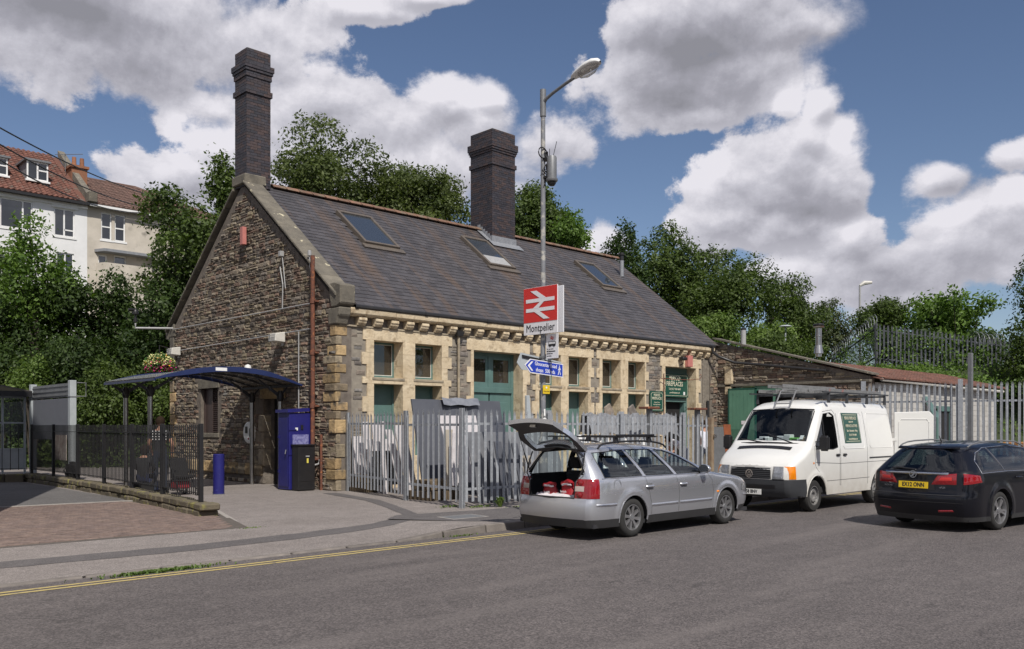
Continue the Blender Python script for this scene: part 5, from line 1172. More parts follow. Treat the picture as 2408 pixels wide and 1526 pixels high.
def wheelwell(par, x, z, R, w0):
    for sg in (-1, 1): 
        b = MB(); n = 14; b.grid([[(x+R*cos(pi*k/n), sg*yy, z+R*sin(pi*k/n)) for k in range(n+1)] for yy in (w0-.012, w0-.32)]); b.add([(x+R*cos(pi*k/n), sg*(w0-.32), z+R*sin(pi*k/n)) for k in range(n+1)], [tuple(range(n+1))]); b.build('wheel_arch_liner', m_plast, par, local=True)
def seat(par, x, y, h=1.12, w=.5, base=.35, front=True):
    s = MB().cbox((x+.15,y,base+.08),(.5,w,.16)); lean = Matrix.Translation((x-.12,y,base+.12)) @ Matrix.Rotation(R_(-14),4,'Y')
    s.box((-.06,-w/2,0),(.06,w/2,.56),0,lean); o = s.build('seat', m_seat, par, local=True, bevel=.04, seg=2)
    MB().box((-.045,-.13,.60),(.045,.13,.80),0,lean).build('headrest', m_seat, o, local=True, bevel=.035, seg=2)
def steering(par, x, y, z, r=.18):
    M_ = Matrix.Translation((x,y,z)) @ Matrix.Rotation(R_(-65),4,'Y'); MB().tube([M_ @ Vector((r*cos(q), r*sin(q), 0)) for q in [2*pi*k/20 for k in range(21)]], .016, 6).build('steering_wheel', m_seat, par, local=True, smooth=True)
def roundel(par, loc, rot, r, m, kind):
    b = MB(); n = 28; Mx = Matrix.Translation(loc) @ rot
    b.grid([[Mx @ Vector((q*cos(2*pi*k/n), q*sin(2*pi*k/n), h)) for k in range(n+1)] for q, h in ((r,0),(r,.008),(r*.84,.008),(r*.84,0))])
    def st(p, q, w=.15): 
        p = Vector(p)*r; q = Vector(q)*r; d = (q-p).normalized(); nv_ = Vector((-d.y,d.x))*r*w/2
        b.prism([Mx @ Vector((v.x,v.y,.001)) for v in (p+nv_,q+nv_,q-nv_,p-nv_)], (Mx.to_3x3() @ Vector((0,0,.007))))
    if kind == 'vw':
        st((-.36,.80),(0,.06)); st((.36,.80),(0,.06)); st((-.68,.5),(-.3,-.72)); st((-.3,-.72),(0,-.05)); st((.3,-.72),(0,-.05)); st((.68,.5),(.3,-.72))
    else:
        st((-.55,-.5),(.1,-.1),.25); st((.1,-.1),(.55,.15),.22); st((.2,0),(-.3,.5),.2); st((-.3,.5),(.1,.6),.2); st((-.1,-.3),(.1,-.7),.2); st((.45,.1),(.35,.5),.18)
    return b.build('badge', m, par, local=True)
def numplate(par, s, x, z, rear, m, dx=1, w=.52, h=.111, tilt=0):
    sgn = -1 if rear else 1; X = Vector((0, sgn, 0)); rot = frame_mat(X, (sin(tilt)*1, 0, cos(tilt))); Mx = Matrix.Translation((x, 0, z)) @ rot
    p = MB().box((-w/2,-h/2,-.004),(w/2,h/2,.004),0,Mx).build('number_plate', m, par, local=True); text('lettering', s, .098, m_sblk, Mx @ Vector((0,-.001,.0045)), rot, p, local=True, sx=.83, bold=.0035)
    return p

# ---- silver estate with open tailgate
car = thing('parked_car', 'silver estate car with roof bars and its tailgate open, parked at the kerb', 'car', (-1.21, -9.68, 0), 0, 'parked vehicles')
arch = .365
win1 = [(-.66,.97),(-.66,1.20),(-.64,1.35),(.10,1.382),(.27,.975)]; win2 = [(.37,.975),(.18,1.385),(.84,1.382),(1.12,.97)]; win3 = [(1.22,.97),(.94,1.38),(1.18,1.362),(1.45,1.275),(1.76,1.125),(2.02,.97)]
C1 = Car(zb=.20, w0=.873, top=[(-.80,1.405),(-.4,1.435),(.2,1.455),(.8,1.445),(1.28,1.385),(1.48,1.33),(2.22,.985),(2.5,.93),(3.1,.87),(3.45,.77),(3.62,.66)],
    rear=[(.2,-.93),(.38,-.99),(.58,-.99),(.64,-.95),(.95,-.92),(1.43,-.78),(1.6,-.75)], front=[(.2,3.52),(.36,3.63),(.5,3.65),(.62,3.64),(.9,3.62),(2,3.6)],
    rr=.42, cr=.17, rf=.6, cf=.27, belt=.93, tum=.34, bul=.42, zm=.6, re=.07, wr=.315, flare=[(0,.40),(2.70,.40)], br=.08, bf=.10, crown=[(-1,.045),(1.5,.05),(2.4,.06),(3.6,.07)], cell=.03,
    side=[('lower_trim',[(-2,.1),(-2,.33),(5,.33),(5,.1)]),('hole',circ(0,.315,arch)),('hole',circ(2.70,.315,arch)),('side_glass',win1),('side_glass',win2),('side_glass',win3)],
    tops=[('windscreen',[(1.40,-.56),(1.46,0),(1.40,.56),(2.16,.64),(2.28,0),(2.16,-.64)])],
    rears=[('lower_trim',[(-2,.1),(-2,.33),(2,.33),(2,.1)]),('hole',[(-.49,.655),(-.49,.90),(-.58,1.02),(-.60,1.12),(-.57,1.36),(-.54,1.6),(.54,1.6),(.57,1.36),(.60,1.12),(.58,1.02),(.49,.90),(.49,.655)])],
    fronts=[('lower_trim',[(-2,.1),(-2,.33),(2,.33),(2,.1)]),('grille',[(-.38,.45),(-.38,.64),(.38,.64),(.38,.45)])],
    mats={'body':m_silver,'lower_trim':m_plast,'side_glass':g_car,'windscreen':g_scr,'interior_lining':m_seat,'grille':m_plast})
car_mesh(C1, car)
for x in (0, 2.70):
    for sg in (-1, 1): wheel(car, x, sg*.755, .315, .208, 'eight', sg)
    wheelwell(car, x, .315, arch+.004, .873)
lips(C1, car, arch, m_silver, (0, 2.70))
MB().box((-.9,-.80,.2),(3.5,.80,.26)).box((-.86,-.72,.50),(.9,.72,.56)).box((.15,-.70,.55),(.28,.70,.98)).build('floor_pan', m_seat, car, local=True)
MB().prism([(1.85,-.74,.75),(1.85,-.74,.93),(2.2,-.72,.95),(2.3,-.72,.75)], (0,1.46,0)).build('dashboard', m_seat, car, local=True, bevel=.02)
for x, y in ((.35,.42),(.35,-.42),(1.2,.40),(1.2,-.40)): seat(car, x, y)
steering(car, 1.7, -.38, .90)
for k, wn_ in enumerate((win1, win2, win3)):
    for sg in (-1, 1): strip(C1, 'window_seal', wn_+[wn_[0]], car, m_plast, .014, .0, sg)
for sg in (-1, 1):
    strip(C1, 'waist_trim', [(-.72,.955),(.3,.96),(1.2,.955),(2.05,.95)], car, m_chrome, .012, .003, sg)
    strip(C1, 'panel_gap', [(.32,.955),(.40,.75),(.44,.60),(.48,.50),(.46,.34)], car, m_plast, .007, -.001, sg); strip(C1, 'panel_gap', [(1.17,.955),(1.24,.7),(1.22,.34)], car, m_plast, .007, -.001, sg); strip(C1, 'panel_gap', [(2.10,.95),(2.24,.82),(2.27,.60),(2.24,.34)], car, m_plast, .007, -.001, sg)
    strip(C1, 'panel_gap', [(2.12,.94),(2.6,.885),(3.3,.78)], car, m_plast, .006, -.001, sg)
    for a, b_ in ((.47,1.20),(1.25,2.22)): side_patch(C1, 'rubbing_strip', [(a,.465),(b_,.465),(b_,.515),(a,.515)], car, m_silver, 0, .018, sg); strip(C1, 'chrome_insert', [(a+.01,.492),(b_-.01,.492)], car, m_chrome, .010, .018, sg)
    for x in (.42, 1.36): side_patch(C1, 'door_handle', [(x-.10,.775),(x+.10,.775),(x+.10,.815),(x-.10,.815)], car, m_silver, .005, .042, sg); side_patch(C1, 'handle_recess', [(x-.07,.74),(x+.07,.74),(x+.07,.85),(x-.07,.85)], car, m_greym, -.002, .003, sg)
    side_patch(C1, 'bumper_strip', [(-.86,.535),(-.42,.535),(-.42,.575),(-.86,.575)], car, m_silver, .0, .02, sg); strip(C1, 'chrome_insert', [(-.84,.556),(-.44,.556)], car, m_chrome, .009, .02, sg)
    side_patch(C1, 'indicator', [(2.36,.60),(2.42,.60),(2.42,.63),(2.36,.63)], car, m_amber, 0, .008, sg); side_patch(C1, 'bumper_strip', [(3.25,.50),(3.55,.48),(3.55,.52),(3.25,.54)], car, m_silver, 0, .015, sg)
    # tail lamp: side and rear faces
    tl_ = side_patch(C1, 'tail_lamp', [(-.955,.655),(-.80,.655),(-.78,.955),(-.925,.955)], car, m_tail, .004, .016, sg, 10, 8)
    cap_patch(C1, 'rear_lens', [(sg*.615,.635),(sg*.80,.635),(sg*.74,.93),(sg*.62,.93)], tl_, m_tail, .006, e0=.003) if False else None
    cap_patch(C1, 'rear_lens', [(sg*.495,.655),(sg*.735,.655),(sg*.72,.955),(sg*.505,.955)], tl_, m_tail, .014)
    cap_patch(C1, 'reversing_lens', [(sg*.50,.765),(sg*.66,.765),(sg*.66,.845),(sg*.50,.845)], tl_, m_tail2, .018, e0=.016)
    for zz in (.71, .895): b_ = MB(); cc = Vector((C1.cap_x(sg*.58, zz)-.014, sg*.58, zz)); b_.lathe([(0,.014),(.04,.012),(.055,.0)], n=16, M=Matrix.Translation(cc) @ frame_mat((0,-1,0),(0,0,1))); b_.build('lamp_lens', m_tail, tl_, local=True, smooth=True)
    # mirror
    mp = C1.side_point(1.86, 1.0, 0, sg); mr = MB().lathe([(0,-.09),(.06,-.085),(.10,-.03),(.11,.03),(.10,.045)], n=18, M=Matrix.Translation((mp[0]+.03, mp[1]+sg*.13, 1.03)) @ Matrix.Rotation(-pi/2,4,'Y') @ Matrix.Diagonal((.75,1.05,1,1))).build('door_mirror', m_silver, car, local=True, smooth=True)
    MB().lathe([(0,.046),(.095,.046)], n=18, M=Matrix.Translation((mp[0]+.03, mp[1]+sg*.13, 1.03)) @ Matrix.Rotation(-pi/2,4,'Y') @ Matrix.Diagonal((.75,1.05,1,1))).build('mirror_glass', m_chrome, mr, local=True); MB().cbox((mp[0]+.04, mp[1]+sg*.03, .985),(.07,.12,.03)).build('mirror_arm', m_plast, mr, local=True, bevel=.01)
    # roof rails
    pts = [(-.66,1.41),(-.58,1.475),(-.4,1.50),(.2,1.525),(.7,1.51),(1.02,1.465),(1.12,1.40)]
    MB().tube([(x,sg*(.675 if i not in (0,6) else .68),z+.01) for i, (x, z) in enumerate(smooth_interp(pts,1))], .016, 8).build('roof_rail', m_black, car, local=True, smooth=True)
    side_patch(C1, 'headlamp', [(3.18,.60),(3.52,.56),(3.50,.66),(3.20,.74)], car, m_hl, .004, .012, sg)
    MB().prism([(-.30,sg*.60,1.375),(-.22,sg*.60,1.375),(-.22,sg*.60,1.40),(-.28,sg*.60,1.40)], (0,sg*.02,0)).build('parcel_rail', m_seat, car, local=True)
b_ = MB(); cc = Vector(C1.side_point(-.40, .845, .001, -1)); b_.tube([cc+Vector((.085*cos(q),-.001,.095*sin(q))) for q in [2*pi*k/24 for k in range(25)]], .0035, 5); b_.build('fuel_flap', m_greym, car, local=True, smooth=True)
for x in (-.20, .66):
    rb = MB().tube([(x,-.80,1.60),(x,.80,1.60)], .014, 6).cbox((x,0,1.60),(.05,1.62,.025)).build('roof_bar', m_black, car, local=True)
    for sg in (-1, 1): MB().prism([(x-.05,sg*.70,1.50),(x+.05,sg*.70,1.50),(x+.035,sg*.68,1.59),(x-.035,sg*.68,1.59)], (0,-sg*.05,0)).build('clamp', m_black, rb, local=True)
MB().tube([(-.25,-.72,1.625),(.72,-.72,1.625)], .02, 6).tube([(-.25,-.50,1.615),(.72,-.50,1.615)], .012, 6).build('carrier_rail', m_black, car, local=True)
# tailgate, hinged open
tg = MB(); ny, nz = 20, 22; g = []
tgz = [.66+(1.425-.66)*j/nz for j in range(nz+1)]
def tghw(z): return interp([(.655,.50),(.90,.50),(1.02,.58),(1.12,.62),(1.43,.58)], z)
wn_ = lambda y, z: abs(y) < tghw(z)-.085-.03*(z > 1.3) and 1.0 < z < 1.36
O = []; I = []
for z in tgz:
    z2 = z
    for e in (1.0, 1.36):
        if abs(z-e) < .018: z2 = e
    row = []; 
    for k in range(ny+1):
        y = (tghw(z2)-.012)*(2*k/ny-1); q = 1-(y/.75)**2; row.append((C1.cap_x(y, z2, True, .004), y, z2+.04*q*max(0,(z2-1.2)/.25)))
    O.append(row)
hx, hz2 = -.785, 1.43; tilt = Matrix.Translation((hx,0,hz2)) @ Matrix.Rotation(R_(107),4,'Y') @ Matrix.Translation((-hx,0,-hz2))
T_ = {}
for j in range(nz):
    for k in range(ny):
        f = [O[j][k],O[j][k+1],O[j+1][k+1],O[j+1][k]]; cy = sum(p[1] for p in f)/4; cz = sum(p[2] for p in f)/4; w = 1.0 < cz < 1.36 and 2 <= k < ny-2
        T_.setdefault('glass' if w else 'skin', MB()).add(f, [(0,1,2,3)], 0, tilt)
        if not w: T_.setdefault('lining', MB()).add([(p[0]+.07,p[1],p[2]) for p in f], [(0,1,2,3)], 0, tilt)
rim = MB()
def ringp(path):
    for i in range(len(path)): a, b_ = path[i], path[(i+1) % len(path)]; rim.add([a,b_,(b_[0]+.07,b_[1],b_[2]),(a[0]+.07,a[1],a[2])], [(0,1,2,3)], 0, tilt)
ringp([O[0][k] for k in range(ny+1)]+[O[j][ny] for j in range(1,nz+1)]+[O[nz][k] for k in range(ny-1,-1,-1)]+[O[j][0] for j in range(nz-1,0,-1)])
j0 = min(range(nz+1), key=lambda j: abs(O[j][5][2]-1.0)); j1 = min(range(nz+1), key=lambda j: abs(O[j][5][2]-1.36))
ringp([O[j0][k] for k in range(2,ny-1)]+[O[j][ny-2] for j in range(j0+1,j1+1)]+[O[j1][k] for k in range(ny-3,1,-1)]+[O[j][2] for j in range(j1-1,j0,-1)])
tgo = T_['skin'].build('tailgate', m_silver, car, local=True, smooth=True); T_['glass'].build('tailgate_glass', g_car, tgo, local=True, smooth=True); T_['lining'].build('tailgate_lining', M('grey_lining', (.06,.06,.065), (.05,.05,.055), rough=.7), tgo, local=True, smooth=True); rim.build('tailgate_rim', m_silver, tgo, local=True)
MB().cbox((0,0,0),(.05,.12,.04),0,tilt @ Matrix.Translation((C1.cap_x(0,.74)+.08,0,.74))).build('latch', m_steel, tgo, local=True)
for sg in (-1, 1):
    a = Vector((-.88,sg*.60,1.05)); b_ = tilt @ Vector((C1.cap_x(.5,1.02)+.07, sg*.56, 1.02)); MB().tube([a, a.lerp(b_,.5)], .012, 6).tube([a.lerp(b_,.5), b_], .006, 6).build('gas_strut', m_black, car, local=True)
    MB().tube([(-.985,sg*.49,.66), (-.98,sg*.49,.90),(-.96,sg*.58,1.02),(-.92,sg*.60,1.12),(-.84,sg*.57,1.36)], .012, 6).build('boot_seal', m_black, car, local=True)
MB().tube([(-.99,-.49,.655),(-1.04,0,.655),(-.99,.49,.655)], .016, 6).build('boot_sill', m_plast, car, local=True, smooth=True)
MB().tube([(-.83,-.56,1.39),(-.87,0,1.44),(-.83,.56,1.39)], .014, 6).build('boot_seal', m_black, car, local=True)
# bags and towel in the boot
m_bag = M('red_bag', (.36,.012,.02), (.24,.01,.016), sc=9, rough=.5, bump=.006, bsc=9); m_tow = M('white_towel', (.72,.68,.70), (.55,.5,.53), sc=14, rough=.9, bump=.012, bsc=14)
def bag(label, x, y, w, h, tilt_, s, lets):
    t = thing('shopping_bag', label, 'bag', (x, y, .60)); r = random.Random(s); g = []
    for i in range(9):
        v = i/8; row = []
        for k in range(17):
            a = 2*pi*k/16; cx, cy = w*.5*(1-.25*v*v), w*.34*(1-.75*v); ca_, sa_ = cos(a), sin(a); rr2 = 1/(abs(ca_)**4+abs(sa_)**4)**.25
            row.append((x+cy*sa_*rr2-.05*tilt_*v*h*8+r.uniform(-.006,.006)*(k < 16), y+cx*ca_*rr2+tilt_*v*h, .60+v*h+.02*v*sin(3*a+s)))
        row[-1] = row[0]; g.append(row)
    b = MB().grid(g); b.build('bag_body', m_bag, t, smooth=True, ang=70)
    tp = MB(); tp.tube([(x-.02+r.uniform(-.02,.02), y+tilt_*h-.13+.065*i, .60+h*.92+r.uniform(0,.05)) for i in range(5)], [.03,.045,.04,.045,.03], 7); tp.build('bag_top', m_bag, t, smooth=True)
    tp = MB(); tp.tube([(x-.06, y+tilt_*h-.12+.05*i, .60+h*.84+r.uniform(0,.035)) for i in range(5)], .016, 6); tp.build('bag_lining', m_tow, t, smooth=True)
    text('lettering', 'british', .05, m_swhite, (x-w*.34-.004, y+.02, .60+h*.5), frame_mat((0,-1,0),(0,0,1)), t, ext=.002)
bx = -1.21
bag('bright red bag standing upright in the open boot of the silver estate', bx-.78, -9.85, .27, .27, 0, 2, 1); bag('dark red bag slumped on the left side of the open boot of the silver estate', bx-.76, -9.48, .30, .22, .18, 5, 1)
tw = MB(); r = random.Random(6); g = [[(bx-.95+.04*i+r.uniform(-.008,.008), -10.12+.055*k, (.655)+(.035 if 0 < i < 6 and 0 < k < 16 else 0)+r.uniform(-.012,.014)) for k in range(17)] for i in range(7)]; tw.grid(g); tag(tw.build('towel', m_tow, smooth=True, ang=70), 'rumpled white towel spread under the bags in the open boot', 'towel')

# ---- dark blue estate
car = thing('parked_car', 'dark blue estate car with yellow rear number plate at the right edge', 'car', (4.17, -13.40, 0), R_(-8), 'parked vehicles'); WR = .335; arch = .385
w1 = [(-.58,1.02),(-.50,1.22),(-.30,1.33),(.02,1.375),(.14,1.04)]; w2 = [(.22,1.04),(.10,1.385),(.85,1.395),(1.12,1.03)]; w3 = [(1.18,1.03),(.93,1.395),(1.35,1.36),(1.85,1.20),(2.25,1.02)]
C2 = Car(zb=.18, w0=.925, top=[(-.62,1.40),(-.3,1.44),(.4,1.475),(1.1,1.46),(1.6,1.39),(1.85,1.32),(2.7,.98),(3.0,.92),(3.4,.84),(3.65,.72),(3.75,.62)],
    rear=[(.18,-.98),(.36,-1.07),(.60,-1.09),(.66,-1.04),(.96,-1.03),(1.0,-1.01),(1.44,-.60),(1.6,-.55)], front=[(.2,3.62),(.36,3.74),(.62,3.76),(2,3.7)],
    rr=.46, cr=.24, rf=.6, cf=.32, belt=.98, tum=.42, bul=.25, zm=.6, re=.09, wr=WR, flare=[(0,.42),(2.74,.42)], br=.10, bf=.12, crown=[(-1,.04),(1.5,.05),(2.4,.06),(3.6,.07)], cell=.03,
    side=[('lower_trim',[(-2,.1),(-2,.26),(5,.26),(5,.1)]),('hole',circ(0,WR,arch)),('hole',circ(2.74,WR,arch)),('side_glass',w1),('side_glass',w2),('side_glass',w3)],
    tops=[('windscreen',[(1.78,-.56),(1.84,0),(1.78,.56),(2.60,.68),(2.72,0),(2.60,-.68)])],
    rears=[('lower_trim',[(-2,.1),(-2,.27),(2,.27),(2,.1)]),('rear_glass',[(-.62,1.01),(-.60,1.08),(-.50,1.36),(.50,1.36),(.60,1.08),(.62,1.01)])],
    fronts=[('lower_trim',[(-2,.1),(-2,.3),(2,.3),(2,.1)]),('grille',[(-.42,.42),(-.42,.62),(.42,.62),(.42,.42)])],
    mats={'body':m_navycar,'lower_trim':m_plast,'side_glass':g_car2,'rear_glass':g_car2,'windscreen':g_scr,'interior_lining':m_seat,'grille':m_plast})
car_mesh(C2, car)
for x in (0, 2.74):
    for sg in (-1, 1): wheel(car, x, sg*.79, WR, .235, 'five', sg, .225)
    wheelwell(car, x, WR, arch+.004, .925)
lips(C2, car, arch, m_navycar, (0, 2.74))
MB().box((-.9,-.82,.2),(3.5,.82,.26)).box((-.95,-.80,.3),(.3,.80,.80)).build('floor_pan', m_seat, car, local=True)
for x, y in ((.55,.42),(.55,-.42),(1.45,.40),(1.45,-.40)): seat(car, x, y)
MB().prism([(2.2,-.74,.75),(2.2,-.74,.93),(2.6,-.72,.95),(2.6,-.72,.75)], (0,1.46,0)).build('dashboard', m_seat, car, local=True, bevel=.02)
ch = [(-.64,.985),(-.60,1.18),(-.42,1.32),(-.1,1.40),(.85,1.43),(1.4,1.385),(1.9,1.22),(2.32,1.0)]
for sg in (-1, 1):
    strip(C2, 'window_chrome', ch, car, m_chrome, .016, .004, sg); strip(C2, 'window_chrome', [(-.64,.985),(.2,1.0),(1.2,.995),(2.32,1.0)], car, m_chrome, .014, .004, sg); strip(C2, 'pillar_trim', [(.18,1.0),(.05,1.40)], car, m_chrome, .014, .003, sg)
    strip(C2, 'panel_gap', [(.20,.98),(.42,.7),(.40,.5)], car, m_plast, .006, -.001, sg); strip(C2, 'panel_gap', [(1.15,.98),(1.2,.6),(1.12,.28)], car, m_plast, .006, -.001, sg); strip(C2, 'panel_gap', [(2.35,.95),(2.35,.6),(2.2,.28)], car, m_plast, .006, -.001, sg)
    for x in (.62, 1.45): side_patch(C2, 'door_handle', [(x-.10,.87),(x+.10,.87),(x+.10,.905),(x-.10,.905)], car, m_navycar, .005, .04, sg)
    MB().tube([(x,sg*y,z) for x, y, z in smooth_interp3([(-.52,.60,1.405),(-.40,.61,1.465),(0,.62,1.51),(.6,.625,1.52),(1.15,.625,1.49),(1.5,.615,1.40)])] if False else [(-.52,sg*.60,1.41),(-.42,sg*.61,1.45),(-.25,sg*.615,1.485),(0,sg*.62,1.505),(.6,sg*.625,1.52),(1.15,sg*.625,1.495),(1.45,sg*.615,1.42)], .014, 8).build('roof_rail', m_greym, car, local=True, smooth=True)
    tl_ = side_patch(C2, 'tail_lamp', [(-1.0,.80),(-.66,.84),(-.70,.95),(-.98,.985)], car, m_tail, .004, .014, sg, 10, 5); cap_patch(C2, 'rear_lens', [(sg*.30,.79),(sg*.685,.80),(sg*.685,.985),(sg*.40,.955)], tl_, m_tail, .014, mm=4)
    cap_patch(C2, 'lamp_insert', [(sg*.42,.86),(sg*.62,.865),(sg*.62,.92),(sg*.46,.915)], tl_, m_sred, .018, e0=.016)
    cap_patch(C2, 'reflector', [(sg*.42,.33),(sg*.66,.35),(sg*.64,.38),(sg*.42,.365)], car, m_tail, .012)
    mp = C2.side_point(2.15, 1.05, 0, sg); MB().lathe([(0,-.09),(.06,-.085),(.10,-.03),(.11,.03),(0,.045)], n=16, M=Matrix.Translation((mp[0]+.03, mp[1]+sg*.14, 1.06)) @ Matrix.Rotation(-pi/2,4,'Y') @ Matrix.Diagonal((.7,1.1,1,1))).build('door_mirror', m_navycar, car, local=True, smooth=True)
    side_patch(C2, 'headlamp', [(3.2,.62),(3.6,.58),(3.55,.68),(3.25,.78)], car, m_hl, .004, .012, sg)
cap_patch(C2, 'chrome_bar', [(-.56,.955),(.56,.955),(.56,.995),(-.56,.995)], car, m_chrome, .024, n=16)
cap_patch(C2, 'tailgate_gap', [(-.80,.615),(.80,.615),(.80,.627),(-.80,.627)], car, m_plast, .004, n=20); cap_patch(C2, 'plate_recess', [(-.36,.70),(.36,.70),(.34,.86),(-.34,.86)], car, m_black, .003, n=8); cap_patch(C2, 'high_brake_light', [(-.16,1.385),(.16,1.385),(.16,1.40),(-.16,1.40)], car, m_tail, .03)
cap_patch(C2, 'spoiler', [(-.56,1.375),(.56,1.375),(.54,1.425),(-.54,1.425)], car, m_navycar, .05, n=14)
numplate(car, 'EX12 ONN', C2.cap_x(0,.775)-.012, .775, True, m_py, tilt=.06)
roundel(car, (C2.cap_x(0,.955)-.022,0,.955), frame_mat((0,-1,0),(0,0,1)), .062, m_chrome, 'v'); rw = MB().tube([(C2.cap_x(0,1.03)-.015,-.02,1.03),(C2.cap_x(.3,1.05)-.02,.30,1.055),(C2.cap_x(.36,1.05)-.02,.44,1.045)], [.022,.014,.008], 6).build('rear_wiper', m_black, car, local=True, smooth=True)
text('lettering', 'INSIGNIA', .042, m_chrome, (C2.cap_x(.43,.73)-.008,.46,.745), frame_mat((.12,-1,0),(0,0,1)), car, local=True, ext=.003, sx=.9); text('lettering', 'ecoFLEX', .042, m_chrome, (C2.cap_x(-.46,.73)-.008,-.47,.745), frame_mat((-.12,-1,0),(0,0,1)), car, local=True, ext=.003, sx=.9)
MB().tube([(-.22,0,1.50),(-.30,0,1.60)], [.012,.006], 6).lathe([(0,.03),(.03,.02),(.04,0)], (-.22,0,1.47), 10).build('aerial', m_black, car, local=True)
cap_patch(C2, 'bumper_crease', [(-.82,.49),(.82,.49),(.82,.50),(-.82,.50)], car, m_black, .006, n=20)

# ---- white van facing the camera
van = thing('parked_van', 'white high roofed van facing left, ladders on its roof, green shop panel on its side', 'van', (7.72, -9.66, 0), pi, 'parked vehicles'); WR = .335; arch = .42; VB = 2.95
C3 = Car(zb=.33, w0=.955, top=[(-.93,2.27),(-.5,2.31),(1.6,2.32),(2.15,2.31),(2.50,2.22),(2.62,2.10),(3.16,1.40),(3.30,1.31),(3.62,1.14),(3.82,.98),(3.86,.92)],
    rear=[(.3,-.95),(1.4,-.95),(2.2,-.90),(2.5,-.85)], front=[(.3,3.78),(.45,3.88),(.68,3.90),(.95,3.87),(3,3.84)],
    rr=.12, cr=.06, rf=.62, cf=.22, belt=1.3, tum=.085, bul=.05, zm=.8, re=.14, wr=WR, flare=[(0,.45),(VB,.45)], br=.01, bf=.07, crown=[(-1,.05),(2.4,.05),(3,.05),(3.9,.05)], cell=.034,
    side=[('bumper',[(3.38,.1),(3.38,.69),(5,.69),(5,.1)]),('hole',circ(0,WR,arch)),('hole',circ(VB,WR,arch)),('hole',[(1.98,1.32),(1.98,2.00),(2.12,2.06),(2.44,2.03),(2.98,1.36),(2.90,1.30),(2.2,1.28)])],
    tops=[('windscreen',[(2.62,-.72),(2.60,0),(2.62,.72),(3.13,.80),(3.17,0),(3.13,-.80)])],
    rears=[('hole',[(-.84,.45),(-.84,2.12),(.84,2.12),(.84,.45)])],
    fronts=[('bumper',[(-2,.1),(-2,.69),(2,.69),(2,.1)])],
    mats={'body':m_vwhite,'windscreen':g_scr,'interior_lining':M('van_lining', (.05,.05,.055), rough=.9),'bumper':m_vplast})
car_mesh(C3, van)
for x in (0, VB):
    for sg in (-1, 1): wheel(van, x, sg*.80, WR, .20, 'steel', sg, .205)
    wheelwell(van, x, WR, arch+.004, .955)
lips(C3, van, arch, m_vwhite, (0, VB))
MB().box((-.9,-.88,.38),(3.6,.88,.5)).box((1.75,-.82,.5),(1.8,.82,1.98)).build('floor_pan', m_seat, van, local=True)
MB().prism([(2.5,-.84,.9),(2.55,-.80,1.38),(3.02,-.74,1.41),(3.15,-.76,.9)], (0,1.58,0)).build('dashboard', m_vplast, van, local=True, bevel=.03)
for y in (-.5, .1, .52): seat(van, 2.05, y, base=.85, w=.45)
steering(van, 2.42, -.48, 1.42, .21)
ds = MB(); r = random.Random(2); dc = [m_swhite, m_white, M('green_packet', (.18,.5,.1)), M('brown_paper', (.45,.33,.2))]
for i, (y, w, h, k) in enumerate([(-.35,.18,.03,1),(-.28,.16,.06,0),(-.20,.15,.05,1),(.14,.16,.07,0),(.30,.15,.09,1),(.44,.2,.05,2),(.5,.22,.035,0),(.66,.13,.06,3)]): MB().box((2.80,y-w/2,1.40),(2.98,y+w/2,1.45+h*1.6)).build('dashboard_clutter', dc[k], van, local=True, bevel=.012)
b_ = MB().add([(3.06,.70,1.50),(3.06,.62,1.50),(2.99,.62,1.58),(2.99,.70,1.58),(3.054,.70,1.50),(3.054,.62,1.50),(2.984,.62,1.58),(2.984,.70,1.58)], [(0,1,2,3),(4,7,6,5)]).build('parking_permit', m_white, van, local=True)
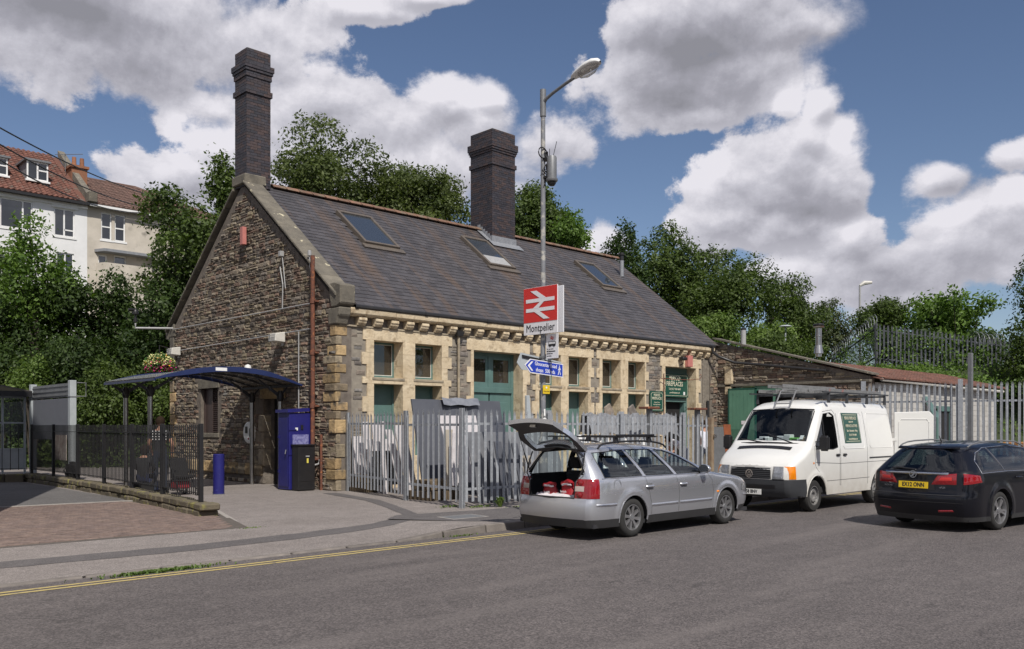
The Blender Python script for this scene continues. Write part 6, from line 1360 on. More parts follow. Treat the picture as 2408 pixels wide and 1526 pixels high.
# sill below the rear of the front arch
for sg in (-1, 1):
    for pts in ([(1.90,.50),(1.90,2.02),(2.02,2.12),(2.45,2.08)], [(3.02,1.36),(3.0,.95),(2.85,.82)], [(.55,.48),(.55,2.1)], [(1.86,.50),(1.86,2.05)], [(-.90,.97),(1.86,.97),(3.0,1.02)], [(-.9,.62),(-.45,.62)], [(.45,.62),(2.5,.62)]): strip(C3, 'panel_gap', pts, van, m_vplast, .012, -.002, sg)
    for a, b__ in ((-.80,.42),(.66,1.72)):
        pts = [(a+.06,1.28),(a,1.34),(a,2.0),(a+.06,2.06),(b__-.06,2.06),(b__,2.0),(b__,1.34),(b__-.06,1.28),(a+.06,1.28)]; strip(C3, 'pressed_panel', pts, van, m_vwhite, .02, -.002, sg)
    side_patch(C3, 'slide_rail', [(-.85,1.04),(.45,1.04),(.45,1.075),(-.85,1.075)], van, m_vplast, 0, .012, sg)
    strip(C3, 'wheel_arch_lip', [(x, z) for x, z in circ(VB,WR,arch+.005,24) if z > .34][::-1] if False else [(VB+(arch+.004)*cos(q), WR+(arch+.004)*sin(q)) for q in [pi*k/14 for k in range(15)]], van, m_vwhite, .02, .0, sg)
    for x in (2.02, 1.70): side_patch(C3, 'door_handle', [(x-.10,1.13),(x+.06,1.13),(x+.06,1.18),(x-.10,1.18)], van, m_black, .005, .035, sg)
    wp = [(1.98,1.32),(1.98,2.00),(2.12,2.06),(2.44,2.03),(2.98,1.36),(2.90,1.30),(2.2,1.28),(1.98,1.32)]; strip(C3, 'window_seal', wp, van, m_black, .022, -.004, sg); strip(C3, 'quarter_bar', [(2.55,1.33),(2.50,1.93)], van, m_black, .02, -.004, sg)
    g_ = MB().prism([C3.side_point(x, z, -.012, sg) for x, z in [(2.56,1.34),(2.52,1.90),(2.95,1.37)]], (0,-sg*.004,0)).build('quarter_glass', g_car2, van, local=True)
    side_patch(C3, 'side_indicator', [(3.05,.99),(3.10,.99),(3.10,1.03),(3.05,1.03)], van, m_amber, 0, .01, sg)
    # headlamp with amber corner lamp
    hl = cap_patch(C3, 'headlamp', [(sg*.49,.70),(sg*.72,.70),(sg*.72,.955),(sg*.51,.955)], van, m_hl, .012, rear=False); side_patch(C3, 'corner_indicator', [(3.85,.70),(3.70,.70),(3.71,.955),(3.84,.955)], hl, m_amber, .005, .014, sg)
    cap_patch(C3, 'lamp_bezel', [(sg*.49,.692),(sg*.745,.692),(sg*.745,.70),(sg*.49,.70)], hl, m_black, .014, rear=False)
    mp = C3.side_point(2.98, 1.4, 0, sg); mr = MB().box((-.07,-.10,-.16),(.05,.10,.16),0,Matrix.Translation((2.98, mp[1]+sg*.20, 1.42))).build('door_mirror', m_black, van, local=True, bevel=.035, seg=3); MB().tube([(2.96,mp[1],1.30),(2.96,mp[1]+sg*.18,1.30),(2.98,mp[1]+sg*.2,1.36)], .014, 6).tube([(2.96,mp[1],1.45),(2.98,mp[1]+sg*.12,1.45)], .012, 6).build('mirror_arm', m_black, mr, local=True)
    MB().tube([(3.16,sg*.80,1.39),(2.62,sg*.735,2.09)], .012, 6).build('screen_seal', m_black, van, local=True)
MB().tube([(3.15,-.80,1.40),(3.22,-.4,1.42),(3.235,0,1.43),(3.22,.4,1.42),(3.15,.80,1.40)], .014, 6).build('screen_seal', m_black, van, local=True, smooth=True); MB().tube([(2.61,-.73,2.12),(2.60,0,2.155),(2.61,.73,2.12)], .014, 6).build('screen_seal', m_black, van, local=True, smooth=True)
for a, b__ in (((3.20,.55,1.42),(3.05,-.1,1.60)),((3.22,-.1,1.425),(3.10,-.72,1.50))): MB().tube([a, b__], .011, 5).build('wiper', m_black, van, local=True)
def topq(x, y, o=.022): return (x, y, C3.top_z(x, y)+o)
MB().grid([[topq(x, y) for y in [-.62+.124*k for k in range(11)]] for x in (3.33,3.38,3.43)]).build('bonnet_vent', m_black, van, local=True, smooth=True)
gr = cap_patch(C3, 'grille', [(-.47,.70),(.47,.70),(.45,.935),(-.45,.935)], van, m_plast, .004, rear=False, e0=.002)
for k in range(6): z = .72+k*.038; MB().grid([[(C3.cap_x(y, zz, False, oo), y, zz) for y in [-.455+.091*j for j in range(11)]] for zz, oo in ((z,.006),(z+.008,.018),(z+.016,.006))]).build('grille_bar', m_vplast, gr, local=True)
roundel(van, (C3.cap_x(0,.80,False)+.02,0,.80), frame_mat((0,1,0),(0,0,1)), .085, m_chrome, 'vw')
cap_patch(C3, 'lower_grille', [(-.55,.50),(.55,.50),(.55,.58),(-.55,.58)], van, m_black, .004, rear=False); numplate(van, 'S158 BNV', C3.cap_x(0,.43,False)+.02, .43, False, m_pw)
MB().prism([(3.28,-.95,.36),(3.62,-.90,.36),(3.62,-.90,.33),(3.28,-.95,.33)], (0,1.85,0)).build('undertray', m_black, van, local=True)
# painted shop panel on the van side (left side of the van, towards the camera)
def sidepanel(poly, o): return [C3.side_point(x, z, o, 1) for x, z in poly]
vp = MB(); N_ = 6; vp.grid([[C3.side_point(.82+.80*i/N_, 1.40+.66*j/N_, .006, 1) for j in range(N_+1)] for i in range(N_+1)]); vpo = vp.build('shop_panel', m_dgreen, van, local=True, smooth=True)
for x0, x1, z0, z1 in ((.88,1.56,1.435,1.445),(.88,1.56,2.015,2.025),(.85,.86,1.465,1.995),(1.58,1.59,1.465,1.995)): MB().grid([[C3.side_point(x0+(x1-x0)*i/2, z0+(z1-z0)*j/4, .009, 1) for j in range(5)] for i in range(3)]).build('border', m_cream_l, vpo, local=True)
for s, sz, z in (('PERIOD FIREPLACES',.092,1.945),('Established 1984',.045,1.865),('FIREPLACES & STOVES',.082,1.775),('Sales - Restoration - Fitting',.066,1.67),('Tel: 0117 944 4449',.066,1.575),('www.periodfireplaces.co.uk',.055,1.49)):
    text('lettering', s, sz, m_cream_l, (1.22, C3.y(1.22, z)+.012, z), frame_mat((-1,0,0),(0,-.085 if z > 1.3 else 0,1)), vpo, local=True, sx=.70, bold=.001)
# rear doors: one swung right round to the side, one standing open behind
def vdoor(loc, ang, mir):
    Mx = Matrix.Translation(loc) @ Matrix.Rotation(ang, 4, 'Z'); b = MB(); w = .86
    b.prism([(0,0,.48),(w,0,.48),(w,0,2.02),(w-.1,0,2.12),(0,0,2.10)], (0,.045,0), 0, Mx); o = b.build('rear_door', m_vwhite, van, local=True, bevel=.012)
    p = [(.10,1.30),(.10,1.86),(.15,1.93),(.70,1.93),(.76,1.87),(.76,1.30),(.70,1.24),(.16,1.24),(.10,1.30)]
    for yy in (-.002, .047): MB().tube([Mx @ Vector((x,yy,z)) for x, z in p], .010, 6).build('pressed_panel', m_vwhite, o, local=True, smooth=True)
    MB().box((-.12,-.01,1.42),(.06,.03,1.49),0,Mx).box((-.12,-.01,.8),(.06,.03,.86),0,Mx).build('hinge', m_vwhite, o, local=True)
    return o
vdoor((-.95,.93,0), R_(180-60), 1)     # door towards the camera side, swung past square
vdoor((-.95,-.88,0), R_(180), 1)
# roof rack and ladders
rk = MB()
for x in (-.6,.35,1.35,2.2): 
    rb = MB().box((x-.02,-.86,2.44),(x+.02,.86,2.48)).build('roof_bar', m_vplast, van, local=True)
    for sg in (-1, 1): MB().prism([(x-.03,sg*.86,2.44),(x+.03,sg*.86,2.44),(x+.05,sg*.86,2.27),(x-.05,sg*.86,2.27)], (0,-sg*.03,0)).build('rack_foot', m_vplast, rb, local=True)
for y in (-.86, .86): MB().box((-.75,y-.02,2.48),(2.5,y+.02,2.51)).build('rack_rail', m_vplast, van, local=True)
m_alu = M('ladder_aluminium', (.30,.30,.30), (.22,.22,.22), sc=9, rough=.45, metal=.5, spots=((.42,.22,.2), 4, .66, .72))
vM = Matrix.Translation((7.72,-9.66,0)) @ Matrix.Rotation(pi,4,'Z')
def ladder(label, y, z, x0, x1, w, hook=False):
    t = thing('ladder', label, 'ladder', tuple(vM @ Vector((x0,y,z))), 0, 'ladders on the van roof')
    for s in (-1, 1): MB().box((x0,y+s*w/2-.012,z-.035),(x1,y+s*w/2+.012,z+.04),0,vM).build('stile', m_alu, t, bevel=.004)
    n = int((x1-x0)/.25)
    for i in range(n): xx = x0+.12+i*.25; MB().box((xx-.014,y-w/2+.012,z-.012),(xx+.014,y+w/2-.012,z+.016),0,vM).build('rung', m_alu, t)
    if hook:
        for s in (-1, 1): MB().tube([vM @ Vector(p) for p in [(x1-.1,y+s*w/2,z),(x1+.05,y+s*w/2,z-.02),(x1+.26,y+s*w/2,z-.30),(x1+.36,y+s*w/2,z-.42),(x1+.48,y+s*w/2,z-.42)]], .016, 6).build('hook', m_alu, t, smooth=True)
        MB().tube([vM @ Vector((x1+.26,y-w/2,z-.30)), vM @ Vector((x1+.26,y+w/2,z-.30))], .012, 6).tube([vM @ Vector((x1+.08,y-w/2,z-.08)), vM @ Vector((x1+.08,y+w/2,z-.08))], .012, 6).build('hook_bar', m_alu, t)
ladder('extension ladder at the far side of the van roof rack', -.52, 2.55, -.6, 2.35, .42); ladder('wide aluminium ladder nearest the camera on the van roof rack', .45, 2.55, -.7, 1.9, .42); ladder('short ladder stacked on top of the others on the van roof', -.35, 2.66, -.2, 2.3, .36)
ladder('roof ladder with bent hooks reaching over the van windscreen', .02, 2.56, 0, 2.35, .36, True)
# ---------------------------------------------------------------- things stored in the front yard
m_marb = M('white_marble', (.62,.59,.60), (.50,.47,.48), sc=5, rough=.45, bump=.002); m_sgr = M('grey_slate_slab', (.16,.165,.18), (.12,.125,.14), sc=3, rough=.55, streak=((.2,.2,.21), (3,3,.6), .6, .7)); m_dsl = M('dark_sheet', (.095,.10,.118), (.07,.075,.092), sc=2, rough=.5)
m_wood = M('old_timber', (.17,.125,.08), (.09,.07,.045), sc=4, rough=.9, bump=.004); m_beige = M('limestone_slab', (.42,.38,.31), (.33,.29,.24), sc=3, rough=.8)
def slab(label, px0, px1, pyt, yb, h, m, lean=.25, zb=.1, th=.04, skew=0, cat='slab', name='stone_slab', rot=0, group=None):
    """sheet standing on the ground in the plane y=yb, leaning back"""
    yf = lambda p: -.12-3.33*(p-808)/152 if p < 960 else (-3.45-2.3*(p-960)/125 if p < 1085 else -5.75)
    if px0 < 1300: yb = min(max(yf(px0)+.38, yb), -.45) if px0 > 830 else -.28
    x0, zt = onY(px0, pyt, yb+lean); x1 = onY(px1, pyt, yb+lean)[0]
    zt = zt if h is None else zb+h; d = Vector((0, -th, 0)); s = skew
    p = [(x0+s,yb,zb),(x1+s,yb+rot,zb),(x1,yb+lean+rot,zt),(x0,yb+lean,zt)]
    return tag(MB().prism(p, d).build(name, m, bevel=.004), label, cat, group)
slab('tall dark grey sheet leaning behind the fence, taller than everything in the yard', 965, 1172, 938, -4.35, None, m_dsl, .5, th=.05, name='sheet', cat='sheet')
sh_ = bpy.data.objects['sheet']; sv = [v.co for v in sh_.data.vertices]; SHZ = max(v.z for v in sv); SHY = min(v.y for v in sv if v.z > SHZ-.01); SHX = min(v.x for v in sv)+.85
t = tag(MB().grid([[(x, SHY+dy+.02*sin(9*x), SHZ+z+.015*cos(11*x)) for x in [SHX+.12*k for k in range(11)]] for dy, z in ((.10,.03),(-.06,.045),(-.10,-.04),(-.14,-.13-.0))]).build('plastic_sheet', M('torn_polythene', (.24,.25,.28), (.16,.17,.2), rough=.35), smooth=True), 'torn grey plastic sheeting draped over the tall dark sheet', 'plastic sheet')
slab('white marble slab standing at the fence left end beside the ochre corner stones', 827, 856, 1026, -1.35, None, m_marb, .3, skew=-.1); slab('tall narrow white marble upright, second from the left in the yard', 851, 866, 992, -1.0, None, m_marb, .2); slab('pinkish white marble jamb standing before the green lower panel', 873, 892, 997, -1.3, None, m_marb, .2, skew=.05)
slab('short white marble jamb left of the second window', 893, 901, 991, -1.6, None, m_marb, .15); slab('broad white mantel slab lying across the leaning jambs', 862, 925, 1060, -1.9, .72, m_marb, .12, zb=.72, th=.12); slab('white marble jamb leaning right of the dark gap', 904, 920, 1010, -1.9, None, m_marb, .3, skew=.25)
slab('thin white slab leaning beside the second fence post', 925, 950, 1000, -2.6, None, m_marb, .3, skew=.2); slab('wide white slab at the foot of the second window', 846, 872, 1058, -1.6, .95, m_marb, .15, zb=.12)
slab('dark fireplace front stored behind the white marble', 875, 935, 1075, -1.4, .85, m_dark, .1, zb=.3, th=.15)
slab('white board behind the fence corner, wider at its top', 1028, 1082, 977, -4.9, None, m_marb, .35, skew=.25, zb=.5); slab('white packed slab marked in red, right behind the corner post', 1088, 1116, 977, -4.9, None, m_marb, .2, zb=1.3)
slab('beige narrow slab leaning across the white board', 1046, 1062, 1010, -5.0, None, m_beige, .2, skew=-.12, zb=.45); slab('white jamb with red marks beside the fence corner', 1062, 1076, 1017, -5.05, None, m_marb, .15, skew=-.15, zb=.5)
slab('smooth grey slate slab right behind the fence corner post', 1092, 1131, 1016, -5.2, None, m_sgr, .35, skew=.1); slab('long grey slate slab lying behind the upright slates', 1128, 1300, 1016, -4.6, None, m_sgr, .5)
for k, (a, b_) in enumerate(((1140,1156),(1160,1176),(1182,1196),(1200,1214))): slab(['first upright dark slate in the row behind the fence','second upright dark slate in the row behind the fence','third upright dark slate in the row behind the fence','fourth upright dark slate beside the silver car tailgate'][k], a, b_, 1036+2*k, -5.3, None, m_dsl if k % 2 else m_sgr, .3, skew=.05*(k-1), group='upright slates')
slab('beige stone panel behind the open tailgate', 1212, 1245, 1072, -5.2, None, m_beige, .2); slab('dark slate sheet behind the beige stone panel', 1216, 1300, 1040, -4.4, None, m_sgr, .3)
def pallet(label, px0, px1, py, yb, z0, z1, dep=.8):
    x0 = onY(px0, py, yb)[0]; x1 = onY(px1, py, yb)[0]; t = thing('timber_stack', label, 'timber', ((x0+x1)/2, yb, z0)); n = max(2, int((x1-x0)/.16))
    for i in range(n): a = x0+(x1-x0)*i/n; MB().box((a+.01,yb,z0),(a+(x1-x0)/n-.012,yb+dep,z0+(z1-z0)*.45)).build('timber', m_wood, t, bevel=.008)
    MB().box((x0,yb+.05,z0+(z1-z0)*.5),(x1,yb+.2,z1)).build('beam', m_wood, t, bevel=.01); MB().box((x0,yb+.45,z0+(z1-z0)*.5),(x1,yb+.6,z1)).build('beam', m_wood, t, bevel=.01)
pallet('dark old timbers stacked under the white marble pieces', 862, 925, 1120, -.95, .1, .55); pallet('short timber baulks lying just inside the fence corner', 1010, 1082, 1150, -3.95, .1, .55)
t = thing('bundle', 'wrapped grey rolls lying on the dark timbers', 'rolls', (.6,-2.3,.7)); 
for k in range(4): xx = onY(878+11*k, 1090, -.9)[0]; MB().tube([(xx,-.95,.62),(xx+.05,-.5,.64)], .06, 8).build('roll', m_sgrey, t, smooth=True)
xa, xb = onY(1374, 1030, -4.6)[0], onY(1535, 1030, -4.6)[0]; n = 11; WBL = [q+' white board of the row behind the fence, counted from the left' for q in 'first second third fourth fifth sixth seventh eighth ninth tenth eleventh'.split()]
for k in range(n):
    a = xa+(xb-xa)*k/n; w = (xb-xa)/n*random.Random(k).uniform(.55,.9)
    tag(MB().prism([(a,-4.6,.15),(a+w,-4.6,.15),(a+w,-4.35,1.55-.04*(k % 3)),(a,-4.35,1.55-.04*(k % 3))], (0,-.05,0)).build('white_board', m_white, bevel=.005), WBL[k], 'board', 'white boards behind the fence')
cv = MB(); r = random.Random(9); xa, xb = onY(1368, 970, -4.2)[0], onY(1572, 970, -4.2)[0]
cv.grid([[(xa+(xb-xa)*k/40, -4.55+.5*j/5+.05*sin(k*1.7+j), (2.05 if 0 < j < 5 else 1.55)+.05*sin(k*.9)+r.uniform(-.05,.05)) for k in range(41)] for j in range(6)])
tag(cv.build('tarpaulin', M('grey_tarpaulin', (.27,.275,.29), (.17,.175,.19), sc=6, rough=.6, bump=.02, bsc=7), smooth=True), 'crumpled grey tarpaulin along the top of the stacked boards behind the fence', 'tarpaulin')
for k, px in enumerate((1527, 1640)):
    x = onY(px, 960, -5.2)[0]; t = thing('timber_post', ['dark timber post with a rusty cap left of the shop doorway','dark timber post with a rusty cap right of the shop doorway'][k], 'post', (x,-5.2,.1), 0, 'capped posts behind the fence'); MB().box((x-.06,-5.26,.1),(x+.06,-5.14,2.22)).build('shaft', m_greym, t); MB().box((x-.26,-5.36,2.22),(x+.26,-5.04,2.28)).build('cap', m_rust, t, bevel=.01)
for k, (px, py) in enumerate(((1433,958),(1488,960))): x, z = onY(px, py, -3.4); tag(MB().prism([(x-.22,-3.4,.1),(x+.2,-3.4,.1),(x+.2,-3.35,z-.1),(x+.02,-3.35,z+.12),(x-.2,-3.35,z)], (0,-.06,0)).build('stone_slab', m_fstone, bevel=.01), ['grey stone offcut peeping over the tarpaulin under the third window pair','grey stone offcut peeping over the tarpaulin under the last window'][k], 'slab')
x, z = onY(1243, 930, -2.2); tag(MB().prism([(x-.12,-2.2,.1),(x+.2,-2.2,.1),(x+.02,-2.15,z),(x-.1,-2.15,z)], (0,-.08,0)).build('plank_bundle', m_sgrey, bevel=.01), 'narrow grey planks standing on end left of the lamp column', 'planks')
# ---------------------------------------------------------------- workshop at the right
WS = thing('workshop', 'low stone workshop with red tiled lean to roof right of the station', 'building', (22, -3, 0)); XW = 17.5
poly = [(-6.1,0),(.4,0),(.4,5.15),(-.08,5.12),(-6.1,3.50)]
sw = MB(); sw.prism([(XW,y,z) for y, z in [(-6.1,3.3),(.4,3.3),(.4,5.15),(-6.1,3.50)]], (.4,0,0)); sw.box((XW,-.62,0),(XW+.4,.4,3.3)); sw.box((XW,-6.1,0),(XW+.4,-3.2,3.3)); sw = sw.build('side_wall', m_mortar, WS)
def win_(y, z):
    if not inpoly(y, z, [(-6.1,.0),(.3,.0),(.3,5.05),(-.08,5.05),(-6.1,3.42)]): return False
    if 3.26 < z < 3.40: return False
    return z > 3.3 or y > -.64 or y < -3.2
pieces('stone', stones(-6.1, .4, 0, 5.1, win_, (.07,.15), (.12,.38), 77, lambda u, z, d: (XW-d, u, z), (.02,.065)), m_gable, sw)
MB().box((XW-.10,-6.15,3.29),(XW+.1,.3,3.38)).build('ledge', m_lich, WS, bevel=.01); MB().box((XW-.12,-.75,3.4),(XW+.1,-.42,4.0)).box((XW-.1,-.70,3.0),(XW+.1,-.42,3.4)).build('corbel_block', m_cream, WS, bevel=.015)
for i in range(6): y0, y1 = .1-6.35*i/6, .1-6.35*(i+1)/6; z0, z1 = 5.2-1.66*i/6, 5.2-1.66*(i+1)/6; MB().prism([(XW-.15,y0,z0),(XW-.15,y1+.01,z1),(XW-.15,y1+.01,z1+.06),(XW-.15,y0,z0+.06)], (.6,0,0)).build('coping_slab', m_lich, WS)
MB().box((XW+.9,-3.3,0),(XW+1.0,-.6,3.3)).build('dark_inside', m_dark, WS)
d = MB().box((XW-.14,-1.78,.35),(XW-.09,-.64,3.16)).build('door', m_sgreen, WS)
for i in range(7): MB().box((XW-.155,-1.77+i*.162,.36),(XW-.141,-1.77+i*.162+.155,3.15)).build('plank', m_sgreen, d)
for i in range(16): MB().box((XW-.165,-1.75,.5+i*.075),(XW-.156,-.68,.52+i*.075)).build('grille_bar', m_sgreen, d)
for a in [((-1.80,.3),(-1.76,3.2)),((-.66,.3),(-.60,3.2)),((-1.8,3.16),(-.6,3.22))]: MB().box((XW-.16,a[0][0],a[0][1]),(XW-.08,a[1][0],a[1][1])).build('frame_bar', m_dgreen, d)
b = MB().box((XW-.17,-1.52,1.83),(XW-.168,-1.2,1.97)).build('fire_notice', m_swhite, d); MB().box((XW-.172,-1.51,1.84),(XW-.1705,-1.36,1.96)).build('red_field', m_sred, b)
MB().box((XW-.02,-2.6,.0),(XW+.02,-2.45,3.29)).build('door_edge', m_sgreen, WS); MB().box((XW-.05,-3.25,3.12),(XW+.1,-1.7,3.28)).build('door_head', m_sgreen, WS)
MB().box((16.95,-.05,.05),(17.5,.3,4.75)).build('link_wall', m_mortar, WS)
pieces('rubble', stones(16.93, 17.52, .05, 4.7, lambda u, z: 16.93 < u < 17.52 and z < 4.7, (.09,.16), (.15,.3), 78, lambda u, z, d: (u, -.05-d, z), (.02,.07)), m_gable, sw, limit=60)
m_wbl = M('white_blockwork', (.50,.485,.46), (.36,.345,.32), sc=3, rough=.85, bump=.003); fwall = MB().box((17.9,-6.1,0),(30.5,-5.8,3.3)).build('front_wall', m_pmortar, WS)  # white blocks, base colour darkened to carry the shade under the eave
bl = []; r = random.Random(1)
for j in range(15):
    for i in range(29):
        x = 17.9+.44*i-(.22 if j % 2 else 0); z = j*.22
        if x < 17.85 or 23.4 < x+.2 < 24.5 and z < 2.3 or x > 30.1: continue
        v = [(x+.004,-6.11,z+.004),(x+.436,-6.11,z+.004),(x+.436,-6.11,z+.216),(x+.004,-6.11,z+.216)]; w = [(p[0],-6.125+r.uniform(-.003,.003),p[2]) for p in v]
        bl.append(((x+.22,-6.11,z+.1), v+w, [(4,5,6,7),(0,1,5,4),(1,2,6,5),(2,3,7,6),(3,0,4,7)]))
pieces('block', bl, m_wbl, fwall)
MB().box((23.3,-6.2,0),(24.6,-6.14,2.35)).build('door_opening', m_dark, WS); MB().box((23.2,-6.25,0),(23.35,-6.13,2.45)).box((24.55,-6.25,0),(24.7,-6.13,2.45)).box((23.2,-6.26,2.35),(24.7,-6.13,2.55)).build('door_frame', m_green, WS)
t = MB().prism([(22.0,-6.2,2.9),(22.5,-6.2,2.9),(22.5,-6.6,2.1),(22.0,-6.6,2.1)], (0,.05,0)).build('porch_panel', m_green, WS)
MB().tube([(17.9,-6.35,3.38),(24.5,-6.35,3.33),(30.6,-6.35,3.3)], .06, 8).build('gutter', m_offw, WS); m_btile = M('brown_roof_tile', (.17,.075,.052), (.12,.06,.045), rnd=.25, sc=4, rough=.85, spots=((.10,.09,.07), 5, .6, .7))
wr_ = MB().prism([(17.6,-6.42,3.38),(30.7,-6.42,3.38),(30.7,-3.9,4.06),(17.6,-3.9,4.06)], (0,0,.03)).build('roof', m_btile, WS); tl_ = []; r = random.Random(4); sl2 = (5.37-3.38)/7.42
for j in range(8):
    for i in range(44):
        x = 17.95+i*.29; y = -6.45+j*.33; z = 3.43+(y+6.42)*sl2; pr = [(0,.0),(.05,.045),(.11,.05),(.16,.0),(.24,.0),(.29,.0)]; jj = r.uniform(-.006,.006)
        v = [(x+a,y+r.uniform(-.004,.004),z+b_+.025+jj) for a, b_ in pr]+[(x+a,y+.36,z+b_+.36*sl2+.0+jj) for a, b_ in pr]+[(x+a,y,z-.005) for a, b_ in pr]
        tl_.append(((x+.14,y,z), v, [(k,k+1,k+7,k+6) for k in range(5)]+[(k+12,k+13,k+1,k) for k in range(5)]))
pieces('tile', tl_, m_btile, wr_)
def flue(label, px, py0, py1, y, rad, m, cap):
    x, zt = onY(px, py0, y); zb = onY(px, py1, y)[1]-.2; t = thing('flue_pipe', label, 'flue', (x, y, zb)); MB().tube([(x,y,zb),(x,y,zt)], rad, 14).build('pipe', m, t, smooth=True)
    if cap: MB().lathe([(0,.0),(rad*1.6,0),(rad*1.9,.05),(rad*1.2,.10),(0,.1)], (x,y,zt+.02), 14).lathe([(rad,0),(rad*1.6,0),(rad*1.1,.3)], (x,y,zb+.12), 14).lathe([(rad,0),(rad*1.12,.01),(rad*1.12,.05),(rad,.06)], (x,y,(zt+zb)/2+.2), 14).build('cowl', m, t, smooth=True); MB().lathe([(0,0),(rad*1.9,0),(rad*1.6,.04),(0,.05)], (x,y,zt+.12), 12).build('cap', m_black, t)
    else: MB().tube([(x,y,zt),(x,y,zt+.07)], rad*1.1, 12).build('cap', m_black, t)
flue('plain grey flue pipe with a black tip behind the stone parapet', 1748, 776, 803, -1.2, .10, m_conduit, False); MB().box((17.7,-3.9,3.2),(30.6,-3.7,4.02)).build('back_wall', m_mortar, WS)
flue('shiny steel flue with a cowl rising above the stone parapet', 1925, 772, 826, -4.0, .11, m_steel, True)
x, z = onY(1847, 768, 4); tag(MB().lathe([(0,.09),(.2,.07),(.33,.02),(.34,0),(0,-.02)], (x,4,z), 16).tube([(x,4,z),(x,4,z-2.2)], .04, 8).build('dish_lamp', m_sgrey, smooth=True), 'small flat grey dish shaped lamp among the pink flowered bushes', 'lamp')
slab('grey sheet leaning by the workshop door, left of the rust brown boards', 1668, 1699, 1004, -1.4, None, m_greym, .15, zb=.05, name='sheet', cat='sheet'); m_rb = M('rust_brown_board', (.30,.085,.03), (.16,.05,.025), sc=3, rough=.7); slab('rust brown board leaning against the dark workshop wall', 1700, 1716, 998, -1.2, None, m_rb, .2, zb=.05, skew=-.1, name='board', cat='board'); slab('dark brown plank beside the rust brown board', 1688, 1700, 1000, -1.0, None, m_wood, .2, zb=.05, name='board', cat='board')
tag(MB().tube([(10.6,-7.5,.72),(12.2,-6.6,.78)], .035, 8).build('white_pole', m_white), 'white pole lying level between the fence gate and the van', 'pole'); x, y = onG(1690, 1100, 0); 
bm_ = MB(); r = random.Random(3); bm_.grid([[(9.6+.22*i, -7.2+.2*j, (.55+.12*sin(i*1.1)+.08*sin(j*2.)) if 0 < i < 8 and 0 < j < 5 else .05) for j in range(6)] for i in range(9)]); tag(bm_.build('covered_heap', m_sgrey, smooth=True, ang=70), 'low heap under pale grey sheeting between the fence gate and the van', 'heap')
t = thing('timber_stack', 'orange brown timbers and pallets stacked behind the right fence', 'timber', (15.6,-12.2,0)); m_ply = M('orange_timber', (.42,.20,.06), (.30,.14,.05), sc=4, rough=.8)
for k in range(5): MB().box((15.0,-13.6,.15+k*.26),(16.2,-10.9,.27+k*.26)).box((15.1,-13.6,.05+k*.26),(15.2,-10.9,.15+k*.26)).build('board', m_ply if k > 2 else m_wood, t, bevel=.01)
# ---------------------------------------------------------------- embankment and trees
def YX(x, y): dx, dy = x-CAMX, y-CAMY; return FX*dx+FY_*dy, RX*dx+RY*dy
def bank(x, y):
    Y, X = YX(x, y); s = X/Y
    zl = 6.5*ksm((Y-34.5)/12); zm = 3.0*ksm((Y-44)/14); zr = 4.8*ksm((Y-41)/3)+1.0*ksm((Y-48)/20)
    w = ksm((s+.42)/.2); v = ksm((s-.12)/.2); return (zl*(1-w)+zm*w)*(1-v)+zr*v-.08
g = []
for i in range(44):
    Y = 26+i*(1.1 if i < 30 else 5)-(0 if i < 30 else 30*1.1-30*1.1)
    Y = 26+1.1*min(i,30)+max(0,i-30)*9; row = []
    for k in range(61): s = -1.1+2.2*k/60; x, y = W_(s*Y, Y); row.append((x, y, bank(x, y)))
    g.append(row)
m_bank = M('undergrowth', (.022,.04,.012), (.05,.06,.025), sc=1.3, rough=1, bump=.05, bsc=4)
struct(MB().grid(g).build('embankment', m_bank, smooth=True, ang=80))
LM = {'deep': leaf_mat('leaf_deep', (.015,.034,.009), (.062,.10,.022)), 'mid': leaf_mat('leaf_mid', (.025,.046,.011), (.10,.145,.032)), 'light': leaf_mat('leaf_light', (.04,.085,.014), (.15,.24,.045)), 'ash': leaf_mat('leaf_ash', (.030,.048,.014), (.115,.145,.042)),
      'bud': leaf_mat('leaf_buddleia', (.04,.06,.025), (.115,.14,.06)), 'sun': leaf_mat('leaf_yellow_green', (.06,.11,.02), (.17,.24,.06))}
m_bark = M('bark', (.075,.06,.045), (.04,.034,.028), sc=5, rough=.95, bump=.01)
m_flow = leaf_mat('lilac_flower', (.32,.16,.34), (.55,.34,.55), tr=.2)
def leafmesh(name, C, N, size, mat, par, rng, asp=.55):
    n = len(C); A = rng.normal(size=(n, 3)); A -= N*(A*N).sum(1, keepdims=True); A /= np.linalg.norm(A, axis=1, keepdims=True)+1e-9; B = np.cross(N, A)
    L_ = (size*rng.uniform(.6, 1.25, n))[:, None]; V_ = np.empty((n, 4, 3)); V_[:, 0] = C-A*L_*.5; V_[:, 1] = C+B*L_*asp*.5-N*L_*.08; V_[:, 2] = C+A*L_*.5; V_[:, 3] = C-B*L_*asp*.5-N*L_*.08
    me = bpy.data.meshes.new(name); me.vertices.add(n*4); me.vertices.foreach_set('co', V_.reshape(-1).astype(np.float32)); me.loops.add(n*4); me.loops.foreach_set('vertex_index', np.arange(n*4, dtype=np.int32)); me.polygons.add(n); me.polygons.foreach_set('loop_start', np.arange(0, n*4, 4, dtype=np.int32)); me.polygons.foreach_set('loop_total', np.full(n, 4, dtype=np.int32)); me.update(calc_edges=True); me.materials.append(mat)
    return link(name, me, par)
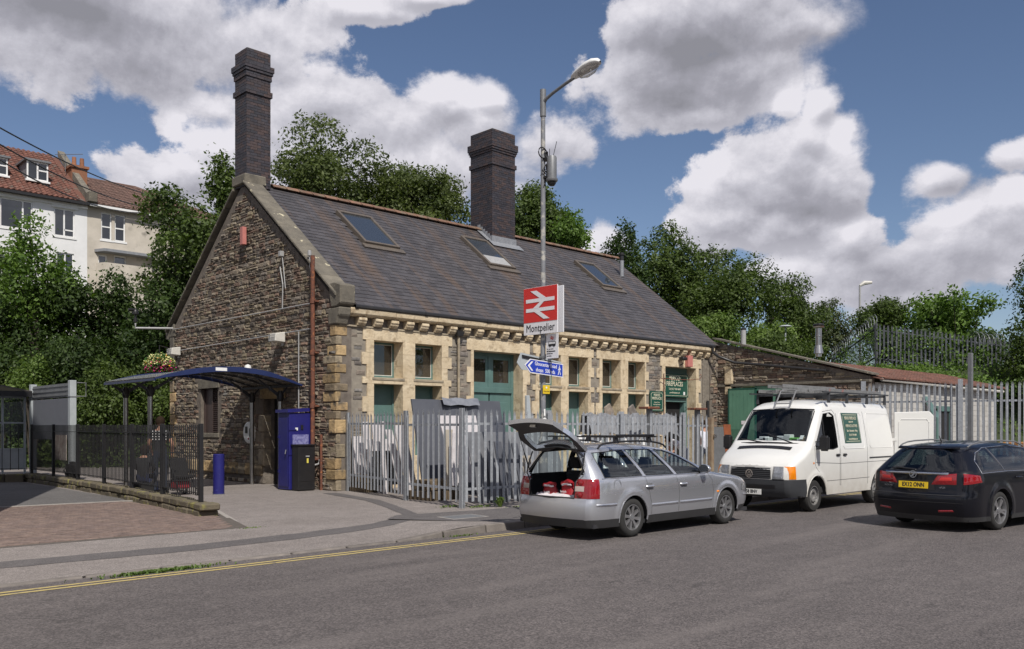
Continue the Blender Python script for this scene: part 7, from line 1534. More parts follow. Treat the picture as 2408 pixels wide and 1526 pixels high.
def foliage(c, rad, nl, rng, lobes=9, lobr=(.34,.56), cl=14, spread=.16, up=.3, flat=1.0):
    c = np.array(c); rad = np.array(rad); lc = rng.normal(size=(lobes, 3)); lc /= np.linalg.norm(lc, axis=1, keepdims=True); lc *= rng.uniform(.25, .78, (lobes, 1))**.8; lc[0] = 0
    lr = rng.uniform(*lobr, lobes); m = nl//cl; k = rng.choice(lobes, m, p=lr**2/np.sum(lr**2)); d = rng.normal(size=(m, 3)); d[:, 2] += up; d /= np.linalg.norm(d, axis=1, keepdims=True)
    r_ = lr[k]*np.where(rng.uniform(size=m) < .18, rng.uniform(.4, .85, m), rng.uniform(.86, 1.08, m)); P = c+rad*(lc[k]+d*r_[:, None])
    P += rng.normal(size=P.shape)*np.minimum(rad*.035, .12); pts = np.repeat(P, cl, 0)+rng.normal(size=(m*cl, 3))*spread; N = np.repeat(d, cl, 0)*.75+rng.normal(size=(m*cl, 3))*.55+np.array([0, 0, .25]); N /= np.linalg.norm(N, axis=1, keepdims=True)
    return pts, N, c+rad*lc
def tree(name, label, px, py0, py1, w, Y, nl, size, mat, seed, cat='tree', group=None, lobes=10, trunk=True, deep=1.0, zb=None, **kw):
    rng = np.random.RandomState(seed); cz = (py0+py1)/2; c = D_(px, cz, Y); rx_ = w/2/F_*Y; rz_ = (py1-py0)/2/F_*Y; rad = (rx_, rx_*deep, rz_)
    P, N, lc = foliage(c, rad, nl, rng, lobes, **kw)
    gz = bank(c.x, c.y) if zb is None else zb; t = thing(name, label, cat, (c.x, c.y, gz), 0, group)
    leafmesh('crown' if trunk else 'foliage', P, N, size, LM[mat], t, rng); rr2 = random.Random(seed)
    if trunk:
        b = MB(); base = Vector((c.x, c.y, gz-.2)); top = Vector((c.x, c.y, c.z)); tr = max(.07, rx_*.055); b.tube([base, base.lerp(top,.4)+Vector((.1,.05,0)), top], [tr*1.3, tr, tr*.6], 8)
        for q in lc[1:]: q = Vector(q); s = base.lerp(top, rr2.uniform(.45,.9)); mid = s.lerp(q,.5)+Vector((0,0,-.1*rx_)); b.tube([s, mid, q], [tr*.45, tr*.3, tr*.1], 6)
        b.build('trunk', m_bark, t, smooth=True)
    else:
        b = MB(); base = Vector((c.x, c.y, min(gz, c.z-rz_)-.1))
        for q in lc: q = Vector(q); b.tube([base, base.lerp(q,.5)+Vector((.05,0,.1)), q], [.05,.035,.015], 5)
        b.build('stems', m_bark, t)
    return t, P, N, c, rad
TR = [ # name, label, px, y0, y1, width, depth, leaves, size, kind, seed
 ('tree','pale leaved sycamore in front of the white house at the far left',85,505,820,200,38,6000,.20,'light',1),
 ('tree','bushy tree hiding the right end of the beige house, left of the gable',440,455,760,300,38,13000,.20,'mid',2),
 ('tree','slender tree top showing just left of the tall front chimney',530,335,560,120,40,3200,.19,'mid',3),
 ('tree','rounded dark tree below the white house windows',240,630,860,260,40,13000,.19,'deep',4),
 ('tree','dark tree filling the left edge under the sycamore',20,590,900,240,39,14000,.19,'deep',5),
 ('tree','dense dark tree against the left edge of the stone gable',385,640,980,240,37.5,15000,.18,'deep',6),
 ('bush','tall dark bush behind the grey board',160,760,1040,330,37,15000,.17,'deep',7),
 ('bush','bright leaved bush between the canopy posts and the grey board',270,860,1090,230,36,11000,.15,'mid',8),
 ('bush','dark bush above the glazed shelter roof at the far left',-30,800,1050,240,36,10000,.17,'mid',9),
 ('bush','leafy bush between the canopy and the left corner of the gable',385,850,1090,200,36.5,10000,.15,'mid',10),
 ('bush','yellow green sapling beside the top of the grey board',75,850,930,90,35,1800,.15,'sun',11),
 ('tree','feathery tree behind the roof just right of the front chimney',770,310,560,330,50,15000,.22,'ash',12),
 ('tree','lower tree behind the roof ridge between the two chimneys',1020,395,600,260,52,11000,.21,'ash',13),
 ('tree','tree with dense leaves behind the roof right of the second chimney',1255,405,640,230,50,12000,.21,'mid',14),
 ('tree','tree branch spreading right of the lamp column behind the roof',1345,470,620,110,48,3500,.20,'light',15),
 ('tree','small tree behind the roof left of the front tree group',905,395,560,150,51,6000,.21,'ash',16),
 ('tree','dark conifer like tree at the left of the right hand tree group',1475,515,840,150,58,9000,.22,'deep',17),
 ('tree','biggest spreading tree of the group behind the right end of the roof',1610,512,850,290,60,17000,.24,'mid',18),
 ('tree','dense tree at the right of the group above the workshop roof',1705,590,840,200,58,9000,.22,'mid',19),
 ('tree','thin tree with gaps right of the tree group',1810,605,830,130,60,3600,.22,'deep',20),
 ('bush','sunlit pale green bush behind the right verge of the slate roof',1680,745,850,170,48,6500,.17,'sun',21),
 ('bush','pale green bush between the two flue pipes',1785,755,860,150,48,5500,.17,'sun',22),
 ('bush','dark bush between the thin tree and the pink flowered bush',1870,665,830,160,56,5500,.20,'mid',23),
 ('bush','big leaved bush on the skyline behind the hill fence',2250,668,850,260,50,7500,.26,'light',24),
 ('bush','dark hedge behind the left half of the hill fence',2145,770,900,200,48,7500,.2,'deep',29),
 ('bush','dark hedge behind the right half of the hill fence',2300,785,905,210,48,7500,.2,'deep',30),
 ('tree','leafy tree filling the gap behind the roof ridge between the chimneys',965,385,560,210,54,9000,.21,'ash',33),
 ('bush','low dark bush just above the sloping stone parapet',1850,790,880,200,45,5000,.18,'mid',28),
 ('bush','green bush left of the big leaved bush on the skyline',2070,705,800,130,52,3600,.20,'mid',25),
 ('tree','tall dark tree cut by the right edge of the photo',2460,530,1000,220,49,13000,.20,'deep',26),
 ('bush','dark leafy bush below the tall tree at the right edge',2440,780,960,150,42,5500,.18,'mid',27),
]
for T in TR:
    kw = dict(trunk=T[0] == 'tree', cat=T[0]); 
    if T[10] in (1, 15, 20, 3): kw.update(lobes=14, lobr=(.2,.36), spread=.2)
    elif T[10] in (12, 13, 16): kw.update(lobes=16, lobr=(.24,.42), spread=.2)
    elif T[10] == 24: kw.update(lobes=20, lobr=(.2,.4), spread=.18)
    else: kw.update(lobes=14, lobr=(.26,.46))
    if T[10] in (17,18,19,23,25,27,21,22): T = T[:7]+(int(T[7]*1.5),)+T[8:]
    tree(T[0], *T[1:11], **kw)
for k, (px, y0, y1, w, Y, s) in enumerate(((1935,685,865,190,59,31),(2080,715,830,150,56,32))):
    t, P, N, c, rad = tree('flowering_bush', ['sprawling bush with lilac flower spikes above the workshop roof','lower bush with lilac flower spikes at the end of the hill fence'][k], px, y0, y1, w, Y, 10500-3500*k, .19, 'bud', s, cat='bush', trunk=False, lobes=16, lobr=(.22,.42), asp=.3) if False else tree('flowering_bush', ['sprawling bush with lilac flower spikes above the workshop roof','lower bush with lilac flower spikes at the end of the hill fence'][k], px, y0, y1, w, Y, 10500-3500*k, .19, 'bud', s, cat='bush', trunk=False, lobes=16, lobr=(.22,.42))
    rng = np.random.RandomState(s); idx = rng.choice(len(P), 170, replace=False); d = P[idx]; fp = np.concatenate([d+np.array([q*.02, 0, .10-q*.035]) for q in range(6)]); fn = rng.normal(size=fp.shape); fn /= np.linalg.norm(fn, axis=1, keepdims=True); stuff(leafmesh('flower_spikes', fp, fn, .075, m_flow, t, rng))
# hill fence, razor wire, creepers
hA, hB = D_(2060, 760, 44), D_(2380, 800, 44); Lh = math.hypot(hB.x-hA.x, hB.y-hA.y); sl3 = (hB.z-hA.z)/Lh
zt0 = hA.z; PALES['w'] = 1; palisade('old palisade fence on the hill above the workshop roof, running right', (hA.x,hA.y), (hB.x,hB.y), 32, zt0-2.1, zt0, (zt0-1.75, zt0-.33), 'palisade fence on the hill', base=lambda s: sl3*s)
hC = D_(1955, 838, 56); Lc = math.hypot(hC.x-hA.x, hC.y-hA.y); sl4 = (hC.z-hA.z)/Lc
palisade('old palisade fence on the hill, the part turning away to the left', (hA.x-.1,hA.y), (hC.x,hC.y), 44, zt0-2.1, zt0, (zt0-1.75, zt0-.33), 'palisade fence on the hill', base=lambda s: sl4*s)
def coil(label, A, B, n, rad):
    pts = []; A, B = Vector(A), Vector(B); rr2 = random.Random(1)
    for i in range(n*14): q = 2*pi*i/14; p = A.lerp(B, i/(n*14)); rz = rad*(1+.15*sin(i*.37)); pts.append(p+Vector((rz*cos(q)*.7, rz*cos(q)*.7, rz*sin(q))))
    tag(MB().tube(pts, .012, 4).build('razor_wire', m_galv), label, 'razor wire')
coil('coiled razor wire along the left part of the hill fence', (hC.x,hC.y,hC.z+.2), (hA.x,hA.y,hA.z+.25), 20, .28); a_ = D_(2290, 796, 43.8); b_ = D_(2360, 800, 43.8); coil('coiled razor wire at the right end of the hill fence', a_, b_, 6, .3)
rng = np.random.RandomState(40); pts = []
for k in range(50): s = rng.uniform(0, 1)**.9; p = hA.lerp(hB, s); z = p.z-rng.uniform(.2, 2.3)**1.0; q = np.array([p.x, p.y, z])+rng.normal(size=3)*.12-np.array([FX, FY_, 0])*.15; pts.append(q+rng.normal(size=(26, 3))*np.array([.22,.22,.16]))
for k in range(300): s = rng.uniform(-.1, 1.15); p = hA.lerp(hB, s); q = np.array([p.x, p.y, p.z-2.35-rng.uniform(0,.6)])-np.array([FX, FY_, 0])*rng.uniform(0, 2.4); pts.append(q+rng.normal(size=(26, 3))*np.array([.25,.25,.16]))
for k in range(900): Y = rng.uniform(39.6, 44.5); s = rng.uniform(.28, .66); x, y = W_(s*Y, Y); pts.append(np.array([x, y, bank(x, y)+rng.uniform(-.1,.12)])+rng.normal(size=(22, 3))*np.array([.3,.3,.10]))
for k in range(60): p = hA.lerp(hC, rng.uniform(0, 1)); q = np.array([p.x, p.y, p.z-rng.uniform(.1,2)])-np.array([FX, FY_, 0])*.2; pts.append(q+rng.normal(size=(26, 3))*.2)
P = np.concatenate(pts); N = rng.normal(size=P.shape)-np.array([FX, FY_, -.6])*.6; N /= np.linalg.norm(N, axis=1, keepdims=True); iv = stuff(leafmesh('creeper', P, N, .15, LM['light'], None, rng)); tag(iv, 'green creepers climbing through and below the hill fence', 'creeper')
# undergrowth that fills the foot of the left bank
rng = np.random.RandomState(41); n = 1500; Yv = rng.uniform(35, 43, n); sv = rng.uniform(-.72, -.34, n); pts = []
for Y, s in zip(Yv, sv): x, y = W_(s*Y, Y); pts.append(np.array([x, y, bank(x, y)+rng.uniform(.1,.9)])+rng.normal(size=(22, 3))*np.array([.35,.35,.22]))
P = np.concatenate(pts); N = rng.normal(size=P.shape)+np.array([-.3,-.5,.6]); N /= np.linalg.norm(N, axis=1, keepdims=True); tag(stuff(leafmesh('undergrowth', P, N, .17, LM['mid'], None, rng)), 'leafy undergrowth covering the foot of the bank behind the railings', 'undergrowth')
# weeds
def weed(label, x, y, z, w, h, n, seed, flat=False):
    rng = np.random.RandomState(seed); b = MB(); r = random.Random(seed)
    for i in range(n):
        a = r.uniform(0, 2*pi); l_ = h*r.uniform(.5,1); sx_, sy_ = (w*.3*r.gauss(0,1), .04*r.gauss(0,1)) if flat else (.03*r.uniform(-1,1), .03*r.uniform(-1,1)); o = (w*.5 if not flat else h*1.2)*r.uniform(.3,1); ww = .012*(1+h)
        p0 = Vector((x+sx_,y+sy_,z)); p1 = p0+Vector((cos(a)*o*.5,sin(a)*o*.5,l_*.8)); p2 = p0+Vector((cos(a)*o,sin(a)*o,l_*.75)); s = Vector((-sin(a),cos(a),0))*ww
        b.add([p0-s*.4,p0+s*.4,p1+s,p1-s,p2], [(0,1,2,3),(3,2,4)])
    return tag(stuff(b.build('weed', LM['sun'], fix=False)), label, 'weed')
x, y = onG(1176, 1190, .12); weed('bright green weed growing at the foot of the palisade fence', x, y, .11, .34, .26, 90, 1); x, y = onG(592, 1244, .08); weed('small tuft of grass at the corner of the block paving', x, y, .08, .35, .04, 60, 2, True)
weed('long clump of green weeds on the yellow lines at the dropped kerb', -8.0, -8.62, 0, 1.0, .05, 420, 3, True); weed('small weeds in the gutter where the kerb starts to rise', -3.1, -8.52, 0, .5, .03, 60, 5, True); x, y = onG(462, 1200, .1); weed('small tuft at the end of the low mossy wall', x, y, .09, .2, .1, 40, 6)
for k, px in enumerate((1230, 1130, 1060)): x, y = onG(px, 1192, .11); weed(['weeds between the fence and the silver car','low weeds left of the bright weed','tiny weeds at the fence corner post'][k], x, y, .11, .5, .05, 60, 10+k, True)

# ---------------------------------------------------------------- houses on the hill
m_wren = M('white_render', (.74,.74,.74), (.66,.66,.66), sc=2, rough=.9, bump=.004); m_bren = M('beige_render', (.56,.51,.44), (.44,.40,.34), sc=1.5, rough=.9, spots=((.23,.21,.18), 1.1, .58, .72)); m_rtile = M('red_roof_tile', (.17,.068,.047), (.12,.056,.042), rnd=.28, sc=4, rough=.85, spots=((.13,.11,.09), 2.5, .56, .7)); m_rt2 = M('brown_pantile', (.155,.09,.072), (.115,.072,.058), rnd=.16, sc=4, rough=.85)
m_obr = M('orange_brick', (.32,.14,.075), (.23,.105,.06), rnd=.2, sc=8, rough=.9); HY2 = 31.5; g_hw = glass_mat('house_glass', (.16,.18,.20), refl=.12, opac=.4, ocol=(.02,.025,.03))
def hrect(p): x0, z1 = onY(p[0], p[1], HY2); x1, _ = onY(p[2], p[1], HY2); _, z0 = onY(p[0], p[3], HY2); return x0, x1, z0, z1
def hwin(par, x0, x1, z0, z1, bars=(.5,), y=HY2, hb=None):
    f = MB(); t = .07; yy = y-.02
    f.box((x0,yy,z0),(x0+t,yy+.1,z1)).box((x1-t,yy,z0),(x1,yy+.1,z1)).box((x0+t,yy,z1-t),(x1-t,yy+.1,z1)).box((x0+t,yy,z0),(x1-t,yy+.1,z0+t))
    for b_ in bars: xm = x0+(x1-x0)*b_; f.box((xm-.04,yy,z0+t),(xm+.04,yy+.1,z1-t))
    if hb: zm = z0+(z1-z0)*hb[0]; f.box((x0+t if hb[1] == 0 else x0+(x1-x0)*hb[1],yy,zm-.035),(x1-t,yy+.1,zm+.035))
    o = f.build('window', m_white, par); MB().box((x0+t,yy+.04,z0+t),(x1-t,yy+.05,z1-t)).build('pane', g_hw, o); MB().box((x0,yy+.14,z0),(x1,yy+.16,z1)).build('room', m_dark, o); MB().box((x0-.08,yy-.1,z0-.1),(x1+.08,yy+.05,z0)).build('sill', m_white, o); return o
def tiles(x0, x1, y0, z0, slope, rows, ex, w, m, par, seed, clip=None, limit=300):
    r = random.Random(seed); L2 = []; n = int((x1-x0)/w); nrm = Vector((0,-slope,1)).normalized(); tv2 = Vector((0,1,slope)).normalized()
    for j in range(rows):
        for i in range(n):
            x = x0+i*w; p = Vector((x,y0,z0))+tv2*(j*ex)
            if clip and not clip(x+w/2, p.z): continue
            h = r.uniform(0,.012); pr = [(0,.0),(w*.25,.05),(w*.5,.06),(w*.75,.0),(w,0)]
            lo = [(p+Vector((a,0,0))+nrm*(b_+.03+h)) for a, b_ in pr]; hi = [(p+Vector((a,0,0))+tv2*ex*1.05+nrm*(b_+h)) for a, b_ in pr]; bt = [(p+Vector((a,0,0))-nrm*.01) for a, b_ in pr]
            L2.append((tuple(p), [tuple(v) for v in lo+hi+bt], [(k,k+1,k+6,k+5) for k in range(4)]+[(k+10,k+11,k+1,k) for k in range(4)]))
    pieces('tile', L2, m, par, limit=limit)
WH = thing('terraced_house', 'white rendered terraced house with red tiled roof and dormers on the hill', 'house', (-3, 34, 5), 0, 'houses on the hill')
xp, zg = onY(205, 480, HY2); ws_ = [hrect((0,462,77,532)), hrect((127,487,176,553)), hrect((132,592,174,652)), hrect((-50,592,60,652))]
wb = MB().box((-13,HY2+.18,5),(xp,HY2+9,zg)); zc = sorted({5, zg}); 
def wallwith(holes, x0, x1, z0, z1, y, th):
    b = MB(); xs3 = sorted({x0, x1, *[h[0] for h in holes], *[h[1] for h in holes]}); zs3 = sorted({z0, z1, *[h[2] for h in holes], *[h[3] for h in holes]})
    for i in range(len(xs3)-1):
        for j in range(len(zs3)-1):
            cx, cz = (xs3[i]+xs3[i+1])/2, (zs3[j]+zs3[j+1])/2
            if x0 < cx < x1 and not any(h[0] < cx < h[1] and h[2] < cz < h[3] for h in holes): b.box((xs3[i],y,zs3[j]),(xs3[i+1],y+th,zs3[j+1]))
    return b
wallwith(ws_, -13, xp, 5, zg, HY2, .17).build('front_wall', m_wren, WH); wb.build('wall', m_wren, WH)
for k, h in enumerate(ws_): hwin(WH, *h, bars=((.70,) if k == 0 else (.5,)), y=HY2+.08, hb=(.25, .5))
for h in ws_[:2]: MB().box((h[0]-.15,HY2-.08,h[3]+.02),(h[1]+.15,HY2,h[3]+.16)).build('lintel', m_white, WH)
rs = .70; ry = HY2-.3; rrows = 24; rtop = zg+5.2*rs
rf2 = MB().prism([(-13,ry,zg-.02),(-13,HY2+4.9,rtop-.05),(-13,HY2+10,zg)], (xp+13,0,0)).build('roof', m_rtile, WH); tiles(-8.4, xp-.25, ry-.05, zg+.02, rs, 23, .275, .26, m_rtile, rf2, 3)
MB().box((-13,ry-.14,zg-.14),(xp,ry-.02,zg-.0)).build('gutter', m_black, WH); MB().box((-13,HY2-.12,zg-.3),(xp,HY2-.0,zg-.12)).build('fascia', m_white, WH)
for px0, px1, py0, py1 in ((63,113,376,420),(-40,18,362,404)):
    yd = HY2+.75; x0, z1 = onY(px0, py0, yd); x1, _ = onY(px1, py0, yd); z0 = onY(px0, py1, yd)[1]; d = MB().box((x0+.02,yd+.03,z0+.0),(x1-.02,yd+3,z1)).build('dormer', m_lead, rf2); hwin(d, x0, x1, z0, z1, y=yd, hb=(.55,.5)); MB().box((x0-.12,yd-.15,z1),(x1+.12,yd+3,z1+.1)).build('dormer_roof', m_greym, d)
pw = MB().prism([(xp-.05,ry-.1,zg-.1),(xp-.05,HY2+4.9,rtop+.05),(xp-.05,HY2+4.9,rtop+.4),(xp-.05,ry-.1,zg+.35)], (.35,0,0)).build('party_wall', m_lich, WH); MB().box((xp-.1,ry-.3,zg+.05),(xp+.35,ry+.35,zg+.6)).build('kneeler', m_lich, WH, bevel=.03)
BH = thing('terraced_house', 'beige rendered terraced house with brown tiled hipped roof on the hill', 'house', (9, 34, 5), 0, 'houses on the hill'); xr_ = 13.5
bw = [hrect((238,498,263,562)), hrect((270,503,295,566)), hrect((231,598,252,645)), hrect((268,600,297,650))]
wallwith(bw, xp, xr_, 5, zg-.05, HY2+.01, .17).build('front_wall', m_bren, BH); MB().box((xp+.01,HY2+.19,5),(xr_,HY2+9,zg-.1)).build('wall', m_bren, BH)
for k, h in enumerate(bw): hwin(BH, *h, bars=(), y=HY2+.1, hb=(.48,0))
x0, z0 = hrect((222,583,320,590))[0], hrect((222,583,320,592))[2]; MB().prism([(x0,HY2,z0),(x0+.3,HY2-.7,z0),(x0+3.0,HY2-.7,z0),(x0+3.3,HY2,z0)], (0,0,.15)).build('bay_roof', m_lead, BH)
MB().prism([(x0+.1,HY2,5),(x0+.38,HY2-.6,5),(x0+2.9,HY2-.6,5),(x0+3.2,HY2,5)], (0,0,z0-5-.6)).build('bay', m_bren, BH); rz2 = zg+2.55; xh = 8.6
rf3 = MB().add([(xp,ry,zg),(xr_+.3,ry,zg-.02),(xh,HY2+4.6,rz2),(xp,HY2+4.6,rz2),(xp,HY2+9.5,zg),(xr_+.3,HY2+9.5,zg)], [(0,1,2,3),(3,2,5,4),(1,5,2)]).build('roof', m_rt2, BH, fix=False)
hs = 2.55/4.9; tiles(xp+.35, xr_+.2, ry-.05, zg+.03, hs, 20, .285, .27, m_rt2, rf3, 5, clip=lambda x, z: x < xr_-.15-(xr_-xh)*(z-zg)/2.55)
MB().tube([(xh,HY2+4.6,rz2+.06),(xp+.3,HY2+4.6,rz2+.06)], .11, 7).tube([(xh,HY2+4.6,rz2+.06),(xr_+.2,ry,zg+.06)], .11, 7).build('ridge_tiles', m_rt2, rf3); MB().box((xp,ry-.13,zg-.14),(xr_,ry-.02,zg-.02)).build('gutter', m_white, BH); MB().tube([(10.4,HY2-.15,zg-.2),(10.4,HY2-.1,zg-1.2),(10.4,HY2-.08,6)], .06, 6).build('downpipe', m_white, BH)
cx, cz = onY(183, 440, HY2+2.6); ct = onY(183, 398, HY2+2.6)[1]
ck = MB().box((cx-.42,HY2+2.3,cz-1.6),(cx+.42,HY2+3.6,ct)).build('chimney', m_obr, BH, bevel=.01); MB().box((cx-.5,HY2+2.2,ct),(cx+.5,HY2+3.7,ct+.14)).build('chimney_cap', m_obr, ck)
for dx in (-.2,.22): MB().tube([(cx+dx,HY2+2.6,ct+.1),(cx+dx,HY2+2.6,ct+.65)], [.13,.11], 10).build('chimney_pot', m_obr, ck, smooth=True)
MB().tube([(cx-.7,HY2+2.5,ct-.3),(cx-.7,HY2+2.5,ct+.75)], .02, 5).tube([(cx-1.3,HY2+2.3,ct+.5),(cx+.3,HY2+2.7,ct+.95)], .02, 5).build('aerial', m_greym, BH)
# overhead wires
for k, (p0, p1) in enumerate((((-120,232),(382,466)), ((-120,268),(372,492)), ((-120,300),(330,500)))):
    a, b_ = D_(*p0, 22), D_(*p1, 44); pts = [a.lerp(b_, i/24)+Vector((0,0,-.55*(1-(2*i/24-1)**2)*(.6+.2*k))) for i in range(25)]
    tag(MB().tube(pts, .024, 5).build('overhead_wire', m_black), ['highest of the three overhead wires crossing the left sky','middle overhead wire crossing the left sky','lowest overhead wire crossing the red tiled roof'][k], 'wire', 'overhead wires')
# second street lamp on the hill
p = D_(2022, 672, 62); t = thing('street_lamp', 'distant street lamp rising from the bushes at the right', 'street lamp', (p.x, p.y, 5)); MB().tube([(p.x,p.y,4.5),(p.x,p.y,p.z)], [.11,.07], 8).build('column', m_conduit, t); q = D_(2050, 664, 62)
MB().tube([(p.x,p.y,p.z),p.lerp(q,.35)+Vector((0,0,.12)),q], [.09,.16,.10], 8).build('lantern', m_offw, t, smooth=True)
# the building whose shadow falls on the forecourt (left of the picture)
NB = thing('neighbouring_house', 'tall rendered house left of the forecourt, seen mostly by its shadow', 'house', (-14, 3, 0)); MB().box((-22,-1.9,0),(-8.45,7,12.5)).build('wall', m_bren, NB)
for i in range(4):
    for j in range(3): w = MB().box((-20.5+i*3.1,-1.97,1.2+j*3.9),(-19.1+i*3.1,-1.91,3.2+j*3.9)).build('window', m_white, NB); MB().box((-20.4+i*3.1,-1.99,1.3+j*3.9),(-19.2+i*3.1,-1.975,3.1+j*3.9)).build('pane', g_hw, w)
MB().prism([(-22.3,-2.2,12.5),(-22.3,2.5,15),(-22.3,7.3,12.5)], (14.0,0,0)).build('roof', m_rt2, NB)

# unseen trees added behind the viewpoint: darker car reflections, less fill light
for k, (x, y) in enumerate(((-27,-33),(-16,-38),(-3,-41),(9,-40),(21,-37),(34,-33))):
    rng = np.random.RandomState(60+k); t = thing('tree', ['round leafy tree','broad leafy tree','tall leafy tree','dark leafy tree','spreading leafy tree','short leafy tree'][k]+' across the road, added unseen for the reflections', 'tree', (x, y, 0), 0, 'added trees across the road'); P, N, lc = foliage((x, y, 5.6), (5.2, 4, 4.2+.4*(k % 3)), 5200, rng, 12, spread=.35)
    leafmesh('crown', P, N, .5, LM['mid'], t, rng); MB().tube([(x,y,-.05),(x+.1,y,3),(x,y,6)], [.3,.22,.1], 8).build('trunk', m_bark, t)
# ---------------------------------------------------------------- people
m_skin = M('skin', (.52,.28,.19), (.46,.24,.16), rough=.55); m_hair = M('dark_hair', (.02,.014,.01), (.035,.022,.015), sc=30, rough=.95, spec=.1); m_jean = M('dark_jeans', (.02,.026,.045), (.03,.038,.06), sc=12, rough=.9); m_shoe = M('dark_shoes', (.02,.02,.02), rough=.6); m_tee = M('white_tshirt', (.74,.74,.80), (.60,.60,.68), sc=5, rough=.9, bump=.012, bsc=7); m_chk = M('black_top', (.018,.018,.02), (.03,.03,.032), sc=9, rough=.9); m_navyc = M('navy_clothes', (.018,.025,.07), (.03,.04,.1), sc=8, rough=.9)
def person(label, loc, rz, J, shirt, trous, hair_long=False, scale=1.0, sleeve=.55, extra=None):
    t = thing('person', label, 'person', loc, rz); S_ = {'pelvis':(0,0,.95),'spine':(0,0,1.14),'chest':(0,0,1.33),'neck':(0,-.01,1.49),'head0':(0,.01,1.57),'head1':(0,.02,1.64),'head2':(0,.015,1.71)}
    for s, n in ((-1,'l'),(1,'r')): S_.update({n+'sh':(s*.17,0,1.42),n+'el':(s*.235,-.02,1.14),n+'wr':(s*.24,.07,.90),n+'hip':(s*.095,0,.90),n+'kn':(s*.11,.03,.50),n+'an':(s*.115,-.02,.09),n+'to':(s*.125,.13,.035)})
    S_.update(J); rad = {'pelvis':.125,'spine':.115,'chest':.135,'neck':.055,'head0':.062,'head1':.088,'head2':.072}
    for n in 'lr': rad.update({n+'sh':.062,n+'el':.043,n+'wr':.028,n+'hip':.09,n+'kn':.06,n+'an':.042,n+'to':.036})
    E_ = [('pelvis','spine'),('spine','chest'),('chest','neck'),('neck','head0'),('head0','head1'),('head1','head2')]
    for n in 'lr': E_ += [('chest',n+'sh'),(n+'sh',n+'el'),(n+'el',n+'wr'),('pelvis',n+'hip'),(n+'hip',n+'kn'),(n+'kn',n+'an'),(n+'an',n+'to')]
    for n in 'lr':
        w = Vector(S_[n+'wr']); e = Vector(S_[n+'el']); d = (w-e).normalized(); sd = Vector((1,0,0)) if abs(d.x) < .8 else Vector((0,1,0)); sd = (sd-d*sd.dot(d)).normalized(); fw_ = d.cross(sd)
        S_[n+'pm'] = w+d*.07; rad[n+'pm'] = .027; E_.append((n+'wr',n+'pm'))
        for k in range(4): a = w+d*.09+fw_*(.026*(k-1.5)); b2 = a+d*(.035+.006*(k in (1,2)))+sd*.004; c2 = b2+d*.03+sd*.014; S_.update({f'{n}f{k}a':a,f'{n}f{k}b':b2,f'{n}f{k}c':c2}); rad.update({f'{n}f{k}a':.0105,f'{n}f{k}b':.009,f'{n}f{k}c':.0075}); E_ += [(n+'pm',f'{n}f{k}a'),(f'{n}f{k}a',f'{n}f{k}b'),(f'{n}f{k}b',f'{n}f{k}c')]
        a = w+d*.03+fw_*.03; b2 = a+d*.035+fw_*.018; S_.update({n+'ta':a,n+'tb':b2}); rad.update({n+'ta':.012,n+'tb':.009}); E_ += [(n+'wr',n+'ta'),(n+'ta',n+'tb')]
    names = list(S_); P0 = [Vector(S_[k])*scale for k in names]; me = bpy.data.meshes.new('body'); me.from_pydata(P0, [(names.index(a), names.index(b2)) for a, b2 in E_], []); o = bpy.data.objects.new('tmp_body', me); COL.objects.link(o)
    md = o.modifiers.new('s', 'SKIN'); 
    for i, k in enumerate(names): v = me.skin_vertices[0].data[i]; v.radius = (rad[k]*scale,)*2; v.use_root = (k == 'pelvis')
    o.modifiers.new('d', 'SUBSURF').levels = 2; o.modifiers['d'].render_levels = 2; bpy.context.view_layer.update(); m2 = bpy.data.meshes.new_from_object(o.evaluated_get(bpy.context.evaluated_depsgraph_get())); bpy.data.objects.remove(o)
    m2.materials.clear()
    for m in (m_skin, shirt, trous, m_shoe): m2.materials.append(m)
    seg_ = []
    for a, b2 in E_:
        k = a[1:] if a[0] in 'lr' else a; mi = 0
        if a in ('pelvis',): mi = 1 if b2 == 'spine' else 2
        elif a in ('spine',) or (a == 'chest'): mi = 1
        elif k == 'sh': mi = 1
        elif k in ('hip','kn'): mi = 2
        elif k == 'an': mi = 3
        seg_.append((Vector(S_[a])*scale, Vector(S_[b2])*scale, mi, k, a))
    for p in m2.polygons:
        c = p.center; best = 9; bi = 0
        for a, b2, mi, k, an_ in seg_:
            d = b2-a; tt = max(0, min(1, (c-a).dot(d)/max(d.length_squared, 1e-9))); q = (c-(a+d*tt)).length
            if q < best: best = q; bi = mi if not (k == 'el' and sleeve > 1) else 1; 
            if q == best and k == 'sh' and tt > sleeve and sleeve < 1: bi = 0
            if q == best and an_ == 'chest' and k == 'chest' and tt > .75 and b2.z > a.z+.1*scale and abs(b2.x-a.x) < .05: bi = 0
        p.material_index = bi
    m2.polygons.foreach_set('use_smooth', [True]*len(m2.polygons)); body = link('body', m2, t, True)
    h = Vector(S_['head1'])*scale; r = random.Random(3); g = []
    for i in range(9):
        ph = i/8*(2.0 if not hair_long else 2.5); row = []
        for k in range(17): q = 2*pi*k/16; fr = sin(q) > .3; rr2 = .118*scale*(1+r.uniform(-.05,.07)); pp = min(ph, 1.15 if fr else 9); row.append((h.x+rr2*.88*sin(pp)*cos(q), h.y-.008+rr2*sin(pp)*sin(q)*1.05, h.z+.028+rr2*1.05*cos(pp)-(.05*max(0,ph-1.6) if hair_long else 0)))
        row[-1] = row[0]; g.append(row)
    MB().grid(g).build('hair', m_hair, t, local=True, smooth=True, ang=80)
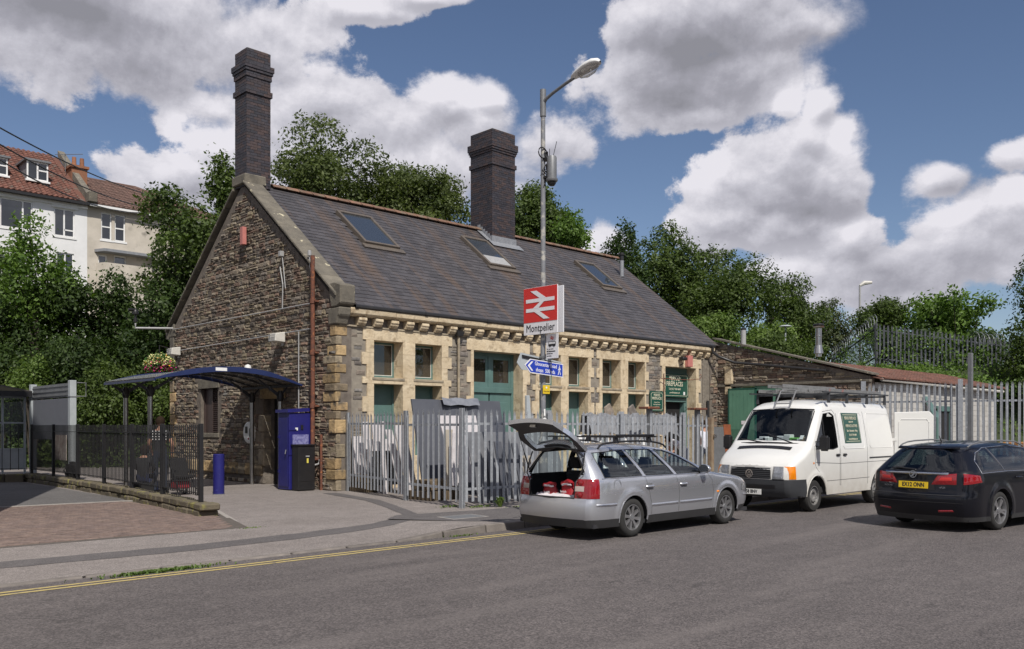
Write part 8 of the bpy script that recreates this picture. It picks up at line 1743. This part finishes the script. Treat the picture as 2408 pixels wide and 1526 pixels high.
    fc2 = MB(); y_ = h.y+.088*scale; fc2.prism([(h.x-.012,y_-.01,h.z-.015),(h.x+.012,y_-.01,h.z-.015),(h.x,y_+.02,h.z-.02),(h.x,y_,h.z+.02)], (0,.001,0)); fc2.build('nose', m_skin, body, local=True)
    for s in (-1,1): MB().lathe([(0,.0),(.018,.006),(.024,.0),(0,-.008)], n=8, M=Matrix.Translation((h.x+s*.09*scale,h.y,h.z-.005)) @ Matrix.Rotation(pi/2,4,'Y')).build('ear', m_skin, body, local=True); MB().lathe([(0,.004),(.009,.0)], n=8, M=Matrix.Translation((h.x+s*.03,y_-.006,h.z+.012)) @ Matrix.Rotation(-pi/2,4,'X')).build('eye', m_black, body, local=True)
    MB().cbox((h.x,y_-.008,h.z-.045),(.04,.006,.008)).build('mouth', m_redbox, body, local=True)
    return t, body
p, b_ = person('man with short dark hair and a black top with white checks behind the railings', (-3.55, 2.35, .1), R_(46-90+12), {'lel':(-.25,.03,1.15),'lwr':(-.22,.18,.98),'rel':(.26,.0,1.15),'rwr':(.24,.12,.95)}, m_chk, m_jean, scale=1.07)
ck = MB(); 
for i in range(5):
    for j in range(4): xx = (-.14+.07*i)*1.07; zz = (1.26+.062*j)*1.07; ck.add([(xx-.012,-.155+abs(xx)*.12,zz-.012),(xx+.012,-.155+abs(xx)*.12,zz-.012),(xx+.012,-.153+abs(xx)*.12,zz+.012),(xx-.012,-.153+abs(xx)*.12,zz+.012)], [(0,1,2,3)])
stuff(ck.build('white_checks', m_white, p, local=True, fix=False))
person('woman with long dark hair sitting low in navy clothes behind the railings', (-4.05, 2.15, .1), R_(-40), {'pelvis':(0,0,.42),'spine':(0,.03,.60),'chest':(0,.06,.78),'neck':(0,.08,.93),'head0':(0,.10,1.0),'head1':(0,.12,1.07),'head2':(0,.12,1.13),'lsh':(-.16,.06,.86),'rsh':(.16,.06,.86),'lel':(-.22,.16,.63),'rel':(.22,.16,.63),'lwr':(-.12,.36,.58),'rwr':(.12,.36,.58),'lhip':(-.09,.02,.40),'rhip':(.09,.02,.40),'lkn':(-.11,.42,.50),'rkn':(.13,.42,.48),'lan':(-.12,.50,.10),'ran':(.14,.58,.10),'lto':(-.12,.64,.04),'rto':(.15,.72,.04)}, m_chk, m_navyc, True, sleeve=2)
t = thing('low_seat', 'small dark box seat under the sitting woman', 'seat', (-4.05, 2.1, .1)); MB().box((-4.25,1.95,.1),(-3.85,2.35,.40)).build('seat_box', m_dark, t, bevel=.02)
x, y = D_(1657, 1000, 26.5)[:2]; person('man in a white T-shirt and dark jeans, back turned, behind the palisade gate', (x, y, .1), R_(-35), {'lwr':(-.16,.25,1.0),'rwr':(.18,.25,1.0)}, m_tee, m_jean, scale=1.03)
x, y = D_(1606, 1000, 25.6)[:2]; person('man in a white T-shirt bending over behind the fence left of the gate', (x, y, .1), R_(60), {'pelvis':(0,-.1,.92),'spine':(0,.04,1.08),'chest':(0,.22,1.20),'neck':(0,.36,1.25),'head0':(0,.43,1.25),'head1':(0,.50,1.24),'head2':(0,.56,1.22),'lsh':(-.17,.28,1.22),'rsh':(.17,.28,1.22),'lel':(-.2,.36,.96),'rel':(.2,.36,.96),'lwr':(-.12,.52,.80),'rwr':(.12,.52,.80),'lhip':(-.095,-.1,.88),'rhip':(.095,-.1,.88)}, m_tee, m_jean)
# pushchair and bag behind the railings
t = thing('pushchair', 'black pushchair standing beside the man behind the railings', 'pushchair', (-3.3, 1.6, .1)); c = Vector((-3.35,1.55,.1))
for dx, dy in ((-.22,-.35),(.22,-.35),(-.22,.35),(.22,.35)): MB().tube([c+Vector((dx+.09*cos(q)*0,dy+.09*cos(q),.09+.09*sin(q))) for q in [2*pi*k/14 for k in range(15)]], .018, 6).build('wheel', m_tyre, t)
for s in (-.2,.2): MB().tube([c+Vector((s,-.35,.12)),c+Vector((s,.05,.55)),c+Vector((s,.42,1.02))], .014, 6).tube([c+Vector((s,.35,.12)),c+Vector((s,-.1,.62))], .014, 6).build('frame', m_black, t)
MB().tube([c+Vector((-.2,.42,1.02)),c+Vector((.2,.42,1.02))], .018, 6).build('handle', m_black, t); MB().prism([c+Vector((-.2,-.25,.42)),c+Vector((-.2,.15,.36)),c+Vector((-.2,.32,.88)),c+Vector((-.2,.20,.90)),c+Vector((-.2,.05,.46)),c+Vector((-.2,-.25,.50))], (.4,0,0)).build('seat', m_dark, t, bevel=.02); MB().box(c+Vector((-.18,-.1,.16)),c+Vector((.18,.25,.34))).build('basket', M('red_cloth', (.3,.02,.03)), t, bevel=.03)
t = thing('bicycle_bag', 'dark rucksack standing on the asphalt behind the railings near the grey board', 'rucksack', (-3.9, 7.2, .1)); MB().box((-4.1,7.3,.1),(-3.8,7.8,.75)).build('bag_body', m_dark, t, bevel=.1, seg=3); MB().tube([(-4.12,7.45,.25),(-4.2,7.5,.5),(-4.12,7.5,.7)], .02, 6).build('strap', m_black, t)
# papers pinned in the back yard seen through the tailgate glass
for k in range(5): x, z = onY(1272+18*k, 1018+(k % 2)*6, -5.5); tag(MB().box((x,-5.52,z-.1),(x+.10,-5.51,z+.1)).build('paper', m_white), ['first','second','third','fourth','fifth'][k]+' white paper from the left seen through the raised tailgate glass', 'paper', 'papers behind the fence')
for o in bpy.data.objects:
    for s_ in ('tmp',):
        if o.name.startswith(s_): print('leftover', o.name)
print('objects', len(bpy.data.objects), 'tris', sum(len(o.data.loops)-2*len(o.data.polygons) for o in bpy.data.objects if o.type == 'MESH'))
